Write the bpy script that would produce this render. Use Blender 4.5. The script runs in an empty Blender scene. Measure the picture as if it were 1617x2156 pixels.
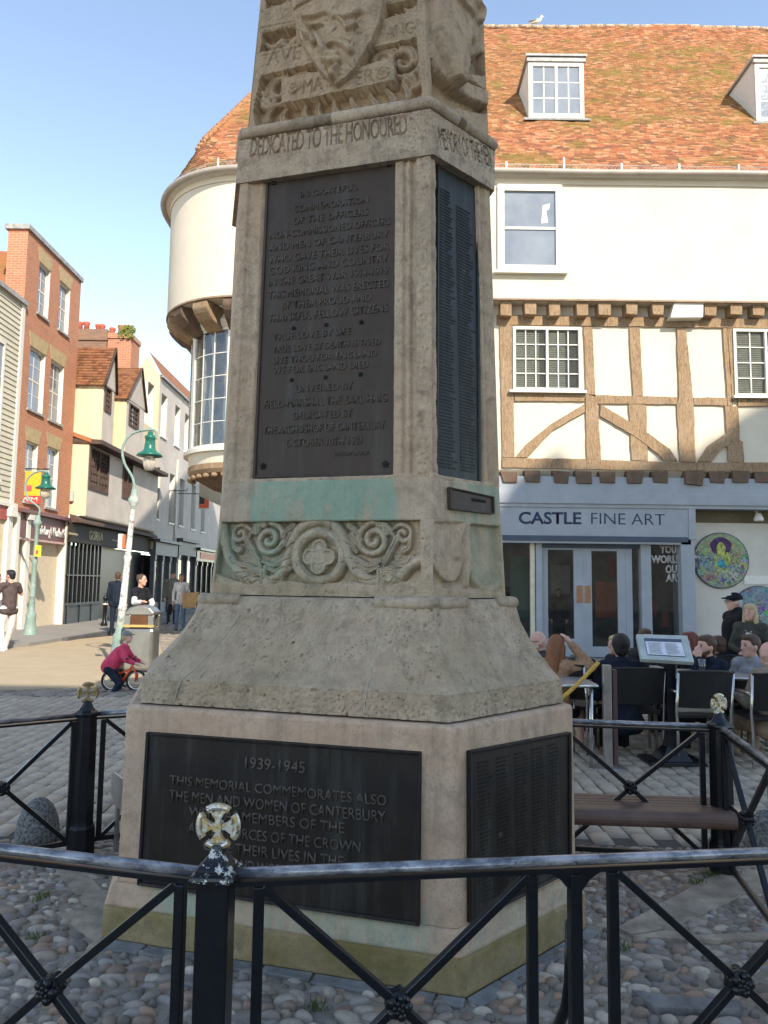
import bpy, math, random
import numpy as np
from mathutils import Vector, Matrix
random.seed(7); RNG=np.random.default_rng(11)
SC=bpy.context.scene; COL=SC.collection
PI=math.pi
# ---------------------------------------------------------------- camera model
F=1570.;CX=808.5;CY=1078.;TH=math.atan(150/1570);RO=.0125;EYE=1.6
r0=np.array([1,0,0.]);u0=np.array([0,-math.sin(TH),math.cos(TH)]);fw=np.array([0,math.cos(TH),math.sin(TH)])
IV=math.cos(RO)*r0+math.sin(RO)*u0;UV=-math.sin(RO)*r0+math.cos(RO)*u0
O=np.array([0,0,EYE])
def ray(x,y): return fw+IV*(x-CX)/F+UV*(CY-y)/F
def G(x,y,z=0.):
    d=ray(x,y); return O+d*((z-EYE)/d[2])
def PP(x,y,p,n):
    d=ray(x,y); p=np.array(p,float);n=np.array(n,float); return O+d*(np.dot(p-O,n)/np.dot(d,n))
def onY(x,y,Y): return PP(x,y,(0,Y,0),(0,1,0))
def onX(x,y,X): return PP(x,y,(X,0,0),(1,0,0))
cam=bpy.data.cameras.new('camera');co=bpy.data.objects.new('camera',cam);COL.objects.link(co)
cam.sensor_fit='VERTICAL';cam.sensor_height=24.;cam.lens=F/2156*24;cam.clip_start=.05;cam.clip_end=2000
M=Matrix(((IV[0],UV[0],-fw[0],O[0]),(IV[1],UV[1],-fw[1],O[1]),(IV[2],UV[2],-fw[2],O[2]),(0,0,0,1)))
co.matrix_world=M; SC.camera=co
# ---------------------------------------------------------------- object helpers
def wloc(o):
    v=Vector((0,0,0))
    while o is not None: v=v+o.location; o=o.parent
    return v
def tag(o,label=None,cat=None,group=None,kind=None):
    if label:o['label']=label
    if cat:o['category']=cat
    if group:o['group']=group
    if kind:o['kind']=kind
    return o
def thing(name,loc,label,cat,group=None,rz=0):
    o=bpy.data.objects.new(name,None);COL.objects.link(o);o.location=Vector([float(c) for c in loc]);o.rotation_euler=(0,0,rz)
    o.empty_display_size=.1
    return tag(o,label,cat,group)
def copy_tree(o,parent=None):
    c=o.copy();COL.objects.link(c);c.parent=parent
    for ch in list(o.children): copy_tree(ch,c)
    return c
def mkobj(name,me,mat,parent=None,smooth=False):
    if mat is not None:
        for m in (mat if isinstance(mat,(list,tuple)) else [mat]): me.materials.append(m)
    if parent is not None:
        l=wloc(parent); me.transform(Matrix.Translation(-l))
    if smooth:
        me.polygons.foreach_set('use_smooth',[True]*len(me.polygons))
    o=bpy.data.objects.new(name,me);COL.objects.link(o)
    if parent is not None:o.parent=parent
    return o
def np_mesh(name,V,Fq):
    """V (n,3), Fq (m,k) same-size faces"""
    V=np.asarray(V,np.float32);Fq=np.asarray(Fq,np.int32)
    me=bpy.data.meshes.new(name);k=Fq.shape[1]
    me.vertices.add(len(V));me.vertices.foreach_set('co',V.ravel())
    me.loops.add(Fq.size);me.loops.foreach_set('vertex_index',Fq.ravel())
    me.polygons.add(len(Fq));me.polygons.foreach_set('loop_start',np.arange(0,Fq.size,k,dtype=np.int32))
    me.update(calc_edges=True);me.validate();return me
class MB:
    def __init__(s): s.v=[];s.f=[];s.m=[];s.sm=[]
    def add(s,vs,fs,mi=0,sm=False):
        b=len(s.v);s.v+= [tuple(map(float,p)) for p in vs]
        for f in fs: s.f.append([b+i for i in f]);s.m.append(mi);s.sm.append(sm)
        return s
    def hexa(s,p,mi=0):  # 8 pts: bottom 4 ccw, top 4 ccw
        return s.add(p,[(3,2,1,0),(4,5,6,7),(0,1,5,4),(1,2,6,5),(2,3,7,6),(3,0,4,7)],mi)
    def box(s,c,d,R=None,mi=0,tap=1.):
        hx,hy,hz=d[0]/2,d[1]/2,d[2]/2
        P=[(-hx,-hy,-hz),(hx,-hy,-hz),(hx,hy,-hz),(-hx,hy,-hz),(-hx*tap,-hy*tap,hz),(hx*tap,-hy*tap,hz),(hx*tap,hy*tap,hz),(-hx*tap,hy*tap,hz)]
        if R is not None: P=[R@Vector(q) for q in P]
        return s.hexa([(c[0]+q[0],c[1]+q[1],c[2]+q[2]) for q in P],mi)
    def bb(s,x0,x1,y0,y1,z0,z1,mi=0): return s.box(((x0+x1)/2,(y0+y1)/2,(z0+z1)/2),(abs(x1-x0),abs(y1-y0),abs(z1-z0)),None,mi)
    def tube(s,pts,r,n=8,mi=0,caps=True,flat=1.,sm=True):
        pts=[Vector([float(c) for c in p]) for p in pts]; rr=r if isinstance(r,(list,tuple)) else [r]*len(pts)
        up=None;rings=[]
        for i,p in enumerate(pts):
            t=(pts[min(i+1,len(pts)-1)]-pts[max(i-1,0)])
            t=t.normalized() if t.length>1e-9 else Vector((0,0,1))
            if up is None:
                up=Vector((0,0,1)) if abs(t.z)<.9 else Vector((1,0,0))
            a=t.cross(up);a.normalize();b=a.cross(t);b.normalize();up=b
            rings.append([p+(a*math.cos(2*PI*k/n)+b*math.sin(2*PI*k/n)*flat)*rr[i] for k in range(n)])
        vs=[q for R in rings for q in R];fs=[]
        for i in range(len(pts)-1):
            for k in range(n): fs.append((i*n+k,i*n+(k+1)%n,(i+1)*n+(k+1)%n,(i+1)*n+k))
        if caps: fs+=[tuple(range(n-1,-1,-1)),tuple(range((len(pts)-1)*n,len(pts)*n))]
        return s.add(vs,fs,mi,sm)
    def lathe(s,prof,c=(0,0,0),n=16,mi=0,sm=True,rot0=0.,sc=(1,1)):
        vs=[];fs=[]
        for r,z in prof:
            for k in range(n):
                a=rot0+2*PI*k/n; vs.append((c[0]+r*math.cos(a)*sc[0],c[1]+r*math.sin(a)*sc[1],c[2]+z))
        for i in range(len(prof)-1):
            for k in range(n): fs.append((i*n+k,i*n+(k+1)%n,(i+1)*n+(k+1)%n,(i+1)*n+k))
        fs+=[tuple(range(n-1,-1,-1)),tuple(range((len(prof)-1)*n,len(prof)*n))]
        return s.add(vs,fs,mi,sm)
    def prism(s,poly,fn,d0,d1,mi=0):
        """poly 2D pts, fn(a,b,d)->3D"""
        n=len(poly);vs=[fn(a,b,d0) for a,b in poly]+[fn(a,b,d1) for a,b in poly]
        fs=[tuple(range(n-1,-1,-1)),tuple(range(n,2*n))]+[(i,(i+1)%n,n+(i+1)%n,n+i) for i in range(n)]
        return s.add(vs,fs,mi)
    def sph(s,c,r,n=10,mi=0,sc=(1,1,1)):
        vs=[];fs=[];m=n//2+1
        for i in range(1,m):
            a=PI*i/m
            for k in range(n): b=2*PI*k/n; vs.append((c[0]+r*sc[0]*math.sin(a)*math.cos(b),c[1]+r*sc[1]*math.sin(a)*math.sin(b),c[2]+r*sc[2]*math.cos(a)))
        t=len(vs);vs+=[(c[0],c[1],c[2]+r*sc[2]),(c[0],c[1],c[2]-r*sc[2])]
        for i in range(m-2):
            for k in range(n): fs.append((i*n+k,(i+1)*n+k,(i+1)*n+(k+1)%n,i*n+(k+1)%n))
        for k in range(n): fs.append((t,k,(k+1)%n));fs.append((t+1,(m-2)*n+(k+1)%n,(m-2)*n+k))
        return s.add(vs,fs,mi,True)
    def build(s,name,mat,parent=None,bevel=0,fixn=True):
        me=bpy.data.meshes.new(name);me.from_pydata(s.v,[],s.f)
        me.polygons.foreach_set('material_index',s.m);me.polygons.foreach_set('use_smooth',s.sm);me.update()
        if fixn:
            import bmesh
            bm=bmesh.new();bm.from_mesh(me);bmesh.ops.recalc_face_normals(bm,faces=bm.faces);bm.to_mesh(me);bm.free()
        o=mkobj(name,me,mat,parent)
        if bevel:
            b=o.modifiers.new('bevel','BEVEL');b.width=bevel;b.segments=2;b.limit_method='ANGLE'
        return o
# ---------------------------------------------------------------- materials
def C3(c,a=1): return (c[0],c[1],c[2],a)
class NT:
    def __init__(s,name):
        s.m=bpy.data.materials.new(name);s.m.use_nodes=True;s.t=s.m.node_tree;s.n=s.t.nodes;s.l=s.t.links
        s.b=s.n['Principled BSDF'];s.tc=s.n.new('ShaderNodeTexCoord');s.geo=None
    def link(s,a,b): s.l.new(a,b)
    def inp(s,node,k,v):
        if isinstance(v,bpy.types.NodeSocket): s.l.new(v,node.inputs[k])
        else: node.inputs[k].default_value=v
    def pos(s,scale=(1,1,1),world=True):
        if world:
            if s.geo is None: s.geo=s.n.new('ShaderNodeNewGeometry')
            src=s.geo.outputs['Position']
        else: src=s.tc.outputs['Object']
        if scale==(1,1,1): return src
        m=s.n.new('ShaderNodeMapping');s.link(src,m.inputs[0]);m.inputs['Scale'].default_value=scale;return m.outputs[0]
    def noise(s,sc,det=4,rough=.6,vec=None,dist=0):
        n=s.n.new('ShaderNodeTexNoise');n.inputs['Scale'].default_value=sc;n.inputs['Detail'].default_value=det;n.inputs['Roughness'].default_value=rough;n.inputs['Distortion'].default_value=dist
        s.link(vec if vec is not None else s.pos(),n.inputs['Vector']);return n.outputs['Fac']
    def ramp(s,fac,a,b,ca=(0,0,0),cb=(1,1,1)):
        r=s.n.new('ShaderNodeValToRGB');r.color_ramp.elements[0].position=a;r.color_ramp.elements[1].position=b
        r.color_ramp.elements[0].color=C3(ca);r.color_ramp.elements[1].color=C3(cb);s.link(fac,r.inputs[0]);return r.outputs[0]
    def mix(s,f,a,b,mode='MIX'):
        n=s.n.new('ShaderNodeMix');n.data_type='RGBA';n.blend_type=mode
        for k,v in ((0,f),(6,a),(7,b)):
            if isinstance(v,bpy.types.NodeSocket): s.link(v,n.inputs[k])
            else: n.inputs[k].default_value=v if k==0 else C3(v)
        return n.outputs[2]
    def math(s,op,a,b=0.,c=None):
        n=s.n.new('ShaderNodeMath');n.operation=op;s.inp(n,0,a);s.inp(n,1,b)
        if c is not None: s.inp(n,2,c)
        return n.outputs[0]
    def attr(s,name):
        n=s.n.new('ShaderNodeAttribute');n.attribute_name=name;return n
    def sep(s,v):
        n=s.n.new('ShaderNodeSeparateXYZ');s.link(v,n.inputs[0]);return n.outputs
    def band(s,v,a,b,e):  # smooth 1 inside a..b
        r1=s.n.new('ShaderNodeMapRange');r1.interpolation_type='SMOOTHSTEP';s.inp(r1,'Value',v);r1.inputs['From Min'].default_value=a-e;r1.inputs['From Max'].default_value=a+e
        r2=s.n.new('ShaderNodeMapRange');r2.interpolation_type='SMOOTHSTEP';s.inp(r2,'Value',v);r2.inputs['From Min'].default_value=b+e;r2.inputs['From Max'].default_value=b-e
        return s.math('MULTIPLY',r1.outputs[0],r2.outputs[0])
    def col(s,c): s.inp(s.b,'Base Color',c if isinstance(c,bpy.types.NodeSocket) else C3(c))
    def bump(s,h,strength=.3,dist=.01,prev=None):
        n=s.n.new('ShaderNodeBump');n.inputs['Strength'].default_value=strength;n.inputs['Distance'].default_value=dist;s.link(h,n.inputs['Height'])
        if prev is not None: s.link(prev,n.inputs['Normal'])
        s.link(n.outputs[0],s.b.inputs['Normal']);return n.outputs[0]
    def set(s,rough=.6,metal=0.,spec=.5,coat=0.):
        s.inp(s.b,'Roughness',rough);s.inp(s.b,'Metallic',metal);s.inp(s.b,'Specular IOR Level',spec)
        if coat: s.inp(s.b,'Coat Weight',coat)
        return s.m
_mc={}
def plain(name,c,rough=.6,metal=0.,var=.12,sc=8.,bump=0.,bd=.004,spec=.4,coat=0.):
    if name in _mc: return _mc[name]
    t=NT(name);n=t.noise(sc,5,.65)
    d=[max(0,x*(1-var*1.6)) for x in c];l=[min(1,x*(1+var)) for x in c]
    t.col(t.ramp(n,.3,.7,d,l))
    if bump: t.bump(t.noise(sc*6,4),bump,bd)
    _mc[name]=t.set(rough,metal,spec,coat);return _mc[name]
def brick(name,c1,c2,mortar,w,h,axis='X',ms=.012,bump=.5,rough=.85,grime=(.1,.09,.07),gm=.25):
    if name in _mc: return _mc[name]
    t=NT(name);p=t.sep(t.pos());cb=t.n.new('ShaderNodeCombineXYZ')
    t.link(p[0 if axis=='X' else 1],cb.inputs[0]);t.link(p[2],cb.inputs[1])
    b=t.n.new('ShaderNodeTexBrick');t.link(cb.outputs[0],b.inputs['Vector']);b.inputs['Scale'].default_value=1
    b.inputs['Brick Width'].default_value=w;b.inputs['Row Height'].default_value=h;b.inputs['Mortar Size'].default_value=ms;b.inputs['Mortar Smooth'].default_value=.3;b.inputs['Bias'].default_value=0
    b.inputs['Color1'].default_value=C3(c1);b.inputs['Color2'].default_value=C3(c2);b.inputs['Mortar'].default_value=C3(mortar)
    n=t.noise(3,5);n2=t.noise(40,4)
    c=t.mix(t.math('MULTIPLY',t.ramp(n,.45,.75),gm),b.outputs['Color'],grime)
    c=t.mix(.25,c,t.ramp(n2,.3,.7,[x*.5 for x in c1],[min(1,x*1.5) for x in c2]))
    t.col(c);t.bump(t.math('SUBTRACT',t.math('MULTIPLY',n2,.3),b.outputs['Fac']),bump,.01)
    _mc[name]=t.set(rough);return _mc[name]
# ---------------------------------------------------------------- stone materials
def stone(name,base=(.30,.255,.20),dark=(.13,.115,.09),green=0,olive=0.,olive_z=None,lich=.3,gz=None,streak=True,pink=.0,bs=.45):
    t=NT(name);P=t.pos();x,y,z=t.sep(P)[:3]
    n1=t.noise(2.2,6,.6);n2=t.noise(14,6,.7);n3=t.noise(90,3,.6);n4=t.noise(1.1,3,.5)
    c=t.mix(t.ramp(n1,.35,.7),base,[b*.72 for b in base])
    c=t.mix(t.math('MULTIPLY',t.ramp(n2,.48,.68),.72),c,dark)
    c=t.mix(t.math('MULTIPLY',t.ramp(n3,.52,.68),.45),c,dark)
    c=t.mix(t.math('MULTIPLY',t.ramp(n4,.45,.65),.30),c,(base[0]*1.12,base[1]*.95,base[2]*.82))
    if streak:
        st=t.noise(3.,5,.65,t.pos((5,5,.35)))
        c=t.mix(t.math('MULTIPLY',t.ramp(st,.5,.72),.42),c,(.17,.14,.105))
    v=t.n.new('ShaderNodeTexVoronoi');v.inputs['Scale'].default_value=60;t.link(P,v.inputs['Vector'])
    pit=t.ramp(v.outputs['Distance'],.08,.22)
    pm=t.math('MULTIPLY',t.ramp(t.noise(5,4),.45,.6),t.math('SUBTRACT',1.,pit))
    c=t.mix(t.math('MULTIPLY',pm,.75),c,(.06,.055,.045))
    if lich:
        lm=t.math('MULTIPLY',t.ramp(t.noise(22,5,.7),.6,.68),lich)
        c=t.mix(lm,c,(.42,.40,.34))
    if olive:
        om=t.math('MULTIPLY',t.ramp(t.noise(1.6,5,.7,t.pos((1,1,1.6))),.36,.62),olive)
        if olive_z: om=t.math('MULTIPLY',om,t.band(z,*olive_z))
        c=t.mix(om,c,(.155,.125,.045))
    if gz:
        for (z0,z1,e,x0,x1,amt) in gz:
            g=t.math('MULTIPLY',t.band(z,z0,z1,e),t.band(x,x0,x1,.05))
            g=t.math('MULTIPLY',g,t.ramp(t.noise(2.4,5,.7,t.pos((4,4,.8))),.34,.62))
            c=t.mix(t.math('MINIMUM',t.math('MULTIPLY',g,amt),.62),c,(.17,.33,.25))
    t.col(c)
    h=t.math('ADD',t.math('MULTIPLY',n2,.9),t.math('ADD',t.math('MULTIPLY',n3,.35),t.math('MULTIPLY',pm,-1.1)))
    t.bump(h,bs,.012)
    return t.set(.92,0,.25)
ST_BASE=stone('algae_stone',(.38,.30,.17),olive=.9,lich=.15,streak=True)
ST_BLOCK=stone('speckled_block_stone',(.53,.385,.275),(.27,.20,.145),gz=[(-.1,.33,.035,-1.0,.22,.55),(.10,.33,.03,.35,1.0,.35)],lich=.2,bs=.35)
ST_FLARE=stone('rough_flare_stone',(.49,.39,.285),(.20,.165,.125),olive=.30,olive_z=(1.05,1.6,.06),lich=.25,bs=.8)
ST_FRIEZE=stone('frieze_stone',(.49,.38,.265),(.2,.165,.12),gz=[(1.62,2.3,.05,-.85,-.50,.55),(1.62,1.95,.06,-.5,.1,.18),(1.6,2.2,.05,.42,.62,.6)],olive=.45,olive_z=(1.5,1.64,.04))
ST_BAND=stone('copper_stained_stone',(.49,.38,.27),(.2,.165,.12),gz=[(1.8,2.4,.04,-.70,.05,1.3),(1.8,2.4,.04,.35,.60,.7)])
ST_SHAFT=stone('shaft_stone',(.51,.385,.265),(.20,.15,.11),lich=.35,pink=.2)
ST_CAP=stone('weathered_cap_stone',(.48,.375,.27),(.10,.08,.06),lich=.5)
ST_CREST=stone('carved_crest_stone',(.45,.335,.22),(.19,.145,.10),lich=.12,bs=.35)
def bronze(name,c1,c2,rough=.52,metal=.12):
    t=NT(name);n=t.noise(5,6,.65);st=t.noise(3,4,.6,t.pos((6,6,.5)))
    c=t.mix(t.ramp(n,.35,.7),c1,c2);c=t.mix(t.math('MULTIPLY',t.ramp(st,.5,.75),.4),c,(.09,.095,.085))
    c=t.mix(t.math('MULTIPLY',t.ramp(t.noise(9,5,.7),.68,.74),.35),c,(.22,.25,.24))
    t.col(c);t.bump(t.noise(60,4),.12,.003);t.inp(t.b,'Specular IOR Level',.25);t.inp(t.b,'Roughness',t.ramp(n,.3,.8,(rough-.1,)*3,(rough+.18,)*3));t.inp(t.b,'Metallic',metal);return t.m
BRZ=bronze('dark_brown_bronze',(.044,.029,.020),(.068,.047,.034))
BRZ2=bronze('black_bronze',(.013,.010,.009),(.024,.019,.016))
BRZG=bronze('slate_green_bronze',(.026,.028,.027),(.042,.044,.041))
# ---------------------------------------------------------------- the monument
N0=np.array([.336,3.028])
DL=math.radians(163.8-180);DIRS=[DL+math.radians(60*i) for i in range(6)]
# z, n(x,y), a, b
LV={'base0':(0,.336,3.028,1.637,.873),'base1':(.158,.318,3.04,1.618,.918),'mould':(.175,.309,3.045,1.585,.898),'mould2':(.235,.304,3.06,1.57,.88),'block0':(.25,.3045,3.07,1.545,.864),
'block1':(1.018,.292,3.08,1.527,.880),'block2':(1.028,.286,3.10,1.50,.862),'band0':(1.036,.279,3.12,1.455,.838),'band1':(1.143,.276,3.125,1.447,.829),'frieze0':(1.535,.2285,3.42,1.123,.543),
'frieze1':(1.90,.228,3.44,1.092,.517),'shaft0':(2.10,.223,3.455,1.078,.512),'shaft1':(3.70,.208,3.49,1.035,.466),
'cap0':(3.70,.220,3.475,1.071,.485),'cap1':(3.925,.2005,3.46,1.03,.517),'cap2':(3.96,.1995,3.475,1.01,.50),'crest0':(4.00,.195,3.50,.986,.480),'crest1':(5.0,.157,3.53,.88,.485),'crest2':(6.2,.11,3.56,.75,.44)}
def corners(l):
    z,nx,ny,a,b=l
    L=np.array([nx,ny])-a*np.array([math.cos(DIRS[0]),math.sin(DIRS[0])])
    p=[L];
    for i in range(5):
        d=a if i%2==0 else b
        p.append(p[-1]+d*np.array([math.cos(DIRS[i]),math.sin(DIRS[i])]))
    return [np.array([q[0],q[1],z]) for q in p]
def lerpl(l0,l1,e): return tuple(l0[i]+(l1[i]-l0[i])*e for i in range(5))
def at_z(l0,l1,z): return lerpl(l0,l1,(z-l0[0])/(l1[0]-l0[0]))
def loft(levels,name,mat,parent,skip=(),bevel=.012,caps=True,sub=0):
    mb=MB();rings=[corners(l) for l in levels];vs=[q for r in rings for q in r];fs=[]
    for i in range(len(rings)-1):
        for k in range(6):
            if k in skip: continue
            fs.append((i*6+k,i*6+(k+1)%6,(i+1)*6+(k+1)%6,(i+1)*6+k))
    if caps and not skip: fs+=[tuple(range(5,-1,-1)),tuple(range((len(rings)-1)*6,len(rings)*6))]
    mb.add(vs,fs);return mb.build(name,mat,parent,bevel)
NRM=[np.array([math.sin(d),-math.cos(d),0]) for d in DIRS]
class Face:
    def __init__(s,idx,l0,l1): s.i=idx;s.l0=l0;s.l1=l1;s.n=NRM[idx]
    def ends(s,z):
        c0=corners(s.l0);c1=corners(s.l1);e=(z-s.l0[0])/(s.l1[0]-s.l0[0])
        A=c0[s.i]+(c1[s.i]-c0[s.i])*e;B=c0[(s.i+1)%6]+(c1[(s.i+1)%6]-c0[(s.i+1)%6])*e;return A,B
    def P(s,u,z,off):
        """u fraction; arrays ok"""
        u=np.asarray(u,float);z=np.asarray(z,float);off=np.asarray(off,float)
        c0=corners(s.l0);c1=corners(s.l1);e=((z-s.l0[0])/(s.l1[0]-s.l0[0]))[...,None];uu=u[...,None]
        A=c0[s.i]+(c1[s.i]-c0[s.i])*e;B=c0[(s.i+1)%6]+(c1[(s.i+1)%6]-c0[(s.i+1)%6])*e
        p=A+(B-A)*uu+s.n*off[...,None];p[...,2]=z;return p
    def uv(s,px,py):
        z=(s.l0[0]+s.l1[0])/2
        for _ in range(12):
            A,B=s.ends(z);q=PP(px,py,A,s.n);z=q[2]
        u=np.dot((q-A)[:2],(B-A)[:2])/np.dot((B-A)[:2],(B-A)[:2]);return u,z
    def w(s,z): A,B=s.ends(z);return float(np.hypot(*(B-A)[:2]))
def text_mesh(txt,font_w=None,bold=0.):
    cu=bpy.data.curves.new('txt','FONT');cu.body=txt;cu.size=1;cu.resolution_u=3;cu.offset=bold
    if font_w: cu.space_character=font_w
    ob=bpy.data.objects.new('txt',cu);dg=bpy.context.evaluated_depsgraph_get()
    COL.objects.link(ob);dg.update();me=ob.evaluated_get(dg).to_mesh()
    V=np.array([v.co[:] for v in me.vertices]);me.calc_loop_triangles();T=np.array([t.vertices[:] for t in me.loop_triangles])
    ob.evaluated_get(dg).to_mesh_clear();COL.objects.unlink(ob);bpy.data.objects.remove(ob);bpy.data.curves.remove(cu)
    if len(V):
        V[:,0]-=V[:,0].min();V/=max(1e-6,.70)  # cap height ~1
    return V,T
class Field:
    """a carved surface on one face of the monument"""
    def __init__(s,face,z0,z1,res,u0=0.,u1=1.):
        s.f=face;s.W=face.w((z0+z1)/2);nu=int(s.W*(u1-u0)/res)+1;nz=int((z1-z0)/res)+1
        s.U,s.Z=np.meshgrid(np.linspace(u0,u1,nu),np.linspace(z0,z1,nz));s.S=s.U*s.W;s.H=np.zeros_like(s.U);s.res=res
    def px(s,pts):
        o=[]
        for p in pts: u,z=s.f.uv(*p);o.append((u*s.W,z))
        return np.array(o)
    def poly(s,pts,raw=False):
        q=pts if raw else s.px(pts);m=np.zeros_like(s.S,bool);n=len(q)
        for i in range(n):
            x1,y1=q[i];x2,y2=q[(i+1)%n]
            if abs(y2-y1)<1e-12: continue
            c=((s.Z>y1)!=(s.Z>y2))&(s.S<(x2-x1)*(s.Z-y1)/(y2-y1)+x1);m^=c
        return m
    def dist(s,pts,raw=False):
        q=np.asarray(pts if raw else s.px(pts));d=np.full(s.S.shape,9.)
        for (x1,y1),(x2,y2) in zip(q[:-1],q[1:]):
            dx,dy=x2-x1,y2-y1;t=np.clip(((s.S-x1)*dx+(s.Z-y1)*dy)/(dx*dx+dy*dy+1e-12),0,1)
            d=np.minimum(d,np.hypot(s.S-x1-t*dx,s.Z-y1-t*dy))
        return d
    def rod(s,pts,r,h,base=-.03,raw=False):
        d=s.dist(pts,raw);k=np.sqrt(np.clip(1-(d/r)**2,0,1));s.H=np.where(d<r,np.maximum(s.H,base+k*h),s.H)
    def leaf(s,pts,r,h,base=-.03):
        # tapering lobe
        q=s.px(pts)if not isinstance(pts,np.ndarray) else pts
        for i,(x,y) in enumerate(q[:-1]):
            for t in (0,.33,.66):
                xx=x+(q[i+1][0]-x)*t;yy=y+(q[i+1][1]-y)*t;rr=r*(.45+.55*(i+t)/(len(q)-1))
                d=np.hypot(s.S-xx,s.Z-yy);k=np.sqrt(np.clip(1-(d/rr)**2,0,1));s.H=np.where(d<rr,np.maximum(s.H,base+k*h),s.H)
    def spiral(s,c,r,turns,a0,sgn,tr,h,base=-.03):
        c=s.px([c])[0];m=s.px([(0,0)])if False else None
        th=np.linspace(0,turns*2*PI,int(26*turns));R=r*(1-.82*th/th[-1])
        self_pts=np.stack([c[0]+R*np.cos(a0+sgn*th),c[1]+R*np.sin(a0+sgn*th)],1)
        s.rod(self_pts,tr,h,base,raw=True)
    def text(s,txt,px0,px1,h,depth,sx=None,space=1.):
        """txt baseline from px0 to px1, cap height h metres; depth added"""
        V,T=text_mesh(txt,space);(x0,y0),(x1,y1)=s.px([px0,px1]);L=math.hypot(x1-x0,y1-y0)
        X=V[:,0]/V[:,0].max()*L;Y=V[:,1]*h;ca,sa=(x1-x0)/L,(y1-y0)/L
        A=np.stack([x0+X*ca-Y*sa,y0+X*sa+Y*ca],1);m=np.zeros_like(s.S,bool)
        du=s.S[0,1]-s.S[0,0];dz=s.Z[1,0]-s.Z[0,0];S0=s.S[0,0];Z0=s.Z[0,0]
        for t in T:
            a,b,c=A[t];i0=max(0,int((min(a[0],b[0],c[0])-S0)/du)-1);i1=int((max(a[0],b[0],c[0])-S0)/du)+2
            j0=max(0,int((min(a[1],b[1],c[1])-Z0)/dz)-1);j1=int((max(a[1],b[1],c[1])-Z0)/dz)+2
            X_=s.S[j0:j1,i0:i1];Y_=s.Z[j0:j1,i0:i1]
            d=(b[1]-c[1])*(a[0]-c[0])+(c[0]-b[0])*(a[1]-c[1])
            if abs(d)<1e-12 or X_.size==0: continue
            l1=((b[1]-c[1])*(X_-c[0])+(c[0]-b[0])*(Y_-c[1]))/d;l2=((c[1]-a[1])*(X_-c[0])+(a[0]-c[0])*(Y_-c[1]))/d
            m[j0:j1,i0:i1]|=(l1>=-.02)&(l2>=-.02)&(1-l1-l2>=-.02)
        s.H=s.H+depth*m
    def blur(s,n=1):
        for _ in range(n):
            h=np.pad(s.H,1,mode='edge');s.H=(h[1:-1,1:-1]*4+h[:-2,1:-1]+h[2:,1:-1]+h[1:-1,:-2]+h[1:-1,2:])/8
    def noise(s,amp,cell,seed=0,th=None):
        r=np.random.default_rng(seed);nz=int((s.Z.max()-s.Z.min())/cell)+3;nu=int((s.S.max()-s.S.min())/cell)+3
        g=r.normal(size=(nz,nu));fz=(s.Z-s.Z.min())/cell;fu=(s.S-s.S.min())/cell;i=fz.astype(int);j=fu.astype(int);a=fz-i;b=fu-j;a=a*a*(3-2*a);b=b*b*(3-2*b)
        v=g[i,j]*(1-a)*(1-b)+g[i+1,j]*a*(1-b)+g[i,j+1]*(1-a)*b+g[i+1,j+1]*a*b
        if th is not None: v=-np.clip(v-th,0,1.2)
        s.H+=amp*v
    def build(s,name,mat,parent,edge=True):
        if edge:
            n=3
            for k in range(n):
                w=k/n
                s.H[:,k]*=w;s.H[:,-1-k]*=w
        P=s.f.P(s.U,s.Z,s.H);nz,nu=s.U.shape;idx=np.arange(nz*nu).reshape(nz,nu)
        Fq=np.stack([idx[:-1,:-1],idx[:-1,1:],idx[1:,1:],idx[1:,:-1]],-1).reshape(-1,4)
        me=np_mesh(name,P.reshape(-1,3),Fq);o=mkobj(name,me,mat,parent,True)
        return o
def face_text(face,txt,u0,z0,u1,z1,h,mat,parent,name='lettering',d0=.0,d1=.004,align='L'):
    V,T=text_mesh(txt);L=V[:,0].max();W=face.w((z0+z1)/2)
    e=V[:,0]/L;U=u0+(u1-u0)*e;Z=z0+(z1-z0)*e+V[:,1]*h
    return U,Z,T
def raised_text(face,rows,mat,parent,name,d0,d1):
    """rows: (txt,u0,u1,z,h) -> one mesh of raised letters"""
    VV=[];FF=[];b=0
    for txt,u0,u1,z,h in rows:
        V,T=text_mesh(txt);n=len(V);e=V[:,0]/V[:,0].max();U=u0+(u1-u0)*e;Z=z+V[:,1]*h
        top=face.P(U,Z,np.full(n,d1));bot=face.P(U,Z,np.full(n,d0));VV+=[top,bot];FF.append(T+b)
        cnt={}
        for t in T:
            for i,j in ((t[0],t[1]),(t[1],t[2]),(t[2],t[0])):
                cnt[(i,j)]=1
        sd=[(i,j) for (i,j) in cnt if (j,i) not in cnt]
        S=np.array([(i,i+n,j+n) for i,j in sd]+[(i,j+n,j) for i,j in sd])+b;FF.append(S);b+=2*n
    me=np_mesh(name,np.concatenate(VV),np.concatenate(FF));return mkobj(name,me,mat,parent)
memo=thing('war_memorial',(-.18,4.19,0),'tall tapering grey stone war memorial with bronze inscription panels on a flared plinth','memorial')
loft([LV['base0'],LV['base1']],'base_step',ST_BASE,memo,bevel=.02)
loft([at_z(LV['base0'],LV['base1'],.15),LV['mould'],LV['mould2'],LV['block0']],'base_moulding',ST_BLOCK,memo)
loft([at_z(LV['block0'],LV['block1'],.245),LV['block1'],LV['block2']],'lower_block',ST_BLOCK,memo,bevel=.02)
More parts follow.
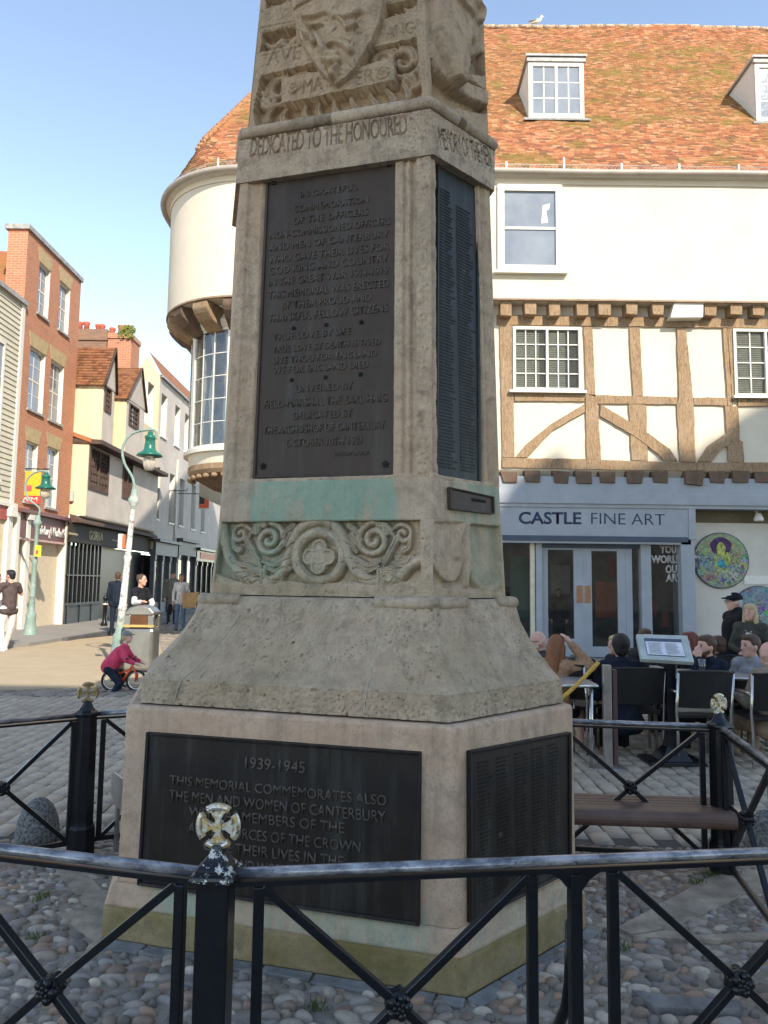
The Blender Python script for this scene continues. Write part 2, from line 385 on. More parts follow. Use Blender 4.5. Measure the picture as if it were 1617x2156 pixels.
# flare
fl=[LV['band0'],LV['band1']];b1=LV['band1'];f0=list(LV['frieze0'])
for z,e in ((1.20,.80),(1.27,.60),(1.345,.42),(1.42,.27),(1.49,.20)):
    q=list(lerpl(tuple(f0),b1,e));q[0]=z;fl.append(tuple(q))
q=list(lerpl(tuple(f0),b1,.13));q[0]=1.525;fl.append(tuple(q))
q=list(lerpl(tuple(f0),b1,.02));q[0]=1.53;fl.append(tuple(q))
loft(fl,'flare_core',ST_FLARE,memo,bevel=.0,skip=(0,1))
lvz=[l[0] for l in fl]
class FFace(Face):
    def __init__(s,idx,levels): s.i=idx;s.lv=levels;s.n=NRM[idx];s.l0=levels[0];s.l1=levels[-1]
    def P(s,u,z,off):
        zz=np.array([l[0] for l in s.lv]);cs=np.array([corners(l) for l in s.lv])
        A=np.stack([np.interp(z,zz,cs[:,s.i,k]) for k in range(3)],-1);B=np.stack([np.interp(z,zz,cs[:,(s.i+1)%6,k]) for k in range(3)],-1)
        p=A+(B-A)*np.asarray(u)[...,None]+s.n*np.asarray(off)[...,None];p[...,2]=z;return p
for i in (0,1):
    for nm,a_,b_ in (('plinth_band',0,2),('flared_plinth',1,len(fl))):
        lv=fl[a_:b_];fd=Field(FFace(i,lv),lv[0][0],lv[-1][0],.005);fd.noise(.0018,.05,3+i);fd.noise(.0022,.012,5+i);fd.noise(.016,.016,9+i,1.45)
        lowb=np.clip((1.10-fd.Z)/.07,0,1);r_=RNG.normal(size=fd.H.shape);fd.H-=lowb*np.clip(r_-1.3,0,1)*.02
        fd.build(nm,ST_FLARE,memo)
jm=plain('pale_mortar',(.40,.36,.27),.95,var=.2,sc=30)
ff=FFace(0,fl)
for us,ub in ((.205,.12),(.79,.745)):
    mb=MB();pts=[]
    for k in range(25):
        z=1.05+k/24*.44;u=ub+(us-ub)*k/24+.0015*math.sin(k*1.7);pts.append(ff.P(np.array(u),np.array(z),np.array(.0)))
    mb.tube(pts,[.0035+.0015*math.sin(i*2.1) for i in range(25)],6)
    mb.build('mortar_joint',jm,memo)
# shoulder roll round the corners
def roll(name,segs,lev,r,mat,n=12):
    c=corners(lev)
    for (i,ua,j,ub) in segs:
        mb=MB()
        if i==j: pts=[c[i]+(c[(i+1)%6]-c[i])*(ua+(ub-ua)*k/6) for k in range(7)]
        else: pts=[c[i]+(c[(i+1)%6]-c[i])*ua,c[(i+1)%6]*1.,c[j]+(c[(j+1)%6]-c[j])*ub]
        if i!=j: pts=[pts[0],pts[0]*.1+pts[1]*.9,pts[1],pts[1]*.85+pts[2]*.15,pts[2]]
        mb.tube(pts,r,n);mb.build(name,mat,memo)
sh=list(lerpl(tuple(f0),b1,.135));sh[0]=1.512
roll('shoulder_roll',[(0,.76,1,.36),(5,.7,0,.17),(1,.78,2,.2)],tuple(sh),.030,ST_FLARE)
# frieze stage
loft([(LV['frieze0'][0]-.01,)+LV['frieze0'][1:],LV['frieze0'],LV['frieze1']],'frieze_core',ST_FRIEZE,memo,skip=(0,1),bevel=0)
fL=Face(0,LV['frieze0'],LV['frieze1']);fR=Face(1,LV['frieze0'],LV['frieze1'])
fd=Field(fL,1.535,1.90,.0026)
D=-.058
rec=fd.poly([(468,1099),(884,1092),(886,1233),(446,1228)]);fd.H=np.where(rec,D,0.)
bot=fd.poly([(446,1205),(470,1215),(540,1238),(600,1222),(668,1232),(735,1222),(800,1238),(860,1222),(886,1210),(886,1260),(440,1255)]);fd.H=np.where(bot,np.maximum(fd.H,-.012),fd.H)
vine=[(462,1098),(470,1150),(485,1190),(515,1218),(550,1228),(585,1210),(602,1175),(612,1135),(634,1107),(668,1096),(702,1107),(722,1140),(732,1178),(752,1208),(790,1226),(835,1216),(862,1190),(884,1178)]
def smoothpts(p,n=6):
    p=[np.array(q,float) for q in p];o=[]
    for i in range(len(p)-1):
        a=p[max(i-1,0)];b=p[i];c=p[i+1];d=p[min(i+2,len(p)-1)]
        for k in range(n):
            t=k/n;o.append(.5*((2*b)+(-a+c)*t+(2*a-5*b+4*c-d)*t*t+(-a+3*b-3*c+d)*t**3))
    o.append(p[-1]);return [tuple(q) for q in o]
fd.rod(smoothpts(vine),.030,.052,D)
ring=[(668+50*math.cos(t),1172+52*math.sin(t)) for t in np.linspace(0,2*PI,28)]
fd.rod(ring,.030,.05,D)
for (cx,mir) in ((548,1),(797,-1)):
    def q(*pts): return smoothpts([(cx+mir*a,1172+b) for a,b in pts],4)
    # big spiral, right of the vine's hollow
    fd.spiral((cx+mir*14,1136),.085,1.7,PI/2 if mir>0 else PI/2,-mir,.019,.042,D)
    fd.spiral((cx-mir*48,1124),.052,1.3,PI*.2 if mir>0 else PI*.8,mir,.015,.036,D)
    for pts in ([(-2,52),(-6,20),(-20,-10),(-36,-40)],[(0,30),(-30,20),(-58,14),(-66,2)],[(-6,36),(-28,40),(-44,50)],[(-4,30),(-26,30),(-52,34)],[(4,20),(26,30),(44,22),(56,26)],[(0,10),(24,18),(46,8),(60,4)],
                [(2,40),(24,50),(40,48)],[(-4,46),(-20,56),(-28,48)],[(0,56),(0,44),(2,30)],[(36,-20),(52,-30),(60,-48)],[(40,-34),(48,-52),(66,-66)],[(-30,-62),(-14,-50),(-10,-66)],[(-64,-40),(-60,-20),(-50,-14)],[(-30,-40),(-14,-66),(4,-68)],[(50,-10),(58,-22),(70,-30)]):
        fd.leaf(q(*pts),.022,.044,D)
        fd.H-=.013*np.clip(1-fd.dist(q(*pts))/.005,0,1)
# medallion with quatrefoil
cen=fd.px([(668,1172)])[0];dd=np.hypot(fd.S-cen[0],(fd.Z-cen[1]))
fd.H=np.where(dd<.098,np.minimum(fd.H,-.03),fd.H)
for a in range(4):
    cx_=cen[0]+.045*math.cos(a*PI/2);cz_=cen[1]+.045*math.sin(a*PI/2);d=np.hypot(fd.S-cx_,fd.Z-cz_)
    fd.H=np.where(np.abs(d-.034)<.006,-.014,fd.H);fd.H=np.where(d<.028,-.022,fd.H)
fd.H=np.where(np.hypot(fd.S-cen[0],fd.Z-cen[1])<.035,-.018,fd.H)
fd.noise(.0012,.02,4);fd.noise(.0009,.006,44);fd.noise(.008,.018,40,1.3);fd.build('carved_frieze',ST_FRIEZE,memo)
fd=Field(fR,1.535,1.90,.004)
rec=fd.poly([(916,1099),(1052,1108),(1058,1250),(912,1236)]);fd.H=np.where(rec,-.035,0.)
vs_=smoothpts([(912,1180),(925,1205),(945,1225),(965,1222),(978,1195),(984,1150),(985,1110)])
fill=fd.poly([(912,1100)]+vs_+[(985,1100)]);fd.H=np.where(fill,-.012,fd.H)
fd.rod(smoothpts([(983,1230),(988,1190),(987,1150),(985,1106),(976,1112),(968,1135),(966,1170)]),.028,.04,-.035)
fd.rod(smoothpts([(1056,1230),(1030,1245),(1008,1225),(996,1190),(990,1160)]),.030,.03,-.035)
bot=fd.poly([(912,1215),(940,1240),(978,1228),(1005,1240),(1060,1236),(1062,1262),(910,1256)]);fd.H=np.where(bot,np.maximum(fd.H,-.012),fd.H)
fd.blur(3);fd.noise(.0012,.02,14);fd.build('carved_frieze',ST_FRIEZE,memo)
# green stained band
loft([(1.895,)+LV['frieze1'][1:],LV['shaft0']],'stained_band',ST_BAND,memo,bevel=.008)
# shaft
sl=LV['shaft0'];s1=LV['shaft1'];sl=(sl[0]-.004,)+sl[1:]
inner=[(l[0],)+tuple(np.array([l[1],l[2]])+np.array([-.0,.0]))+(l[3],l[4]) for l in (sl,s1)]
loft(inner,'shaft_core',ST_SHAFT,memo,skip=(0,1),bevel=0)
for i in (0,1):
    f=Face(i,sl,s1);fd=Field(f,sl[0],s1[0],.006);u=fd.U;W=fd.S[0,-1];s_=fd.S if True else None
    if i==0: prof=[(0,0),(.045,0),(.05,-.012),(.105,-.03),(.11,-.018),(.13,-.03),(.14,-.05),(.815,-.05),(.82,-.012),(.86,-.008),(.873,-.028),(.885,-.014),(.895,-.014),(.91,-.034),(.925,-.02),(.93,0),(1,0)]
    else: prof=[(0,0),(.02,-.014),(.05,-.008),(.10,-.008),(.11,-.05),(.80,-.05),(.815,-.012),(.86,-.012),(.87,-.026),(.90,-.01),(.93,0),(1,0)]
    fd.H=np.interp(u,[p[0] for p in prof],[p[1] for p in prof])
    fd.H=np.where(fd.Z<sl[0]+.02,0*fd.H-.002,fd.H)
    fd.noise(.0022,.04,20+i);fd.noise(.0016,.015,22+i)
    ed=(np.clip((fd.U-.9)/.03,0,1) if i==0 else np.clip((.05-fd.U)/.03,0,1))
    r_=RNG.normal(size=fd.H.shape);fd.H-=ed*np.clip(r_-1.3,0,1)*.02;fd.blur(1)
    fd.build('shaft_face',ST_SHAFT,memo)
# cap band with incised text
loft([LV['cap0'],LV['cap1'],LV['cap2']],'cap_core',ST_CAP,memo,skip=(0,1),bevel=0)
capl=[LV['cap0'],LV['cap1']]
for i in (0,1):
    f=Face(i,*capl);fd=Field(f,LV['cap0'][0],LV['cap1'][0],.003)
    if i==0: fd.text('DEDICATED TO THE HONOURED',(526,331),(858,282),.100,-.016,space=.9)
    else: fd.text('MEMORY OF THE MEN',(929,312),(1036,352),.105,-.016,space=.9)
    fd.noise(.0012,.03,30+i);fd.noise(.0007,.01,32+i)
    up=np.clip((fd.Z-3.88)/.04,0,1)+(np.clip((fd.U-.86)/.05,0,1) if i==0 else np.clip((.12-fd.U)/.05,0,1));r_=RNG.normal(size=fd.H.shape);fd.H-=up*np.clip(r_-1.2,0,1.4)*.009
    fd.build('cap_band',ST_CAP,memo)
c_=corners(LV['cap1']);
mb=MB();mb.add(corners(LV['cap0']),[tuple(range(5,-1,-1))]);mb.add(c_,[tuple(range(6))]);mb.build('cap_soffit',ST_CAP,memo)
roll('cap_roll',[(5,.5,0,.5),(0,.4,1,.5),(1,.4,2,.5)],(3.965,)+LV['cap2'][1:],.032,ST_CAP)
# crest stage (runs on above the frame)
loft([(3.96,)+LV['crest0'][1:],LV['crest0'],LV['crest1']],'crest_core',ST_CREST,memo,skip=(0,1),bevel=0)
mb=MB()
loft([LV['crest1'],LV['crest2']],'upper_shaft',ST_CREST,memo,bevel=.01)
cl=(3.96,)+LV['crest0'][1:]
fL=Face(0,cl,LV['crest1']);fR=Face(1,cl,LV['crest1'])
fd=Field(fL,3.96,5.0,.0036);D=-.075
rec=fd.poly([(549,160),(876,78),(888,200),(880,212),(540,272),(533,235)]);fd.H=np.where(rec,D,0.)
def smooth_n(p,n=5): return smoothpts(p,n)
# foliage behind the scroll
for c,r,tn,a,sg in (((585,180),.10,1.6,PI,1),((845,120),.10,1.6,.3,-1),((800,120),.05,1.2,0,1),((640,165),.05,1.2,2,-1),((562,205),.05,1.3,2,1),((862,160),.06,1.3,1,-1)):
    fd.spiral(c,r,tn,a,sg,.020,.05,D)
for pts in ([(600,150),(570,165),(556,190)],[(610,158),(630,150),(655,152)],[(780,120),(800,105),(830,100)],[(840,92),(865,96),(872,118)],[(575,215),(560,232),(556,250)],[(600,222),(590,238),(592,250)],[(640,218),(636,232),(640,246)],[(668,212),(664,226),(668,240)],[(700,206),(700,220),(706,232)],[(735,200),(740,212),(748,222)],[(775,190),(780,202),(790,212)],[(810,182),(820,192),(826,204)],[(845,170),(855,182),(858,194)],[(660,150),(672,160),(680,170)],[(750,150),(760,140),(772,132)],[(850,150),(862,160),(870,168)]):
    fd.leaf(smooth_n(pts),.030,.058,D);fd.H-=.016*np.clip(1-fd.dist(smooth_n(pts))/.006,0,1)
# upper rows: bead-and-leaf strips between stone bands
for quad in ([(552,70),(622,52),(624,92),(548,110)],[(808,12),(878,-4),(878,22),(810,38)],[(560,0),(625,-14),(625,-2),(562,18)]):
    fd.H=np.where(fd.poly(quad),D,fd.H)
for pts in ([(555,85),(572,92),(590,78)],[(590,84),(604,88),(618,74)],[(830,24),(846,30),(862,14)],[(850,12),(866,20),(874,6)],[(566,6),(586,6),(610,-8)]):
    fd.leaf(smooth_n(pts),.032,.055,D)
for ln in ([(552,58),(622,44)],[(552,68),(622,50)],[(808,8),(880,-10)],[(548,118),(632,98)],[(548,160),(650,140)]):
    fd.H-=.008*np.clip(1-fd.dist(ln)/.006,0,1)
fd.text('AVE',(562,138),(634,124),.085,-.010)
fd.text('ANG',(814,84),(872,70),.07,-.007)
# scroll
scr=fd.poly([(594,168),(683,150),(683,205),(594,220)])|fd.poly([(738,150),(830,122),(832,170),(738,192)])|fd.poly([(594,205),(832,158),(832,172),(594,220)])|fd.poly([(683,170),(745,160),(745,190),(683,200)])
fd.H=np.where(scr,.012+.0*fd.H,fd.H)
fd.text('MA',(640,200),(682,191),.075,-.012);fd.text('ER',(750,184),(790,175),.078,-.012)
fd.spiral((620,190),.036,1.5,0,1,.009,.012,.012);fd.spiral((808,158),.036,1.5,1,1,.009,.012,.012)
# shield
sh_=smooth_n([(618,-30),(624,30),(632,75),(644,105),(665,140),(690,172),(712,190)],5)+smooth_n([(712,190),(742,168),(768,130),(790,92),(804,55),(812,10),(812,-40)],5)
m=fd.poly(sh_);dm=fd.dist(sh_)
fd.H=np.where(m,.045+.035*np.clip(dm/.14,0,1)**.6,fd.H)
top=smooth_n([(624,38),(660,24),(700,15),(750,10),(808,12)]);fd.H+=np.where(m,-.012*np.clip(1-fd.dist(top)/.006,0,1),0)
above=m&(fd.poly(top+[(808,-60),(620,-60)]));fd.H+=np.where(above,.012,0)
rr=np.random.default_rng(5)
for pts,r in (([(650,60),(675,58),(700,50),(716,60)],.022),([(700,50),(716,60),(740,58),(770,48)],.02),([(716,60),(735,72),(742,84),(760,74)],.016),([(650,92),(665,100),(672,112)],.018),([(680,100),(690,120),(700,135),(715,140)],.03),([(690,145),(705,150),(725,148)],.022),([(700,120),(715,112),(735,118),(748,128)],.02),([(720,160),(712,170),(708,178)],.02),([(655,75),(668,80),(690,76)],.012)):
    fd.leaf(smooth_n(pts,3),r,.035,.07)
for _ in range(26):
    a=(rr.uniform(645,780),rr.uniform(55,160));ang=rr.uniform(0,PI);l=rr.uniform(6,16)
    fd.H+=np.where(m,(-.010)*np.clip(1-fd.dist([a,(a[0]+l*math.cos(ang),a[1]+l*math.sin(ang))])/.005,0,1),0)
fd.noise(.0012,.007,52);fd.noise(.008,.02,53,1.5);fd.noise(.0015,.03,50);fd.noise(.0012,.012,51)
fd.H[:3]=np.minimum(fd.H[:3],0);fd.build('carved_crest',ST_CREST,memo)
fd=Field(fR,3.96,5.0,.005);D=-.05
rec=fd.poly([(908,110),(1028,195),(1028,240),(912,215)])|fd.poly([(985,96),(1022,102),(1024,160),(975,150)]);fd.H=np.where(rec,D,0.)
fd.H=np.where(fd.poly([(984,86),(1024,92),(1025,112),(984,104)]),.0,fd.H)
fd.H=np.where(fd.poly(smooth_n([(906,108),(918,150),(950,190),(985,210),(1026,228)])+smooth_n([(1026,195),(985,178),(950,160),(925,125),(908,90)])),.022,fd.H)
sh_=smooth_n([(905,-40),(908,30),(915,90),(930,140),(945,175),(955,190)],5)+smooth_n([(955,190),(972,165),(984,120),(995,70),(1004,0),(1006,-50)],5)
m=fd.poly(sh_);dm=fd.dist(sh_);fd.H=np.where(m,.04+.03*np.clip(dm/.08,0,1)**.6,fd.H)
for pts,r in (([(935,0),(955,25),(975,45)],.02),([(985,20),(995,40),(990,60)],.02),([(980,90),(985,110),(978,130)],.015),([(940,170),(950,180),(955,185)],.018)):
    fd.leaf(smooth_n(pts,3),r,.04,.06)
fd.H-=np.where(m,.012*np.clip(1-fd.dist([(936,0),(975,44),(972,60)])/.006,0,1),0)
fd.text('I',(1003,120),(1010,122),.07,-.02)
fd.blur(2);fd.noise(.0015,.03,60);fd.noise(.0012,.012,61);fd.build('carved_crest',ST_CREST,memo)
# ---- bronze panels
BRZL=bronze('highlit_letter_bronze',(.075,.060,.048),(.12,.10,.082),.42,.25)  # lighter bronze: highlights on the raised letters put into the colour
def panel(face,pxs,mat,name='bronze_panel',d0=-.055,d1=-.03,rim=.014,label=None):
    uvs=[face.uv(*p) for p in pxs] # tl,tr,br,bl
    mb=MB();P=lambda u,z,d:face.P(np.array(u),np.array(z),np.array(d))
    q=[uvs[3],uvs[2],uvs[1],uvs[0]]
    mb.hexa([P(u,z,d1) for u,z in q]+[P(u,z,d0) for u,z in q][:0]+[P(u,z,d0) for u,z in q])
    W=face.w(q[0][1]);c=(sum(a[0] for a in q)/4,sum(a[1] for a in q)/4)
    def ins(e): return [(u+math.copysign(e/W,c[0]-u),z+math.copysign(e,c[1]-z)) for u,z in q]
    o=mb.build(name,mat,memo,.002)
    if label:o['label']=label
    mb=MB();qi=ins(rim)
    for k in range(4):
        a,b=q[k],q[(k+1)%4];ai,bi=qi[k],qi[(k+1)%4]
        mb.hexa([P(*a,d1-.001),P(*b,d1-.001),P(*bi,d1-.001),P(*ai,d1-.001),P(*a,d1+.012),P(*b,d1+.012),P(*bi,d1+.009),P(*ai,d1+.009)])
    mb.build('panel_rim',mat,o,.003);return o,q,ins
fS0=Face(0,sl,s1);fS1=Face(1,sl,s1);fB0=Face(0,LV['block0'],LV['block1']);fB1=Face(1,LV['block0'],LV['block1'])
o,q,ins=panel(fS0,[(557,366),(838,318),(832,1001),(528,1005)],BRZ)
def pxrows(face,rows,xo=0):
    out=[]
    for t,xa,ya,xb,yb,hp in rows:
        (ua,za),(ub,zb)=face.uv(xa,ya),face.uv(xb,yb);(uc,zc)=face.uv(xa,ya-hp);out.append((t,ua,ub,(za+zb)/2,abs(zc-za)))
    return out
rows=[('IN GRATEFUL',628,412,750,392,12),('COMMEMORATION',614,444,772,419,14),('OF THE OFFICERS',612,468,772,446,14),('NON-COMMISSIONED OFFICERS',563,503,819,463,15),('AND MEN OF CANTERBURY',562,527,816,492,15),
('WHO GAVE THEIR LIVES FOR',560,551,816,521,16),('GOD KING AND COUNTRY',562,575,815,545,16),('IN THE GREAT WAR 1914-1919',561,597,814,574,16),('THIS MEMORIAL WAS ERECTED',560,625,816,600,16),('BY THEIR PROUD AND',588,647,778,630,16),('THANKFUL FELLOW CITIZENS',560,674,814,654,17),
('TRUE LOVE BY LIFE',570,712,735,702,14),('TRUE LOVE BY DEATH IS TRIED',570,738,798,724,14),('LIVE THOU FOR ENGLAND',570,762,790,748,14),('WE FOR ENGLAND DIED',570,784,772,772,15),
('UNVEILED BY',618,824,740,816,15),('FIELD-MARSHAL THE EARL HAIG',552,854,812,846,17),('DEDICATED BY',612,880,738,876,16),('THE ARCHBISHOP OF CANTERBURY',550,909,808,904,17),('OCTOBER 10TH 1921',598,938,758,934,17),('WRIGHT HURST',697,958,774,956,8)]
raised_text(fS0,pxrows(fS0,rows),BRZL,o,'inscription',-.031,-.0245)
def rose(face,px,r,mat,parent,d=-.03,name='rosette'):
    u,z=face.uv(*px);W=face.w(z);mb=MB();n=face.n;cpos=face.P(np.array(u),np.array(z),np.array(d+.004));t=np.array([n[1]*-1,n[0],0])
    t=t/np.linalg.norm(t)
    for k in range(5):
        a=2*PI*k/5+.3;p=cpos+t*math.cos(a)*r*.6+np.array([0,0,math.sin(a)*r*.6]);mb.sph(p,r*.45,8)
    mb.sph(cpos+n*r*.35,r*.38,8);return mb.build(name,mat,parent)
for p in ((572,378),(816,339),(549,980),(808,975)): rose(fS0,p,.017,BRZ2,o)
for p in ((613,687),(683,680),(757,674),(609,797),(681,791),(755,785)): rose(fS0,p,.012,BRZ2,o)
o,q,ins=panel(fS1,[(929,330),(1014,378),(1020,1018),(926,1003)],BRZG)
# columns of names, as cast lines
mb=MB();rn=random.Random(3)
(u00,zt)=fS1.uv(936,350);(u01,_)=fS1.uv(1008,380);zb=fS1.uv(935,985)[1]
nl=92
for col in range(2):
    for k in range(nl):
        z=zt-(k+.5)*(zt-zb)/nl-.05*col;ua=.155+.32*col
        z-=.10
        if z<zb: continue
        for w_ in range(2):
            ub=ua+rn.uniform(.07,.13)
            P=lambda u,z,d:fS1.P(np.array(u),np.array(z),np.array(d))
            x=ua
            while x<ub:
                x2=x+.011;mb.hexa([P(x,z,-.026),P(x2,z,-.026),P(x2,z+.0085,-.026),P(x,z+.0085,-.026)]+[P(x,z,-.031),P(x2,z,-.031),P(x2,z+.0085,-.031),P(x,z+.0085,-.031)]);x+=.017
            ua=ub+.02
mb.build('name_columns',BRZG,o,fixn=True)
o,q,ins=panel(Face(1,LV['frieze1'],LV['shaft0']),[(941,1026),(1034,1046),(1035,1083),(942,1073)],BRZ,'small_bronze_plate',-.01,.012,.008)
raised_text(Face(1,LV['frieze1'],LV['shaft0']),[('WILLIAM KING',.52,.74,2.005,.016)],BRZ2,o,'inscription',.012,.015)
o,q,ins=panel(fB0,[(313,1540),(888,1582),(885,1946),(294,1860)],BRZ2,d0=-.01,d1=.012)
rows=[('1939-1945',520,1618,645,1624,24),('THIS MEMORIAL COMMEMORATES ALSO',362,1652,816,1692,20),('THE MEN AND WOMEN OF CANTERBURY',361,1684,814,1728,22),('WHO AS MEMBERS OF THE',402,1716,728,1752,21),('ARMED FORCES OF THE CROWN',400,1752,762,1792,22),('GAVE THEIR LIVES IN THE',432,1786,726,1824,22),('SECOND WORLD WAR',460,1822,676,1852,22)]
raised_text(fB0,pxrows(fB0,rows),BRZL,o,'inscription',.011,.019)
o,q,ins=panel(fB1,[(982,1580),(1195,1540),(1196,1832),(983,1941)],BRZ2,d0=-.01,d1=.012)
mb=MB()
for col in range(5):
    for k in range(34):
        z=.86-.0165*k;ua=.15+.145*col;ub=ua+rn.uniform(.07,.11);x=ua
        P=lambda u,z,d:fB1.P(np.array(u),np.array(z),np.array(d))
        while x<ub:
            x2=x+.008;mb.hexa([P(x,z,.0145),P(x2,z,.0145),P(x2,z+.009,.0145),P(x,z+.009,.0145)]+[P(x,z,.011),P(x2,z,.011),P(x2,z+.009,.011),P(x,z+.009,.011)]);x+=.013
mb.build('name_columns',BRZ2,o)
# ---------------------------------------------------------------- ground
def sheet(name,pts,z,mat,kind='structure',thick=0,label=None):
    mb=MB();n=len(pts)
    if thick:
        mb.add([(p[0],p[1],z) for p in pts]+[(p[0],p[1],z-thick) for p in pts],[tuple(range(n)),tuple(range(2*n-1,n-1,-1))]+[(i,n+i,n+(i+1)%n,(i+1)%n) for i in range(n)])
    else: mb.add([(p[0],p[1],z) for p in pts],[tuple(range(n))])
    o=mb.build(name,mat);o['kind']=kind
    return o
def ground_mat(name,c1,c2,dark,sc=3,fine=60,bump=.4):
    t=NT(name);n=t.noise(sc,6,.65);f=t.noise(fine,4,.7);c=t.mix(t.ramp(n,.35,.7),c1,c2);c=t.mix(t.math('MULTIPLY',t.ramp(f,.45,.7),.5),c,dark)
    t.col(c);t.bump(f,bump,.006);return t.set(.95,0,.2)
GM=ground_mat('gritty_asphalt',(.16,.15,.135),(.21,.19,.165),(.08,.075,.07))
sheet('ground',[(-150,-60),(150,-60),(150,300),(-150,300)],-.004,GM)
MORT=ground_mat('sandy_mortar',(.27,.235,.18),(.34,.29,.225),(.14,.12,.095),6,90,.8)
sheet('mortar_bed',[(-7,1.2),(7,1.2),(7,4.70),(-7,4.80)],.002,MORT)
# rounded flint cobbles
def dome(nu=10,nv=5):
    V=[];F_=[]
    for j in range(nv):
        a=PI/2*(j/(nv-.0))*.98;rr=math.cos(a)**.8;zz=math.sin(a)**.9
        for k in range(nu): b=2*PI*k/nu;V.append((rr*math.cos(b),rr*math.sin(b),zz))
    V.append((0,0,1.));
    for j in range(nv-1):
        for k in range(nu): F_.append((j*nu+k,j*nu+(k+1)%nu,(j+1)*nu+(k+1)%nu,(j+1)*nu+k))
    for k in range(nu): F_.append(((nv-1)*nu+k,(nv-1)*nu+(k+1)%nu,nv*nu,nv*nu))
    return np.array(V),np.array(F_)
def inpoly(x,y,P):
    m=False;n=len(P)
    for i in range(n):
        x1,y1=P[i][0],P[i][1];x2,y2=P[(i+1)%n][0],P[(i+1)%n][1]
        if (y1>y)!=(y2>y) and x<(x2-x1)*(y-y1)/(y2-y1)+x1: m=not m
    return m
STRIPN=0
HEXB=[(c[0]+(c[0]+.18)*.03,c[1]+(c[1]-4.19)*.03) for c in corners(LV['base0'])]
strips=[[G(*p) for p in q] for q in ([(88,1800),(140,1798),(190,1850),(238,1905),(190,1925),(150,1875)],[(120,1930),(235,1905),(225,1990),(200,1990)],[(1500,1850),(1617,1835),(1680,1870),(1560,1890),(1420,1960),(1330,1975),(1300,1960),(1400,1905)],
 [(1330,1980),(1400,1968),(1470,1978),(1617,1972),(1617,1984),(1480,1990)],[(1330,2100),(1400,2112),(1560,2125),(1560,2145),(1380,2138)])]
pts=[];rn=random.Random(21)
def patch(x0,x1,y0,y1,sx,sy,lx,ly,rot=0,cond=None,h=.026):
    y=y0;r=0
    while y<y1:
        x=x0+(r%2)*sx*.5
        while x<x1:
            px_=x+rn.uniform(-.2,.2)*sx;py_=y+rn.uniform(-.2,.2)*sy
            if not inpoly(px_,py_,HEXB) and not any(inpoly(px_,py_,S) for S in strips) and (cond is None or cond(px_,py_)):
                k=rn.choice((.5,.62,.8,1.,1.,1.15,1.3))*rn.uniform(.9,1.1);pts.append((px_,py_,lx*k*rn.uniform(.85,1.15),ly*k*rn.uniform(.85,1.1),h*rn.uniform(.6,1.35),rot+rn.gauss(0,.35),rn.random()))
            x+=sx*rn.uniform(.9,1.12)
        y+=sy;r+=1
zoneS=lambda x,y:(y>3.75+.25*math.sin(x*2) ) or (x>1.55 and y>3.2)
patch(-3.6,4.0,2.1,4.05,.073,.051,.039,.027,0,lambda x,y:not zoneS(x,y))
patch(-4.0,5.0,3.0,4.74,.052,.037,.029,.020,0,zoneS,.017)
V0,F0=dome();n=len(pts);A=np.array(pts)
ca,sa=np.cos(A[:,5]),np.sin(A[:,5])
irr=1+.17*np.sin(np.arctan2(V0[:,1],V0[:,0])[None,:]*2+A[:,6:7]*20)+.08*np.sin(np.arctan2(V0[:,1],V0[:,0])[None,:]*3+A[:,6:7]*77)
X=V0[None,:,0]*A[:,2:3]*irr;Y=V0[None,:,1]*A[:,3:4]*irr
VX=A[:,0:1]+X*ca[:,None]-Y*sa[:,None];VY=A[:,1:2]+X*sa[:,None]+Y*ca[:,None];VZ=V0[None,:,2]*A[:,4:5]+0*VX-.005
VV=np.stack([VX,VY,VZ],-1).reshape(-1,3);q4=F0[F0[:,2]!=F0[:,3]];q3=F0[F0[:,2]==F0[:,3]][:,:3]
# triangulate quads for a single array
T0=np.concatenate([q4[:,[0,1,2]],q4[:,[0,2,3]],q3]);FF=(T0[None]+np.arange(n)[:,None,None]*len(V0)).reshape(-1,3)
me=np_mesh('cobbles',VV,FF);at=me.attributes.new('rnd','FLOAT','POINT');at.data.foreach_set('value',np.repeat(A[:,6],len(V0)).astype(np.float32))
t=NT('flint_cobble');a=t.attr('rnd').outputs['Fac'];r=t.n.new('ShaderNodeValToRGB');cr=r.color_ramp;cr.interpolation='CONSTANT'
cols=[(.22,.20,.18),(.30,.275,.245),(.16,.15,.14),(.26,.22,.185),(.34,.31,.27),(.21,.16,.125),(.27,.26,.25),(.46,.42,.36),(.125,.115,.10),(.30,.21,.145)]
cols=[(c[0]*1.16,c[1]*1.05,c[2]*.93) for c in cols];cr.elements[0].color=C3(cols[0]);cr.elements[0].position=0;cr.elements[1].position=.1;cr.elements[1].color=C3(cols[1])
for i,c in enumerate(cols[2:]): e=cr.elements.new(.2+.1*i);e.color=C3(c)
t.link(a,r.inputs[0]);nn=t.noise(40,5,.7);c=t.mix(t.math('MULTIPLY',t.ramp(nn,.4,.7),.4),r.outputs[0],(.13,.13,.135));t.col(c);t.bump(nn,.3,.004);FL=t.set(.55,0,.4)
o=mkobj('cobblestones',me,FL,None,True);o['kind']='stuff';o['category']='cobbles';o['label']='rounded grey flint cobbles set in sandy mortar around the memorial'
SLAB=plain('blue_grey_slab',(.20,.195,.185),.85,var=.3,sc=9,bump=.6,bd=.006)
YORK=plain('york_stone_slab',(.36,.30,.225),.9,var=.3,sc=7,bump=.7,bd=.008)
for i,S in enumerate(strips[:4]):
    sheet('stone_slab',[(p[0],p[1]) for p in S],.010+.0035*i,YORK,thick=.03)
for i,S in enumerate(strips[4:]): sheet('stone_slab',[(p[0],p[1]) for p in S],.030+.0035*i,SLAB,thick=.03)
cb0=corners(LV['base0']);
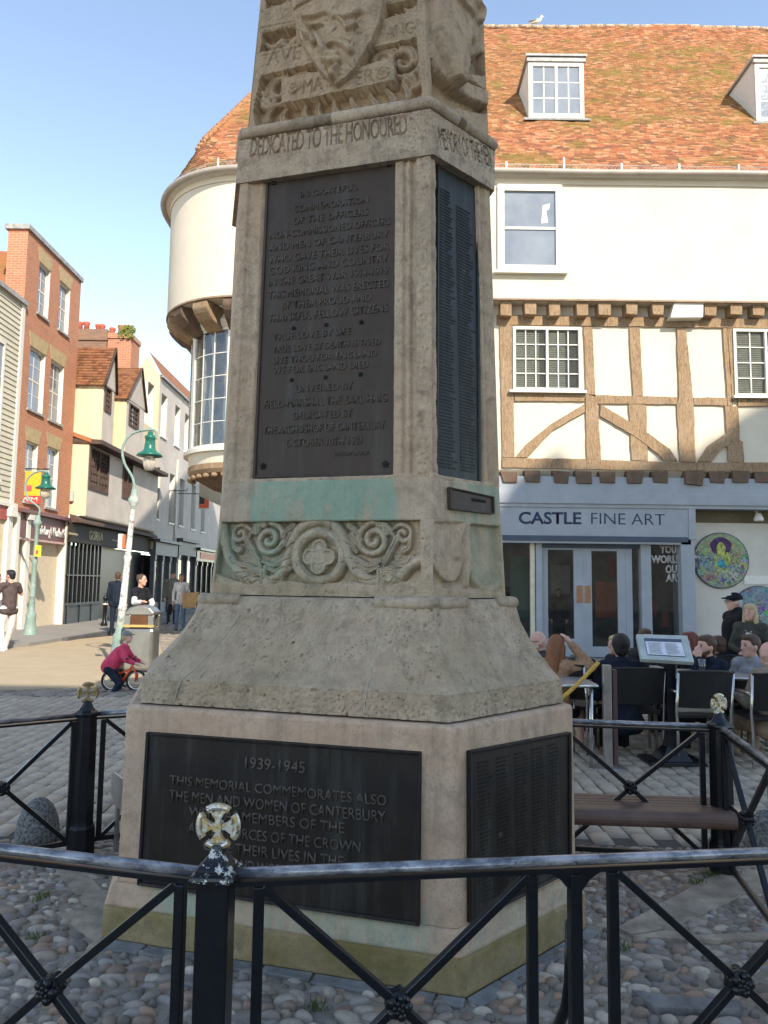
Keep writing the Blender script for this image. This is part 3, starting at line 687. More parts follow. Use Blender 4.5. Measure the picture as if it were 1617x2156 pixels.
# thin blue border stones against the base
mb=MB()
c0,c1,c2=cb0[0],cb0[1],cb0[2]
def edge_slabs(a,b,n_,rn):
    d=(b-a);L=np.linalg.norm(d);d=d/L;nn=np.array([d[1],-d[0],0]);x=0
    while x<L:
        l=rn.uniform(.16,.34);w_=rn.uniform(.05,.09)
        p=a+d*(x+.004)+nn*.006;q_=a+d*min(L,x+l-.008)+nn*.006
        mb=MB();mb.hexa([(*p[:2],-.01),(*q_[:2],-.01),(*(q_+nn*w_*.9)[:2],-.01),(*(p+nn*w_)[:2],-.01),(*p[:2],.02),(*q_[:2],.022),(*(q_+nn*w_*.9)[:2],.016),(*(p+nn*w_)[:2],.018)]);o=mb.build('edging_stone',SLAB,None,.004)
        o['kind']='structure'
        x+=l
edge_slabs(c0,c1,0,rn);edge_slabs(c1,c2,0,rn)
# setts beyond the cobbles
def setts(name,rows,mat,base_z=.0,seed=1):
    rn_=np.random.default_rng(seed);R=[]
    for (x0,x1,y0,y1,w_,l_,cond) in rows:
        k=0;x=x0
        while x<x1:
            y=y0+(k%2)*l_*.5+rn_.uniform(0,.05)
            while y<y1:
                l=l_*rn_.uniform(.8,1.2)
                if cond(x+w_/2,y+l/2): R.append((x+w_/2,y+l/2,w_*.5-.006,l*.5-.007,rn_.uniform(-.005,.005),rn_.uniform(-.02,.02),rn_.uniform(-.02,.02),rn_.random()))
                y+=l
            x+=w_;k+=1
    A=np.array(R);n=len(A);b=.012
    tmpl=np.array([(-1,-1,0,0),(1,-1,0,0),(1,1,0,0),(-1,1,0,0),(-1,-1,1,1),(1,-1,1,1),(1,1,1,1),(-1,1,1,1)],float)
    X=A[:,0:1]+tmpl[None,:,0]*(A[:,2:3]-b*tmpl[None,:,3]);Y=A[:,1:2]+tmpl[None,:,1]*(A[:,3:4]-b*tmpl[None,:,3])
    Z=base_z+tmpl[None,:,2]*(.020+A[:,4:5]+(X-A[:,0:1])*A[:,5:6]*3+(Y-A[:,1:2])*A[:,6:7]*3)
    V=np.stack([X,Y,Z],-1).reshape(-1,3);f=np.array([(4,5,6,7),(0,1,5,4),(1,2,6,5),(2,3,7,6),(3,0,4,7)]);FF=(f[None]+np.arange(n)[:,None,None]*8).reshape(-1,4)
    me=np_mesh(name,V,FF);at=me.attributes.new('rnd','FLOAT','POINT');at.data.foreach_set('value',np.repeat(A[:,7],8).astype(np.float32))
    o=mkobj(name,me,mat);o['kind']='structure';return o
def sett_mat(name,c1,c2,dark):
    t=NT(name);a=t.attr('rnd').outputs['Fac'];n=t.noise(12,6,.7);n4=t.noise(.8,4,.6);c=t.mix(a,c1,c2);c=t.mix(t.math('MULTIPLY',t.ramp(n,.4,.7),.5),c,dark);c=t.mix(t.math('MULTIPLY',t.ramp(n4,.45,.7),.35),c,dark);t.col(c);t.bump(n,.5,.01);return t.set(.8,0,.35)
S1=sett_mat('pale_setts',(.47,.39,.29),(.36,.30,.225),(.23,.19,.145));S2=sett_mat('rough_setts',(.36,.30,.23),(.22,.185,.15),(.13,.11,.09))
JB=ground_mat('dark_joint_sand',(.085,.078,.068),(.11,.10,.085),(.05,.046,.04),4,80,.5)
sheet('sett_bed',[(-12,4.68),(14,4.62),(14,17.2),(-12,17.2)],.0025,JB)
setts('paving_setts',[(-6.5,9.5,4.76,10.2,.135,.215,lambda x,y:abs(x)<y*.56+.4)],S1)
setts('paving_setts',[(-8.,10.5,10.3,16.6,.14,.2,lambda x,y:(x>-2.6 or y<11.4) and abs(x)<y*.56+.4)],S2,seed=4)
TAN=ground_mat('resin_gravel',(.36,.28,.18),(.42,.33,.215),(.22,.17,.11),2,70,.3)
pv=[G(*p) for p in ((-330,1462),(40,1456),(330,1444),(352,1400),(330,1345),(295,1335),(130,1352),(-40,1372),(-330,1390))]
sheet('resin_paving',[(p[0],p[1]) for p in pv],.034,TAN,thick=.03)
PAV=ground_mat('grey_pavement',(.22,.20,.18),(.28,.26,.23),(.13,.12,.11),1.5,50,.3)
kb=[G(*p,.0) for p in ((-330,1392),(-40,1374),(60,1364),(130,1352),(210,1338),(300,1321),(360,1306),(430,1287))]
sheet('pavement',[(p[0],p[1]) for p in kb]+[(-10.5,70),(-16,70),(-16,12)],.11,PAV,thick=.12)
KERB=plain('kerb_stone',(.10,.095,.09),.8,var=.3,sc=6,bump=.4)
mb=MB()
for a,b in zip(kb[3:-1],kb[4:]):
    d=(b-a);L=np.linalg.norm(d);d/=L;nn=np.array([d[1],-d[0],0]);mb.hexa([(*(a+nn*.16)[:2],-.02),(*(b+nn*.16)[:2],-.02),(*(b)[:2],-.02),(*(a)[:2],-.02),(*(a+nn*.15)[:2],.115),(*(b+nn*.15)[:2],.115),(*(b)[:2],.117),(*(a)[:2],.117)])
o=mb.build('kerb',KERB,None,.01);o['kind']='structure'
sheet('street',[(-8.6,16.4),(-2.7,16.4),(-3.5,70),(-10.5,70)],.003,JB)
setts('street_setts',[(-9.5,-3.2,16.5,40,.17,.3,lambda x,y:x>-6.6-(y-16.5)*.125 and x<-3.2 and x>-.34*y)],S2,seed=6,base_z=.001)
# tufts of moss / grass between the stones
mb=MB();rn=random.Random(5)
for px_ in ((85,1895),(665,2130),(1500,1850),(1540,1845),(1470,1865),(75,1980),(850,2150),(1310,2000)):
    c=G(*px_)
    for k in range(46):
        a=rn.uniform(0,2*PI);r_=rn.uniform(0,.05);x,y=c[0]+r_*math.cos(a),c[1]+r_*math.sin(a);h=rn.uniform(.015,.04);w_=.0025;dx,dy=rn.uniform(-.02,.02),rn.uniform(-.02,.02)
        mb.add([(x-w_,y,0.01),(x+w_,y,.01),(x+dx,y+dy,.012+h)],[(0,1,2)])
o=mb.build('moss_tufts',plain('moss_green',(.08,.11,.03),.9),fixn=False);o['kind']='stuff'
# ---------------------------------------------------------------- railings
def iron(name,c=(.004,.005,.007),rough=.30,chip=.0,wear=(.5,.5,.48)):
    t=NT(name);n=t.noise(30,4,.6);cc=t.ramp(n,.3,.7,c,[x*1.8 for x in c])
    if chip: cc=t.mix(t.ramp(t.noise(38,5,.75),.62-chip*.12,.64-chip*.12),cc,wear)
    t.col(cc);t.bump(n,.12,.003);return t.set(rough,0,.35)
IRON=iron('black_gloss_iron');IRONC=iron('chipped_black_iron',chip=.55);
t=NT('worn_highlit_handrail');n=t.noise(7,5,.7,t.pos((1,1,3)));n2=t.noise(60,4,.7)
c=t.mix(t.ramp(n,.42,.6),(.10,.105,.125),(.36,.36,.38));c=t.mix(t.ramp(n2,.62,.7),c,(.03,.03,.035));t.col(c);t.bump(n2,.1,.002);RAIL=t.set(.27,.35,.6)  # pale patches: silver wear plus the rail's highlight painted into the colour
t=NT('worn_gilt');n=t.noise(55,5,.75);c=t.mix(t.ramp(n,.45,.52),(.50,.36,.12),(.55,.54,.50));c=t.mix(t.ramp(t.noise(80,3),.6,.66),c,(.08,.07,.05));t.col(c);t.bump(n,.5,.004);GILT=t.set(.34,.55,.6)
t=NT('tarnished_gilt');n=t.noise(55,5,.75);c=t.mix(t.ramp(n,.45,.6),(.34,.25,.11),(.16,.13,.08));t.col(c);t.bump(n,.5,.004);GILTD=t.set(.42,.5,.5)
def cross(c,ang,R=.052,thick=.017,face_gold=GILT,par=None,name='cross_finial'):
    """cross pattee with curved outer ends"""
    t_=np.array([math.cos(ang),math.sin(ang),0]);n_=np.array([-math.sin(ang),math.cos(ang),0])
    mb=MB()
    for k in range(4):
        a0=k*PI/2
        for lo,hi,d0,d1 in ((.16,1.,-thick/2,thick/2),):
            pl=[]
            for rr,hw in ((.14,.10),(.4,.16),(.7,.36),(.88,.62)): pl.append((rr,hw))
            out=[(r_*R,h_*R) for r_,h_ in pl];arc=[(R*math.cos(x),R*math.sin(x)) for x in np.linspace(.62,-.62,7)]
            poly=[(a,b) for a,b in out]+arc+[(a,-b) for a,b in reversed(out)]
            fn=lambda a,b,d,a0=a0:tuple(np.array(c)+t_*(a*math.cos(a0)-b*math.sin(a0))+np.array([0,0,1])*(a*math.sin(a0)+b*math.cos(a0))+n_*d)
            mb.prism(poly,fn,-thick/2,thick/2)
        # raised rim on the arm's end
        rim=[tuple(np.array(c)+t_*(R*math.cos(a0+x))+np.array([0,0,1])*(R*math.sin(a0+x))) for x in np.linspace(-.62,.62,7)]
        mb.tube(rim,thick*.62,8)
    mb.box(c,(R*.42,thick*2.,R*.42),Matrix.Rotation(ang,3,'Z'))
    return mb.build(name,face_gold,par,.002)
def post(x,y,ang,kind,label,gold=GILT):
    t=thing('railing_post',(x,y,0),label,'railing post','posts of the iron railing')
    R3=Matrix.Rotation(ang,3,'Z')
    mb=MB()
    if kind=='square':
        mb.box((x,y,.40),(.088,.088,.80),R3);mb.build('shaft',IRON,t,.004)
        mb=MB();mb.lathe([(.0001,.80),(.083,.80),(.086,.808),(.083,.816),(.066,.820),(.066,.828),(.040,.848),(.026,.862),(.016,.885),(.0001,.886)],(x,y,0),4,rot0=ang+PI/4,sm=False)
        mb.build('cap',IRONC,t,.001)
    else:
        mb.lathe([(.0001,0),(.082,0),(.080,.165),(.070,.18),(.068,.20),(.064,.70),(.061,.80),(.0001,.80)],(x,y,0),8,rot0=ang+PI/8,sm=False);mb.build('shaft',IRON,t,.003)
        mb=MB();mb.lathe([(.0001,.795),(.072,.80),(.075,.812),(.072,.822),(.052,.832),(.034,.855),(.02,.885),(.0001,.887)],(x,y,0),8,rot0=ang+PI/8,sm=False);mb.build('cap',IRON,t,.001)
    cross((x,y,.932),ang,par=t,face_gold=gold)
    return t
RZ=.80;RB=.085
def rail(name,a,b,label,bays,mids=(),joint=None):
    """a,b: 2D ends; bays (s0,s1) metres along; mids s of strutted uprights"""
    a=np.array([a[0],a[1],0.]);b=np.array([b[0],b[1],0.]);L=np.linalg.norm(b-a);d=(b-a)/L;nn=np.array([d[1],-d[0],0])
    ang=math.atan2(d[1],d[0]);R3=Matrix.Rotation(ang,3,'Z');Zv=np.array([0,0,1.])
    t=thing('iron_railing',tuple(a),label,'railing','iron railing sections')
    P=lambda s,z:a+d*s+Zv*z
    mb=MB();mb.tube([P(.045,RZ+.006),P(L*.5,RZ+.005),P(L-.045,RZ+.006)],.0185,12,flat=.8);mb.build('handrail',RAIL,t)
    mb=MB();mb.box(tuple(P(L/2,RZ-.02)),(L-.09,.03,.012),R3);mb.build('under_rail',IRON,t)
    mb=MB();mb.box(tuple(P(L/2,RB)),(L-.10,.020,.028),R3);mb.build('bottom_rail',IRON,t,.003)
    for s0,s1 in bays:
        for s in (s0,s1):
            mb=MB();mb.box(tuple(P(s,(RZ-.03+RB)/2)),(.030,.026,RZ-.03-RB),R3);mb.build('upright',IRON,t,.003)
        sc=(s0+s1)/2;zc=(RZ+RB)/2
        for (sa,za) in ((s0+.01,RZ-.03),(s1-.01,RZ-.03),(s0+.01,RB+.01),(s1-.01,RB+.01)):
            p=P(sa,za);q=P(sc,zc);v=q-p;l=np.linalg.norm(v);mid=(p+q)/2
            rot=Vector((float(v[0]),float(v[1]),float(v[2]))).to_track_quat('X','Z').to_matrix();mb=MB();mb.box(tuple(mid),(l,.026,.024),rot);mb.build('cross_bar',IRON,t,.003)
        for sgn in (1,-1):
            mb=MB();c=P(sc,zc)+nn*sgn*.016
            mb.tube([P(sc,zc),c],.036,12)
            for k in range(5):
                an=2*PI*k/5;mb.sph(c+(d*math.cos(an)+Zv*math.sin(an))*.024+nn*sgn*.004,.015,8);an+=.6;mb.sph(c+(d*math.cos(an)+Zv*math.sin(an))*.012+nn*sgn*.010,.009,6)
            mb.sph(c+nn*sgn*.014,.008,6);mb.build('rosette_boss',IRON,t)
    for s in mids:
        mb=MB();mb.box(tuple(P(s,(RZ-.03)/2)),(.036,.036,RZ-.03),R3);mb.build('strutted_upright',IRON,t,.004)
        mb=MB();mb.prism([(-.075,RZ-.027),(.075,RZ-.027),(.045,RZ-.045),(.02,RZ-.075),(-.02,RZ-.075),(-.045,RZ-.045)],lambda u,z,k:tuple(P(s+u,z)+nn*k),-.012,.012);mb.build('bracket',IRON,t)
        inn=-nn;mb=MB();cv=[P(s,.62)+inn*.03,P(s,.45)+inn*.045,P(s,.36)+inn*.075,P(s,.26)+inn*.15,P(s,.12)+inn*.27,P(s,.0)+inn*.36];mb.tube(cv,.017,8);mb.build('back_stay',IRON,t)
    return t
Ap=G(456,1845,.8)[:2];Bp=G(183,1506,.8)[:2];Cp=G(1515,1532,.8)[:2]
def along(px_,py_,a,d):
    n_=np.array([d[1],-d[0],0]);q=PP(px_,py_,(a[0],a[1],0),n_);return float(np.dot(q[:2]-a,d))
dA=np.array([math.cos(math.radians(7.9)),math.sin(math.radians(7.9))]);sm_=along(1210,1900,Ap,dA);Dp=Ap+dA*sm_*2
sA=[along(x,1900,Ap,dA) for x in (545,1120,1290)]
dL=np.array([math.cos(math.radians(165.6)),math.sin(math.radians(165.6))]);sL=along(378,1950,Ap,dL)
Fp=Ap+dL*2.22
post(*Ap,math.radians(-2),'square','near square black iron post with a worn silver and gilt cross on its chipped cap')
post(*Bp,math.radians(20),'oct','black eight-sided iron post with a tarnished cross left behind the memorial',GILTD)
post(*Cp,math.radians(25),'oct','black eight-sided iron post with a bright gilt cross in front of the cafe tables')
post(*Dp,math.radians(40),'square','black iron post just past the right edge of the near railing')
post(*Fp,math.radians(60),'square','black iron post at the far left end of the near railing')
rail('rail',Ap,Dp,'nearest black iron railing with two crossed bays and a stayed middle upright',[(sA[0],sA[1]),(sA[2],sA[2]+sA[1]-sA[0])],(sm_,))
rail('rail',Fp,Ap,'near black iron railing running off to the left of the cross topped post',[(2.22-sL-.80,2.22-sL),(.08,.9)])
dB=np.array([math.cos(math.radians(215.8)),math.sin(math.radians(215.8))]);Hp=Bp+dB*1.6;s0=along(150,1650,Bp,dB)
rail('rail',Bp,Hp,'black iron railing running left from the post behind the memorial',[(s0,s0+.72)])
dB2=np.array([math.cos(math.radians(27)),math.sin(math.radians(27))]);Ep=Bp+dB2*1.25
s1_=along(212,1650,Bp,dB2);rail('rail',Bp,Ep,'black iron railing passing behind the left side of the memorial base',[(s1_,s1_+.8)])
dC=np.array([math.cos(math.radians(171.8)),math.sin(math.radians(171.8))]);C2=Cp+dC*2.9;sc_=along(1480,1650,Cp,dC)
rail('rail',Cp,C2,'black iron railing in front of the cafe tables between memorial and right post',[(sc_,sc_+.80),(sc_+.95,sc_+1.7)])
sc2=.09;rail('rail',Cp,Dp,'black iron railing leading from the right post towards the camera',[(sc2,sc2+.80),(sc2+.98,sc2+1.78)])
# ---------------------------------------------------------------- benches, boulders
WOOD=plain('brown_bench_wood',(.12,.075,.06),.5,var=.25,sc=5,bump=.2)
STL=plain('satin_steel',(.42,.40,.38),.35,.8,var=.15,sc=12)
def bench(a,b,label,ends=(1,1),zt=.42,w_=.40):
    a=np.array([a[0],a[1],0.]);b=np.array([b[0],b[1],0.]);L=np.linalg.norm(b-a);d=(b-a)/L;nn=np.array([d[1],-d[0],0]);Zv=np.array([0,0,1.])
    t=thing('curved_bench',tuple(a),label,'bench','low brown slatted benches around the railing')
    fn=lambda s:(lambda y,z,k:tuple(a+d*(s+k)+nn*y+Zv*z))
    prof=[]
    for k in range(9): an=PI/2+PI*k/8;prof.append((w_/2-.05+.055*-math.cos(an)*-1 if False else (w_/2-.045)+.045*math.cos(PI/2-PI*k/8),zt-.045+.045*math.sin(PI/2-PI*k/8)))
    mb=MB();mb.prism([(x,z) for x,z in prof]+[(.05,zt-.09),(.05,zt)],fn(0),.02,L-.02);mb.build('front_roll',WOOD,t)
    for k in range(4):
        y0=.04-.055*k;mb=MB();mb.prism([(y0,zt-.02),(y0,zt-.001),(y0-.048,zt-.001),(y0-.048,zt-.02)],fn(0),.02,L-.02);mb.build('slat',WOOD,t,.003)
    for e,s in zip(ends,(0.,L)):
        if not e: continue
        q=[(x,z) for x,z in prof]+[(w_/2-.09,zt-.16),(w_/2-.09,.0),(w_/2-.13,.0),(w_/2-.13,zt-.16),(-w_/2+.13,zt-.16),(-w_/2+.13,0),(-w_/2+.09,0),(-w_/2+.09,zt-.16),(-w_/2,zt-.1),(-w_/2,zt-.02),(-w_/2+.03,zt+.01)]
        q=[(x,z+.012 if z>zt-.05 else z) for x,z in q]
        mb=MB();mb.prism(q,fn(s),-.008,.008);mb.build('end_frame',STL,t)
bL=G(262,1655,.40);bR=G(1535,1700,.36);
bench(bL,(-.15,5.55,0),'low brown bench with a pale steel end frame, mostly hidden left behind the memorial',(1,0),.42,.42)
b2=G(1208,1690,.36);dd=bR-b2;bench(b2-dd*.7,bR,'low brown rolled-edge bench behind the railing on the right',(1,1),.37,.36)
GRAN=plain('speckled_granite',(.17,.17,.16),.9,var=.6,sc=60,bump=.8)
for px_,lab in (((78,1772),'rounded grey granite boulder behind the railing on the left'),((1617,1800),'grey granite boulder cut by the right edge of the picture')):
    c=G(*px_);mb=MB();mb.lathe([(.0001,-.02),(.125,-.02),(.13,.05),(.115,.14),(.085,.21),(.045,.25),(.0001,.265)],c,20);o=mb.build('granite_boulder',GRAN)
    tag(o,lab,'boulder','granite boulders by the railing')
# ---------------------------------------------------------------- corner house with the gallery
def glass_mat(name,tint,refl=.12,rough=.03):
    t=NT(name);t.n.remove(t.b);tr=t.n.new('ShaderNodeBsdfTransparent');tr.inputs[0].default_value=C3(tint);gl=t.n.new('ShaderNodeBsdfGlossy');gl.inputs['Roughness'].default_value=rough
    lw=t.n.new('ShaderNodeLayerWeight');lw.inputs[0].default_value=.35;m=t.math('ADD',t.math('MULTIPLY',lw.outputs['Fresnel'],.6),refl)
    mx=t.n.new('ShaderNodeMixShader');t.link(m,mx.inputs[0]);t.link(tr.outputs[0],mx.inputs[1]);t.link(gl.outputs[0],mx.inputs[2]);t.link(mx.outputs[0],t.n['Material Output'].inputs[0]);return t.m
GLASS=glass_mat('shop_glass',(.75,.78,.76),.10)
t=NT('sky_toned_window_glass');n=t.noise(1.3,4,.6);t.col(t.ramp(n,.3,.7,(.15,.165,.185),(.24,.25,.265)));t.bump(t.noise(6,2),.15,.02);WGL=t.set(.08,0,.8)  # grey-blue sky reflection painted into the pane colour
t=NT('dark_window_glass');n=t.noise(2.3,4,.6);t.col(t.ramp(n,.35,.7,(.05,.05,.05),(.16,.15,.13)));t.bump(t.noise(6,2),.15,.02);DGL=t.set(.08,0,.8)
t=NT('cream_render');n=t.noise(1.1,5,.65);n2=t.noise(45,4,.6);st=t.noise(2.5,4,.6,t.pos((3,3,.3)))
c=t.mix(t.ramp(n,.4,.7),(.62,.545,.43),(.56,.49,.385));c=t.mix(t.math('MULTIPLY',t.ramp(st,.55,.75),.22),c,(.5,.43,.33));t.col(c);t.bump(t.math('ADD',n,t.math('MULTIPLY',n2,.25)),.25,.02);CREAM=t.set(.9,0,.2)
WHT=plain('white_paint',(.68,.64,.56),.5,var=.06,sc=9,bump=.05)
t=NT('old_oak');vv=t.pos((9,9,1.6));n=t.noise(2.5,6,.7,vv,1.5);n2=t.noise(1.5,4,.6);n3=t.noise(9,6,.75,t.pos((12,12,1.2)))
c=t.mix(t.ramp(n,.38,.62),(.37,.245,.14),(.22,.145,.085));c=t.mix(t.math('MULTIPLY',t.ramp(n2,.45,.7),.5),c,(.38,.28,.19));c=t.mix(t.ramp(n3,.55,.62),c,(.07,.048,.034));t.col(c);t.bump(t.math('ADD',n,t.math('MULTIPLY',n3,-.8)),.7,.02);OAK=t.set(.85,0,.2)
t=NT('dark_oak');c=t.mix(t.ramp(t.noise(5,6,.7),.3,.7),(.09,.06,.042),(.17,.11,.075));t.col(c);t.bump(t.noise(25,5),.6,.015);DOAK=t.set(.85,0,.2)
BLU=plain('slate_blue_paint',(.30,.315,.335),.45,var=.07,sc=3,bump=.05)
BLUD=plain('deep_slate_blue',(.055,.07,.10),.5,var=.08,sc=3)
LEAD=plain('grey_lead',(.33,.32,.30),.55,var=.25,sc=6,bump=.2)
GUT=plain('taupe_gutter',(.36,.31,.26),.5,var=.1,sc=3)
INK=plain('navy_lettering',(.02,.03,.07),.5)
def tile_mat(name,cols,moss=.3,mossc=(.17,.14,.035)):
    t=NT(name);a=t.attr('rnd').outputs['Fac'];r=t.n.new('ShaderNodeValToRGB');cr=r.color_ramp;cr.interpolation='CONSTANT';cr.elements[0].color=C3(cols[0]);cr.elements[0].position=0
    cr.elements[1].position=1/len(cols);cr.elements[1].color=C3(cols[1])
    for i,c in enumerate(cols[2:]): e=cr.elements.new((i+2)/len(cols));e.color=C3(c)
    t.link(a,r.inputs[0]);n=t.noise(.7,5,.65);n2=t.noise(18,5,.7);z=t.sep(t.pos())[2]
    c=t.mix(t.math('MULTIPLY',t.ramp(n2,.4,.7),.5),r.outputs[0],(.14,.062,.035))
    up=t.band(z,13.6,20,.7);mf=t.math('MULTIPLY',t.ramp(t.noise(1.1,6,.75),.50,.66),moss)
    mf=t.math('ADD',mf,t.math('MULTIPLY',t.math('MULTIPLY',up,t.ramp(n2,.42,.55)),.35));c=t.mix(mf,c,mossc)
    c=t.mix(t.math('MULTIPLY',t.ramp(t.noise(30,5,.75),.66,.72),.6),c,(.5,.45,.32));t.col(c);t.bump(n2,.5,.012);return t.set(.9,0,.2)
TILE=tile_mat('orange_clay_tiles',[(.40,.155,.072),(.34,.125,.06),(.45,.20,.10),(.25,.105,.06),(.50,.27,.15),(.37,.145,.075),(.19,.095,.06),(.43,.19,.10)],.75)
def tiles(name,rows,mapf,mat,parent,tw=.17,ex=.11,th=.018,seed=1):
    """rows: list of (s,a0,a1); mapf(a,s)->(P,N)"""
    r=np.random.default_rng(seed);V=[];F_=[];A=[]
    for k,(s,a0,a1) in enumerate(rows):
        a=a0-(k%2)*tw/2
        while a<a1:
            b=min(a+tw*r.uniform(.93,1.07),a1);aa=max(a,a0)
            if b-aa>.02:
                l=r.uniform(-.006,.006);h=th*r.uniform(.8,1.5);tl=r.uniform(-.004,.006)
                p0,n0=mapf(aa+.002,s+l);p1,n1=mapf(b-.002,s+l+tl);p2,n2=mapf(b-.002,s+ex*1.1);p3,n3=mapf(aa+.002,s+ex*1.1)
                i=len(V);V+=[p0+n0*h,p1+n1*(h+tl),p2+n2*.003,p3+n3*.003,p0-n0*.01,p1-n1*.01];F_+=[(i,i+1,i+2,i+3),(i+4,i+5,i+1,i)];A+=[r.random()]*6
            a=b if b>a else a+tw
    me=np_mesh(name,np.array(V),np.array(F_));at=me.attributes.new('rnd','FLOAT','POINT');at.data.foreach_set('value',np.array(A,np.float32));return mkobj(name,me,mat,parent)
def grid_window(par,fn,a0,a1,z0,z1,cols,rows,fw=.07,bw=.025,mull=0,mw=.06,depth=.06,glass=None,frame=None,name='window',sill=0,back=None,mid=None,rec=.0,nseg=1):
    """fn(a,z,d) -> point, d outward. parts: window(frame) > pane, sill"""
    frame=frame or WHT;glass=glass or WGL;mb=MB()
    def bar(x0,x1,y0,y1,d0,d1):
        k=nseg if (x1-x0)>(y1-y0) else 1
        for i in range(k):
            xa=x0+(x1-x0)*i/k;xb=x0+(x1-x0)*(i+1)/k
            mb.hexa([fn(xa,y0,d1),fn(xb,y0,d1),fn(xb,y0,d0),fn(xa,y0,d0),fn(xa,y1,d1),fn(xb,y1,d1),fn(xb,y1,d0),fn(xa,y1,d0)])
    bar(a0,a1,z0,z0+fw,-.02,depth);bar(a0,a1,z1-fw,z1,-.02,depth);bar(a0,a0+fw,z0+fw,z1-fw,-.02,depth-.002);bar(a1-fw,a1,z0+fw,z1-fw,-.02,depth-.002)
    lights=[]
    inner0,inner1=a0+fw,a1-fw
    if mull:
        w_=(inner1-inner0-mull*mw)/(mull+1)
        for m in range(mull+1):
            l0=inner0+m*(w_+mw);lights.append((l0,l0+w_))
            if m<mull: bar(l0+w_,l0+w_+mw,z0+fw,z1-fw,-.02,depth-.004)
    else: lights=[(inner0,inner1)]
    for l0,l1 in lights:
        for c in range(1,cols): x=l0+(l1-l0)*c/cols;bar(x-bw/2,x+bw/2,z0+fw,z1-fw,-.01+rec,depth*.55)
        for r in range(1,rows):
            y=z0+fw+(z1-z0-2*fw)*r/rows;bb_=mw*.5 if mid==r else bw/2
            bar(l0,l1,y-bb_,y+bb_,-.01+rec,depth*.6 if mid==r else depth*.5)
    o=mb.build(name,frame,par)
    g=MB();
    for i in range(nseg):
        xa=a0+fw*.5+(a1-a0-fw)*i/nseg;xb=a0+fw*.5+(a1-a0-fw)*(i+1)/nseg
        g.add([fn(xa,z0+fw*.5,rec+.018),fn(xb,z0+fw*.5,rec+.018),fn(xb,z1-fw*.5,rec+.018),fn(xa,z1-fw*.5,rec+.018)],[(0,1,2,3)])
    g.build('pane',glass,o,fixn=False)
    if sill:
        s=MB();x0,x1=a0-sill,a1+sill
        for i in range(nseg):
            xa=x0+(x1-x0)*i/nseg;xb=x0+(x1-x0)*(i+1)/nseg
            s.hexa([fn(xa,z0-.06,depth+.07),fn(xb,z0-.06,depth+.07),fn(xb,z0-.06,-.02),fn(xa,z0-.06,-.02),fn(xa,z0-.001,depth+.06),fn(xb,z0-.001,depth+.06),fn(xb,z0-.001,-.02),fn(xa,z0-.001,-.02)])
        s.build('sill',frame,o)
    return o
def flat_text(name,txt,fn,a0,z0,a1,z1,h,mat,par,d0=.0,d1=.008,bold=0.,space=1.,outline=False):
    V,T=text_mesh(txt,space,bold);n=len(V);e=V[:,0]/V[:,0].max()
    P=np.array([fn(a0+(a1-a0)*ee,z0+(z1-z0)*ee+v*h,d1) for ee,v in zip(e,V[:,1])]);Q=np.array([fn(a0+(a1-a0)*ee,z0+(z1-z0)*ee+v*h,d0) for ee,v in zip(e,V[:,1])])
    ed={}
    for t_ in T:
        for i,j in ((t_[0],t_[1]),(t_[1],t_[2]),(t_[2],t_[0])): ed[(i,j)]=1
    sd=[(i,j) for (i,j) in ed if (j,i) not in ed];S=np.array([(i,i+n,j+n) for i,j in sd]+[(i,j+n,j) for i,j in sd])
    me=np_mesh(name,np.concatenate([P,Q]),np.concatenate([T,S]));return mkobj(name,me,mat,par)
YW=16.55;YT=16.90;YS=17.05;YF=16.85
gal=thing('corner_house',(3,17,0),'cream timber framed corner house with orange tiled roof, rounded left end and blue gallery shopfront','house')
TC=np.array([-3.35,18.8]);TR=2.25
zb=onY(1300,632,YW)[2];ze=onY(1300,362,16.35)[2]
XR=17.
mb=MB();
n=18;arc=[(TC[0]+TR*math.cos(a),TC[1]+TR*math.sin(a)) for a in np.linspace(PI,1.5*PI,n)]
outer=[(TC[0]-TR,27.)]+arc+[(XR,YW)];vs=[];fs=[]
for x,y in outer: vs+=[(x,y,zb),(x,y,ze)]
for i in range(len(outer)-1): fs.append((2*i,2*i+2,2*i+3,2*i+1))
mb.add(vs,fs,0,False);o=mb.build('upper_wall',CREAM,gal,fixn=False)
for p in o.data.polygons: p.use_smooth=p.index not in (0,len(fs)-1)
# soffit under the jetty
def offarc(R,Yfront,z,xr=XR): return [(TC[0]-R,27.,z)]+[(TC[0]+R*math.cos(a),TC[1]+R*math.sin(a),z) for a in np.linspace(PI,1.5*PI,n)]+[(xr,TC[1]-R,z)]
def strip(R0,z0,R1,z1,mat,name,sm=False):
    a=offarc(R0,0,z0);b=offarc(R1,0,z1);mb=MB();m=len(a);mb.add(a+b,[(i,i+1,m+i+1,m+i) for i in range(m-1)],0,sm);return mb.build(name,mat,gal,fixn=False)
BRN=plain('brown_trim',(.26,.17,.11),.7,var=.2,sc=5)
strip(TR-.03,zb-.035,TR+.02,zb-.03,BRN,'jetty_trim');strip(TR+.02,zb-.03,TR+.02,zb+.01,BRN,'jetty_trim')
strip(TR-.45,zb-.03,TR-.03,zb-.035,CREAM,'soffit')
MR=TR-(YT-YW)
zm1=zb;zsill0=onY(1300,990,YT)[2]
mb=MB();mb.add([(-3.2,YT,zsill0-.02),(XR,YT,zsill0-.02),(XR,YT,zm1),(-3.2,YT,zm1)],[(0,1,2,3)]);mb.build('timber_storey_wall',CREAM,gal,fixn=False)
mb=MB();mb.add([(-3.2,YT,zsill0-.02),(XR,YT,zsill0-.02),(XR,YT+.4,zsill0-.42),(-3.2,YT+.4,zsill0-.42)],[(0,1,2,3)]);mb.build('lower_soffit',CREAM,gal,fixn=False)
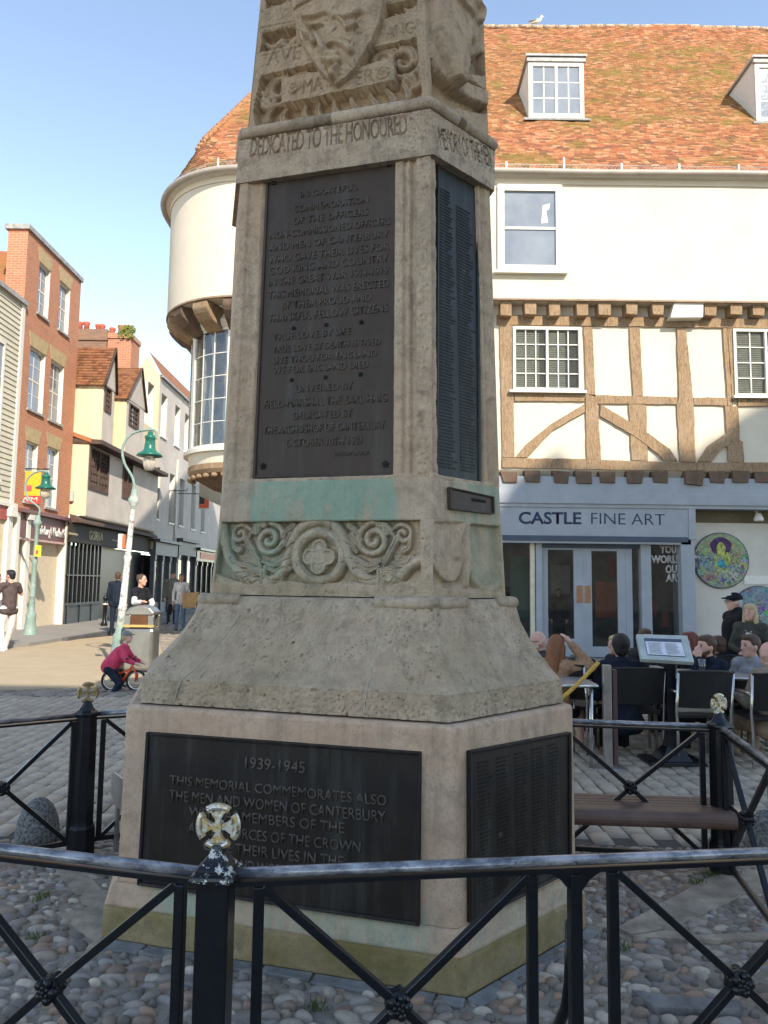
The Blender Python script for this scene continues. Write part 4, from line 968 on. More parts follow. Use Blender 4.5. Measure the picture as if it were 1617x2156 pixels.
mb=MB();mb.add([(TC[0]-1.55,19.6,zsill0-.4),(TC[0]-1.55,27,zsill0-.4),(TC[0]-1.55,27,zm1),(TC[0]-1.55,19.6,zm1)],[(0,1,2,3)]);mb.add([(-3.3,17.4,0),(-3.3,27,0),(-3.3,27,4),(-3.3,17.4,4)],[(0,1,2,3)]);mb.build('side_wall',CREAM,gal,fixn=False)
def fT(a,z,d): return (a,YT-d,z)
def pxpoly(pl,Y): return [(onY(x,y,Y)[0],onY(x,y,Y)[2]) for x,y in pl]
def beam(pl,name='timber_beam',Y=YT,th=.05,mat=None):
    q=pxpoly(pl,Y-th);out=[];rn_=random.Random(int(pl[0][0]*7+pl[0][1]))
    for i in range(len(q)):
        a=q[i];b=q[(i+1)%len(q)];L=math.hypot(b[0]-a[0],b[1]-a[1]);m=max(1,int(L/.14))
        for k in range(m):
            e=k/m;j=.008 if k else .0
            out.append((a[0]+(b[0]-a[0])*e+rn_.uniform(-j,j),a[1]+(b[1]-a[1])*e+rn_.uniform(-j,j)))
    mb=MB();mb.prism(out,lambda a,b,d:(a,Y-d,b),-.01,th);return mb.build(name,mat or OAK,gal)
def joist(pl,Y0,Y1,mat=OAK,name='joist_end'):
    q=pxpoly(pl,Y1);mb=MB();rn_=random.Random(int(pl[0][0]));q=[(a+rn_.uniform(-.02,.02),b+rn_.uniform(-.02,.02)) for a,b in q]
    mb.prism(q,lambda a,b,d:(a,d,b),Y1+rn_.uniform(-.02,.03),Y0);return mb.build(name,mat,gal,.012)
PL=[[(1046,662),(1617,672),(1640,673),(1640,692),(1617,691),(1046,683)],[(1052,683.5),(1078,684),(1084,963),(1058,963)],[(1229,688),(1247,688.5),(1254,835),(1234,829)],[(1232,829),(1257,832),(1266,968),(1236,966)],
[(1084,825),(1231,829),(1231,845),(1084,844)],[(1325,690),(1347,690.5),(1354,833),(1333,834)],[(1324,851),(1361,852),(1364,971),(1330,969)],[(1257,832),(1426,836),(1426,851),(1258,850)],[(1461,837),(1531,837),(1531,854),(1462,852)],[(1425,689),(1444,690),(1461,851),(1465,974),(1432,972),(1425.5,850),(1430,837)],
[(1522,691),(1531,691),(1542,854),(1532.5,854)],[(1532,691),(1543,692),(1552,835),(1543,854)],[(1526,854.5),(1554,855),(1557,902),(1557,926),(1564,930),(1567,974),(1534,974)],[(1553,838),(1640,839),(1640,855),(1555,855)],
[(1057,964),(1235,966),(1235,988),(1057,984)],[(1236,966.5),(1465,975),(1465,992),(1236,988)],[(1466,974),(1640,974),(1640,997),(1466,994)],
[(1231,850),(1232,867),(1165,905),(1110,963),(1085,963),(1108,935),(1160,893)],[(1264,851),(1300,872),(1365,912),(1410,945),(1427,971),(1398,970),(1385,955),(1335,917),(1264,876)],[(1556,903),(1556,925),(1520,945),(1498,972),(1470,972),(1490,940),(1525,915)]]
for i,pl in enumerate(PL): beam(pl,th=.05 if i<17 else .062)
for x in (1018,1066,1118,1168,1227,1273,1331,1385,1497,1550,1600,1650,1700): joist([(x-14,633),(x+13,633),(x+12,664),(x-12,663)],YT+.1,YW+.06)
joist([(1420,634),(1482,634),(1480,667),(1414,667)],YT+.1,YW+.01,WHT,'white_bracket')
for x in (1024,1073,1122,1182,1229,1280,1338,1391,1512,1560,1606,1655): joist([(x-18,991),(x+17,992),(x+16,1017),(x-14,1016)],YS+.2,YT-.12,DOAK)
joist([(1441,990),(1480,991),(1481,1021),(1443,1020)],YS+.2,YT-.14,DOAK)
# windows of the timber storey, the upper window
W=pxpoly([(1080,822),(1223,690)],YT-.05);win=grid_window(gal,fT,W[0][0],W[1][0],W[0][1],W[1][1],3,4,.065,.022,1,.05,.09,GLASS,sill=.09)
W2=pxpoly([(1547,834),(1617,694)],YT-.05);grid_window(gal,fT,W2[0][0],W2[0][0]+1.5,W2[0][1],W2[1][1],2,4,.06,.022,1,.05,.09,GLASS,sill=.06)
BLIND=plain('pale_blind',(.58,.54,.46),.8);DRM=plain('dim_room',(.22,.21,.19),.9)
for ww in (W,[(W2[0][0],W2[0][1]),(W2[0][0]+1.5,W2[1][1])]):
    mb=MB();mb.bb(ww[0][0]+.02,ww[1][0]-.02,YT-.006,YT-.003,ww[0][1]+.02,ww[1][1]-.02);mb.build('room_behind',DRM,gal)
for (x0,x1,z0,z1) in ((W[0][0]+.08,W[0][0]+.62,W[0][1]+.1,W[1][1]-.12),(W[0][0]+.83,W[0][0]+1.22,W[0][1]+.1,W[1][1]-.12),(W2[0][0]+.08,W2[0][0]+.66,W2[0][1]+.1,W2[1][1]-.1)):
    mb=MB();z=z0
    while z<z1: mb.bb(x0,x1,YT-.014,YT-.0075,z,z+.038);z+=.052
    mb.build('blind_slats',BLIND,gal)['kind']='stuff'
fU=lambda a,z,d:(a,YW-d,z)
W=pxpoly([(1048,571),(1183,390)],YW-.05);grid_window(gal,fU,W[0][0],W[1][0],W[0][1],W[1][1],1,2,.15,.03,0,.06,.075,WGL,sill=.10,mid=1)
tm_=pxpoly([(1140,470),(1143,432),(1158,428),(1156,440),(1150,444),(1154,468)],YW-.03);mb=MB();mb.prism(tm_,lambda a,b,d:(a,YW-.02-d,b),0,.003);mb.build('torn_tape',WHT,gal)
# cornice, gutter and guard
strip(TR+.03,ze-.22,TR+.03,ze-.08,CREAM,'eaves_board');strip(TR+.03,ze-.08,TR+.16,ze-.02,WHT,'eaves_board');strip(TR,ze-.22,TR+.03,ze-.22,CREAM,'eaves_board')
path=[(p[0],p[1],p[2]) for p in offarc(TR+.20,0,ze-.01)];mb=MB();mb.tube([path[0]]+path[1:-1]+[(x,path[-1][1],path[-1][2]+.012*math.sin(x)) for x in np.linspace(-3.,XR,14)],.075,10);mb.build('gutter',GUT,gal)
path=[(p[0],p[1],p[2]) for p in offarc(TR+.14,0,ze+.19)]
mb=MB();wr=[Vector(p) for p in path[1:]];mb.tube(wr,.008,5);mb.tube([v-Vector((0,0,.15)) for v in wr],.006,5)
seg=[];
for a,b in zip(wr[:-1],wr[1:]):
    L=(b-a).length;m=max(1,int(L/.09))
    for k in range(m): p=a+(b-a)*k/m;q=a+(b-a)*(k+1)/m;mb.tube([p,q-Vector((0,0,.15))],.0035,3,caps=False);mb.tube([p-Vector((0,0,.15)),q],.0035,3,caps=False)
mb.build('roof_guard',plain('galvanised_wire',(.45,.42,.38),.5,.5),gal)
for px_ in (1066,1308,1429,1554,1187,460,700,820,940):
    p=onY(px_,340,16.41);mb=MB();mb.bb(p[0]-.02,p[0]+.02,16.38,16.40,ze-.02,ze+(.36 if px_==1187 else .24));mb.build('guard_bracket',WHT,gal)
# roof
PIT=math.radians(50);tp=math.tan(PIT);yE=YW-.17;R0=TR+.17
rp=PP(1300,58,(0,yE,ze),(0,-math.sin(PIT),math.cos(PIT)));zr=rp[2];SL=(zr-ze)/math.sin(PIT);nr=int(SL/.11)
sag=lambda x,s:-.07*math.sin((x-1.5)*.55)*(s/SL)+.018*math.sin(x*2.3+s*1.1)+.012*math.sin(x*5.1-s*2.)
Nf=np.array([0,-math.sin(PIT),math.cos(PIT)])
def mFront(a,s): return np.array([a,yE+s*math.cos(PIT),ze+s*math.sin(PIT)])+Nf*sag(a,s)*1.,Nf
dorm=[]
hpn=lambda px_,py_:PP(px_,py_,(0,yE,ze),(0,-math.sin(PIT),math.cos(PIT)))
H1,H2=hpn(430,297),hpn(520,211);s1h=(H1[2]-ze)/math.sin(PIT);s2h=(H2[2]-ze)/math.sin(PIT);hs_=(H2[0]-H1[0])/(s2h-s1h)
def crn(s):
    e=min(1.,s/s1h);cx_=TC[0]+(H1[0]-TC[0])*e if s<s1h else H1[0]+(s-s1h)*hs_;cy_=TC[1]+(H1[1]-TC[1])*e if s<s1h else yE+s*math.cos(PIT);return cx_,cy_,R0*(1-e)
rows=[(k*.11,crn(k*.11)[0],XR) for k in range(nr+1)]
tiles('roof',rows,mFront,TILE,gal)
V_=[];r=np.random.default_rng(9);F_=[];A_=[]
def mC(a,s):
    cx_,cy_,rr=crn(s);th=PI+a;return np.array([cx_+rr*math.cos(th),cy_+rr*math.sin(th),ze+s*math.sin(PIT)]),np.array([math.cos(th)*.75,math.sin(th)*.75,.66])
for k in range(int(s1h/.11)+1):
    s=k*.11;rr=max(crn(s)[2],.05);da=min(.5,.17/rr);a=-(k%2)*da/2
    while a<PI/2:
        a2=min(a+da,PI/2);aa=max(a,0.)
        if a2>aa+.01:
            h=.018*r.uniform(.8,1.6);p0,n0=mC(aa+.002,s);p1,n1=mC(a2-.002,s+r.uniform(-.005,.01));p2,n2=mC(a2-.002,s+.12);p3,n3=mC(aa+.002,s+.12)
            i=len(V_);V_+=[p0+n0*h,p1+n1*h,p2+n2*.003,p3+n3*.003,p0-n0*.01,p1-n1*.01];F_+=[(i,i+1,i+2,i+3),(i+4,i+5,i+1,i)];A_+=[r.random()]*6
        a=a2 if a2>a else a+da
me=np_mesh('roof',np.array(V_),np.array(F_));at=me.attributes.new('rnd','FLOAT','POINT');at.data.foreach_set('value',np.array(A_,np.float32));mkobj('hipped_roof_end',me,TILE,gal)
def mSide(a,s):
    cx_,cy_,rr=crn(s);return np.array([cx_-rr,-a,ze+s*math.sin(PIT)]),np.array([-.8,0,.6])
tiles('roof',[(k*.11,-27.,-crn(k*.11)[1]) for k in range(nr+1)],mSide,TILE,gal,seed=3)
mb=MB();k=s1h*.75
while k<SL:
    p=mC(PI/4,k)[0] if k<s1h else np.array([crn(k)[0],crn(k)[1],ze+k*math.sin(PIT)]);k2=k+.17;q=np.array([crn(k2)[0],crn(k2)[1],ze+k2*math.sin(PIT)]);
    if k2<s1h: q=mC(PI/4,k2)[0]
    mb.tube([tuple(p+np.array([0,0,.03])),tuple(q+np.array([0,0,-.01]))],[.085,.05],7);k+=.16
mb.build('hip_tiles',plain('orange_hip_tile',(.40,.19,.09),.9,var=.4,sc=14,bump=.5),gal)
yR=yE+SL*math.cos(PIT);xr0=crn(SL)[0];mb=MB()
x=xr0
while x<XR:
    z0_=zr+sag(x,SL)*math.cos(PIT);mb.tube([(x,yR,z0_+.0),(x+.43,yR,z0_+.012)],.085,8);x+=.44
mb.build('ridge_tiles',plain('lichened_ridge',(.42,.30,.20),.9,var=.5,sc=14,bump=.5),gal)
mb=MB();mb.add([(xr0-.5,yR,zr-.05),(XR,yR,zr-.05),(XR,yR+4,zr-4.6),(xr0-.5,yR+4,zr-4.6)],[(0,1,2,3)]);mb.build('rear_slope',TILE,gal,fixn=False)
mb=MB();mb.add([(-4.4,yR,zb),(XR,yR,zb),(XR,yR,zr-.15),(xr0,yR,zr-.15)],[(0,1,2,3)]);mb.add([(XR,YW,0),(XR,yR+4,0),(XR,yR+4,ze),(XR,yR,zr),(XR,YW,ze)],[(0,1,2,3,4)]);mb.build('gable_wall',CREAM,gal,fixn=False)
# dormers
def dormer(pxl,pyb,wpx,hpx,lab=None):
    p=PP(pxl,pyb,(0,yE,ze),(0,-math.sin(PIT),math.cos(PIT)));Yd=p[1]-.02;x0=p[0];z0=p[2]+.02
    q=onY(pxl+wpx,pyb-hpx,Yd);x1=q[0];z1=q[2]
    mb=MB();yb=lambda z:yE+(z-ze)/tp
    mb.add([(x0,Yd+.04,z0),(x1,Yd+.04,z0),(x1,Yd+.04,z1-.06),(x0,Yd+.04,z1-.06),(x0,yb(z1)+.1,z1-.06),(x1,yb(z1)+.1,z1-.06),(x0,Yd+.04,z0-.1),(x1,Yd+.04,z0-.1)],[(0,1,2,3),(3,2,5,4),(6,3,4),(7,5,2)]);d=mb.build('dormer',WHT,gal,fixn=False)
    mb=MB();mb.bb(x0-.07,x1+.07,Yd-.10,yb(z1)+.15,z1-.05,z1+.02);mb.build('dormer_roof',LEAD,d,.01)
    mb=MB();mb.bb(x0-.05,x1+.05,Yd-.06,Yd+.02,z1-.17,z1-.052);mb.build('dormer_fascia',LEAD,d)
    mb=MB();mb.bb(x0-.08,x1+.08,Yd-.085,Yd-.06,z1-.05+.0,z1+.022);mb.build('dormer_drip_edge',WHT,d)
    fn=lambda a,z,dd:(a,Yd+.03-dd,z);grid_window(d,fn,x0+.0,x1-.0,z0+.0,z1-.175,2,3,.11,.028,1,.07,.05,WGL,name='dormer_window')
    mb=MB();mb.hexa([(x0-.16,Yd-.16,z0-.16),(x1+.16,Yd-.16,z0-.16),(x1+.12,Yd+.03,z0-.02),(x0-.12,Yd+.03,z0-.02),(x0-.16,Yd-.17,z0-.12),(x1+.16,Yd-.17,z0-.13),(x1+.1,Yd+.03,z0+.03),(x0-.1,Yd+.03,z0+.03)]);mb.build('lead_apron',LEAD,d)
    # weathered verge at the cheek
    mb=MB();mb.hexa([(x0-.30,yb(z1)-.22,z1-.34),(x0-.02,yb(z1)-.30,z1-.34),(x0-.02,yb(z1)-.1,z1-.3),(x0-.26,yb(z1)-.1,z1-.3),(x0-.28,yb(z1)-.24,z1-.28),(x0-.02,yb(z1)-.32,z1-.28),(x0-.02,yb(z1)-.1,z1-.2),(x0-.26,yb(z1)-.1,z1-.2)][:8]) if False else None
dormer(1113,250,115,130);dormer(1592,258,118,135)
gp=(onY(1130,52,yR)[0],yR,onY(1130,52,yR)[2]);g=thing('gull',(gp[0],gp[1],zr+.08),'small white and grey gull sitting on the tiled roof ridge','gull')
mb=MB();z=zr+.12;gx=gp[0];mb.tube([(gx-.28,yR,z+.02),(gx-.15,yR,z+.05),(gx,yR,z+.08),(gx+.10,yR,z+.12),(gx+.15,yR,z+.2),(gx+.17,yR,z+.25)],[.015,.06,.085,.07,.045,.035],10);mb.sph((gx+.18,yR,z+.27),.05,10);mb.tube([(gx+.2,yR,z+.265),(gx+.28,yR,z+.25)],[.018,.004],6);mb.build('body',WHT,g)
mb=MB();mb.tube([(gx-.32,yR-.05,z+.03),(gx-.1,yR-.07,z+.08),(gx+.05,yR-.07,z+.09)],[.02,.05,.02],8,flat=.4);mb.build('wing',plain('gull_grey',(.3,.31,.33),.7),g)
# corner turret details: carved brackets and bow window
for k in range(5):
    a=PI-.02+k*(PI/2)/4.2;c,s=math.cos(a),math.sin(a);mb=MB();prof=[(MR-.45,-.62),(MR-.22,-.60),(MR-.05,-.50),(MR+.10,-.44),(MR+.26,-.30),(TR-.02,-.20),(TR-.02,-.04),(MR-.45,-.04)]
    mb.prism(prof,lambda r_,z,d:(TC[0]+c*r_-s*d,TC[1]+s*r_+c*d,zb+z),-.22,.22);mb.build('carved_bracket',OAK if k%2 else DOAK,gal,.03)
zc1=onY(430,683,17.4)[2];zs0=onY(430,946,17.4)[2];BR=1.60
fBow=lambda a,z,d:(TC[0]+(BR+d)*math.cos(a),TC[1]+(BR+d)*math.sin(a),z)
mb=MB();mb.lathe([(BR+.02,zs0),(BR+.02,zs0)],(TC[0],TC[1],0),8) if False else None
def ring(name,prof,mat,a0=PI*.86,a1=PI*1.52,n=26):
    mb=MB();vs=[];m=len(prof)
    for k in range(n+1):
        a=a0+(a1-a0)*k/n
        for r_,z in prof: vs.append((TC[0]+r_*math.cos(a),TC[1]+r_*math.sin(a),z))
    fs=[(k*m+i,(k+1)*m+i,(k+1)*m+(i+1)%m,k*m+(i+1)%m) for k in range(n) for i in range(m)]+[tuple(range(m)),tuple(range(n*m+m-1,n*m-1,-1))]
    mb.add(vs,fs);return mb.build(name,mat,gal)
ring('bow_cornice',[(BR-.1,zc1-.12),(BR+.08,zc1-.12),(BR+.14,zc1),(BR+.14,zc1+.06),(BR+.02,zc1+.22),(BR+.02,zb-.04),(BR-.1,zb-.04)],CREAM)
ring('bow_sill',[(BR-.1,zs0-.05),(BR+.12,zs0-.05),(BR+.13,zs0+.03),(BR+.05,zs0+.06),(BR-.1,zs0+.06)],WHT)
ring('bow_apron',[(BR-.12,zs0-.32),(BR-.02,zs0-.32),(BR+.02,zs0-.05),(BR-.1,zs0-.05)],CREAM)
ring('bow_corbel',[(BR-.3,zs0-.58),(BR-.06,zs0-.54),(BR+.0,zs0-.45),(BR+.0,zs0-.32),(BR-.3,zs0-.32)],OAK)
ring('bow_corbel',[(BR-.8,zs0-.86),(BR-.6,zs0-.80),(BR-.2,zs0-.58),(BR-.8,zs0-.58)],DOAK)
for k in range(9):
    a=PI*.98+k*.17;mb=MB();mb.sph((TC[0]+(BR-.06)*math.cos(a),TC[1]+(BR-.06)*math.sin(a),zs0-.60),.085,8,sc=(1,1,.7));mb.build('carved_drop',OAK,gal)
for a0,a1 in ((PI*.93,PI*1.185),(PI*1.185,PI*1.44)):
    grid_window(gal,fBow,a0,a1,zs0+.06,zc1-.12,3,5,.055,.017,0,.05,.05,GLASS,name='bow_window',nseg=8)
mb=MB();mb.add([(TC[0]+.9*BR*math.cos(a)*.78,TC[1]+.78*BR*.9*math.sin(a),z) for a in np.linspace(PI*.9,PI*1.5,10) for z in (zs0,zc1)],[(2*i,2*i+2,2*i+3,2*i+1) for i in range(9)]);mb.build('inner_blind',plain('shaded_room',(.30,.25,.19),.9,var=.5,sc=2.2),gal,fixn=False)
for k,a in enumerate((PI*.98,PI*1.04,PI*1.11,PI*1.22,PI*1.30,PI*1.4)):
    mb=MB();mb.tube([(TC[0]+1.42*math.cos(a),TC[1]+1.42*math.sin(a),z+.0) for z in np.linspace(zs0+.1,zc1-.2,8)],[.05+.03*math.sin(i*1.3+k) for i in range(8)],6);mb.build('curtain',WHT,gal)
# the shopfront
z1s=zsill0-.02
def sb(x0,y0,x1,y1,Ya,Yb,name,mat,par=gal,bev=.004):
    """box whose front (at Yb) spans these photograph pixels"""
    a=onY(x0,y1,Yb);b=onY(x1,y0,Yb);mb=MB();mb.bb(a[0],b[0],Yb,Ya,min(a[2],b[2]),max(a[2],b[2]));return mb.build(name,mat,par,bev)
shop=gal
sb(560,1012,1900,1047,17.4,YF-.02,'frieze_board',BLU);sb(560,1047,1900,1052,17.4,YF-.10,'cornice',BLU);sb(560,1052,1900,1060,17.4,YF-.06,'cornice',BLU)
sb(560,1060,1453,1136,17.4,YF-.03,'sign_board',BLU)
sb(1040,1064,1444,1067,YF-.03,YF-.045,'sign_edge',BLU);sb(1040,1131,1449,1137,YF-.03,YF-.06,'sign_edge',BLUD)
fS=lambda a,z,d:(a,YF-.03-d,z)
def pxt(px_,py_,Y): q=onY(px_,py_,Y);return q[0],q[2]
a=pxt(1092,1102,YF-.03);b=pxt(1224,1103,YF-.03);flat_text('shop_lettering','CASTLE',fS,a[0],a[1],b[0],b[1],.262,INK,gal,-.0,.006,bold=.022)
a=pxt(1245,1103,YF-.03);b=pxt(1400,1106,YF-.03);flat_text('shop_lettering','FINE ART',fS,a[0],a[1],b[0],b[1],.262,INK,gal,-.0,.006,bold=-.012)
gz=.05
sb(1440,1136,1462,1395,17.35,YF-.03,'pilaster',BLU);sb(1451,1062,1464,1136,17.3,YF-.05,'pilaster',BLU)
sb(1130,1137,1141,1392,17.2,YS-.08,'shop_post',BLU);sb(1354,1137,1370,1392,17.2,YS-.08,'shop_post',BLU)
CRMJ=plain('cream_jamb',(.62,.56,.42),.6);sb(1118,1137,1126,1392,17.15,YS-.04,'window_jamb',CRMJ);sb(1434,1137,1441,1392,17.15,YS-.04,'window_jamb',CRMJ)
for (x0,x1) in ((560,1118),(1370,1434)):
    sb(x0,1372,x1,1392,17.25,YS-.05,'stall_riser',BLUD);a=pxt(x0,1372,YS);b=pxt(x1,1137,YS);mb=MB();mb.add([(a[0],YS,a[1]),(b[0],YS,a[1]),(b[0],YS,b[1]),(a[0],YS,b[1])],[(0,1,2,3)]);mb.build('shop_window',GLASS,gal,fixn=False)
sb(1141,1137,1354,1153,17.25,YS+.0,'door_head',BLUD)
def leaf(x0,x1,gx0,gx1,gy0,gy1,name='door'):
    o=sb(x0,1153,gx0,1388,YS+.10,YS+.04,name,BLU,gal);sb(gx1,1153,x1,1388,YS+.10,YS+.04,'stile',BLU,o);sb(gx0,1153,gx1,gy0,YS+.098,YS+.042,'rail',BLU,o);sb(gx0,gy1,gx1,1388,YS+.098,YS+.042,'rail',BLU,o)
    a=pxt(gx0,gy1,YS+.07);b=pxt(gx1,gy0,YS+.07);mb=MB();mb.add([(a[0],YS+.07,a[1]),(b[0],YS+.07,a[1]),(b[0],YS+.07,b[1]),(a[0],YS+.07,b[1])],[(0,1,2,3)]);mb.build('pane',GLASS,o,fixn=False);return o
d1=leaf(1142,1229,1153,1210,1157,1345);d2=leaf(1231,1320,1245,1303,1160,1362)
COP=plain('copper_plate',(.45,.26,.16),.35,.7);sb(1214,1233,1228,1270,YS+.04,YS+.03,'push_plate',COP,d1);sb(1232,1233,1244,1270,YS+.04,YS+.03,'push_plate',COP,d2)
sb(1321,1153,1330,1388,YS+.12,YS+.03,'door_jamb',BLU);a=pxt(1330,1388,YS+.08);b=pxt(1354,1153,YS+.08);mb=MB();mb.add([(a[0],YS+.08,a[1]),(b[0],YS+.08,a[1]),(b[0],YS+.08,b[1]),(a[0],YS+.08,b[1])],[(0,1,2,3)]);mb.build('side_light',GLASS,gal,fixn=False)
sb(1060,1389,1470,1400,17.4,YS-.14,'doorstep',plain('door_step',(.22,.2,.18),.8))
# interior behind the glass
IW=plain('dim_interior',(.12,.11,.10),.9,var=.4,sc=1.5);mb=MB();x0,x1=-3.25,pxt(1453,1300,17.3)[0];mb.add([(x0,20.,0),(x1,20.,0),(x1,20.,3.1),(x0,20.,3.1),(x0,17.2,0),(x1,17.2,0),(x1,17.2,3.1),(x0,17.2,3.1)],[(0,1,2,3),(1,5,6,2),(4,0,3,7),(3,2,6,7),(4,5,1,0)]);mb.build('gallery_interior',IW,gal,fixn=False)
RED=plain('gallery_red',(.40,.03,.04),.6);GRN=plain('display_green',(.08,.16,.13),.7);ORG=plain('display_orange',(.5,.12,.04),.6)
for (x0,y0,x1,y1,Y,m,nm) in ((1255,1225,1300,1300,19.2,ORG,'framed_picture'),(1375,1262,1432,1300,19.4,RED,'display_panel'),(1395,1290,1415,1320,18.6,ORG,'framed_picture'),(1075,1170,1112,1300,19.,GRN,'framed_picture'),(1160,1190,1200,1250,19.6,plain('interior_pale',(.3,.28,.26),.7),'framed_picture'),(1385,1355,1425,1372,17.6,plain('printed_card',(.6,.6,.58),.7),'display_card'),(1280,1170,1300,1215,19.7,RED,'framed_picture')):
    sb(x0,y0,x1,y1,Y+.05,Y,nm,m,gal)
for (t_,xa,xb,yb) in (('YOUR',1389,1437,1164),('WORLD',1371,1437,1185),('OUR',1402,1437,1206),('ART',1402,1437,1224)):
    a=pxt(xa,yb,YS-.005);b=pxt(xb,yb,YS-.005);fz=lambda a_,z,d:(a_,YS-.004-d,z)
    flat_text('window_lettering',t_,fz,a[0],a[1],b[0],b[1],.165,WHT,gal,0,.002,bold=.035);flat_text('window_lettering',t_,fz,a[0]+.01,a[1]+.005,b[0]-.01,b[1]+.005,.155,BLUD,gal,.002,.003,bold=-.022)
# right bay: pale display wall
PW=plain('pale_display_wall',(.56,.51,.43),.85,var=.08,sc=1.5,bump=.1)
YD=17.25;sb(1453,1040,1900,1100,YD+.2,YD-.02,'soffit_board',plain('olive_brown_board',(.13,.105,.065),.8))
sb(1458,1096,1900,1398,YD+.2,YD,'display_wall',PW)
lt=thing('floodlight',onY(1597,1085,YD-.2),'small white adjustable floodlight fixed above the round pictures','lamp')
c=onY(1597,1088,YD-.2);mb=MB();mb.lathe([(.0001,-.1),(.10,-.1),(.11,-.06),(.06,.08),(.0001,.09)],c,14);mb.build('lamp_head',WHT,lt);mb=MB();mb.tube([(c[0]-.02,YD-.2,c[2]+.08),(c[0]-.03,YD-.1,c[2]+.16),(c[0]-.03,YD-.02,c[2]+.17)],.02,8);mb.build('arm',WHT,lt)
def art(cx_,cy_,rpx,lab,seed):
    c=onY(cx_,cy_,YD-.06);r=rpx/F*YD;t=thing('round_picture',(c[0],YD,c[2]),lab,'picture')
    tt=NT('art_print_%d'%seed);p=tt.pos();v=tt.n.new('ShaderNodeTexVoronoi');v.inputs['Scale'].default_value=7;w_=tt.n.new('ShaderNodeVectorMath');w_.operation='ADD'
    nz=tt.n.new('ShaderNodeTexNoise');nz.inputs['Scale'].default_value=5;tt.link(p,nz.inputs['Vector']);tt.link(p,w_.inputs[0]);tt.link(nz.outputs['Color'],w_.inputs[1]);tt.link(w_.outputs[0],v.inputs['Vector'])
    hs=tt.n.new('ShaderNodeHueSaturation');tt.link(v.outputs['Color'],hs.inputs['Color']);hs.inputs['Saturation'].default_value=.85;hs.inputs['Value'].default_value=.42
    cc=tt.mix(tt.ramp(tt.noise(16,5,.75),.5,.56),hs.outputs[0],(.04,.04,.06));cc=tt.mix(tt.math('MULTIPLY',tt.ramp(tt.noise(2.4,3,.5),.4,.5),.55),cc,(.30,.36,.12) if seed==1 else (.14,.25,.28));tt.col(cc);tt.set(.5)
    mb=MB();mb.prism([(r*math.cos(x),r*math.sin(x)) for x in np.linspace(0,2*PI,40,endpoint=False)],lambda a,b,d:(c[0]+a,YD-d,c[2]+b),.0,.05);mb.build('print',tt.m,t)
    mb=MB();mb.tube([(c[0]+r*math.cos(x),YD-.03,c[2]+r*math.sin(x)) for x in np.linspace(0,2*PI,41)],.022,6,caps=False);mb.build('rim',BLUD,t)
    if seed==1:
        el=lambda cx,cy,rx,ry:[(cx+rx*math.cos(a)*(1+.06*math.sin(5*a)),cy+ry*math.sin(a)) for a in np.linspace(0,2*PI,22,endpoint=False)]
        for n_,(poly,col) in enumerate(((el(0,.52,.40,.34),(.07,.02,.10)),(el(0,.40,.17,.27),(.40,.42,.10)),(el(0,-.12,.14,.14),(.04,.30,.36)),(el(.22,.05,.10,.26),(.35,.40,.08)),(el(-.22,.02,.09,.24),(.30,.38,.14)))):
            mb=MB();mb.prism([(a*r,b*r) for a,b in poly],lambda a,b,d:(c[0]+a,YD-d,c[2]+b),.05,.053+.002*n_);mb.build('painted_shape',plain('paint_%d'%n_,col,.5,var=.6,sc=11),t)
art(1519,1180,57,'large round bright graffiti style picture high on the pale gallery wall',1)
art(1600,1292,56,'round picture in blues and reds lower down behind the standing couple',2)
pl=onY(1592,1220,YD-.02);mb=MB();mb.bb(onY(1566,1220,YD)[0],onY(1640,1220,YD)[0],YD-.03,YD,onY(1590,1230,YD)[2],onY(1590,1212,YD)[2]);o=mb.build('wall_label',WHT);tag(o,'long white label strip between the two round pictures','label')
# ---------------------------------------------------------------- the street on the left
BRK=brick('orange_brick',(.52,.20,.095),(.42,.15,.07),(.46,.36,.27),.225,.075,'Y',.010,.5)
BRKX=brick('orange_brick_front',(.52,.20,.095),(.42,.15,.07),(.46,.36,.27),.225,.075,'X',.010,.5)
BRKD=brick('sooty_brick',(.30,.15,.08),(.20,.10,.06),(.25,.2,.15),.225,.075,'X',.010,.6)
t=NT('cream_street_plaster');n=t.noise(1.2,5,.6);c=t.mix(t.ramp(n,.4,.7),(.66,.54,.36),(.60,.48,.32));c=t.mix(t.math('MULTIPLY',t.ramp(t.noise(3,4,.6,t.pos((3,3,.3))),.5,.75),.2),c,(.35,.28,.2));t.col(c);t.bump(n,.2,.02);PLA=t.set(.9,0,.2)
PGR=plain('grey_shaded_plaster',(.52,.46,.40),.9,var=.1,sc=1.2,bump=.15)  # street faces carry their grazing shade as a greyer plaster colour
TANL=plain('tan_stone_lintel',(.44,.34,.19),.9,var=.12,sc=6)
DWD=plain('dark_brown_timber',(.09,.055,.04),.8,var=.3,sc=8,bump=.3)
BLK=plain('black_shop_paint',(.012,.013,.016),.35,var=.2)
DGR=plain('dark_grey_paint',(.05,.056,.062),.5,var=.15,sc=3)
SGR=plain('blue_grey_shop_paint',(.10,.115,.13),.5,var=.15,sc=3)
MAR=plain('maroon_fascia',(.13,.035,.03),.5,var=.15)
def fXp(X): return lambda a,z,d:(X+d,a,z)
def yz(px_,py_,X): q=onX(px_,py_,X);return q[1],q[2]
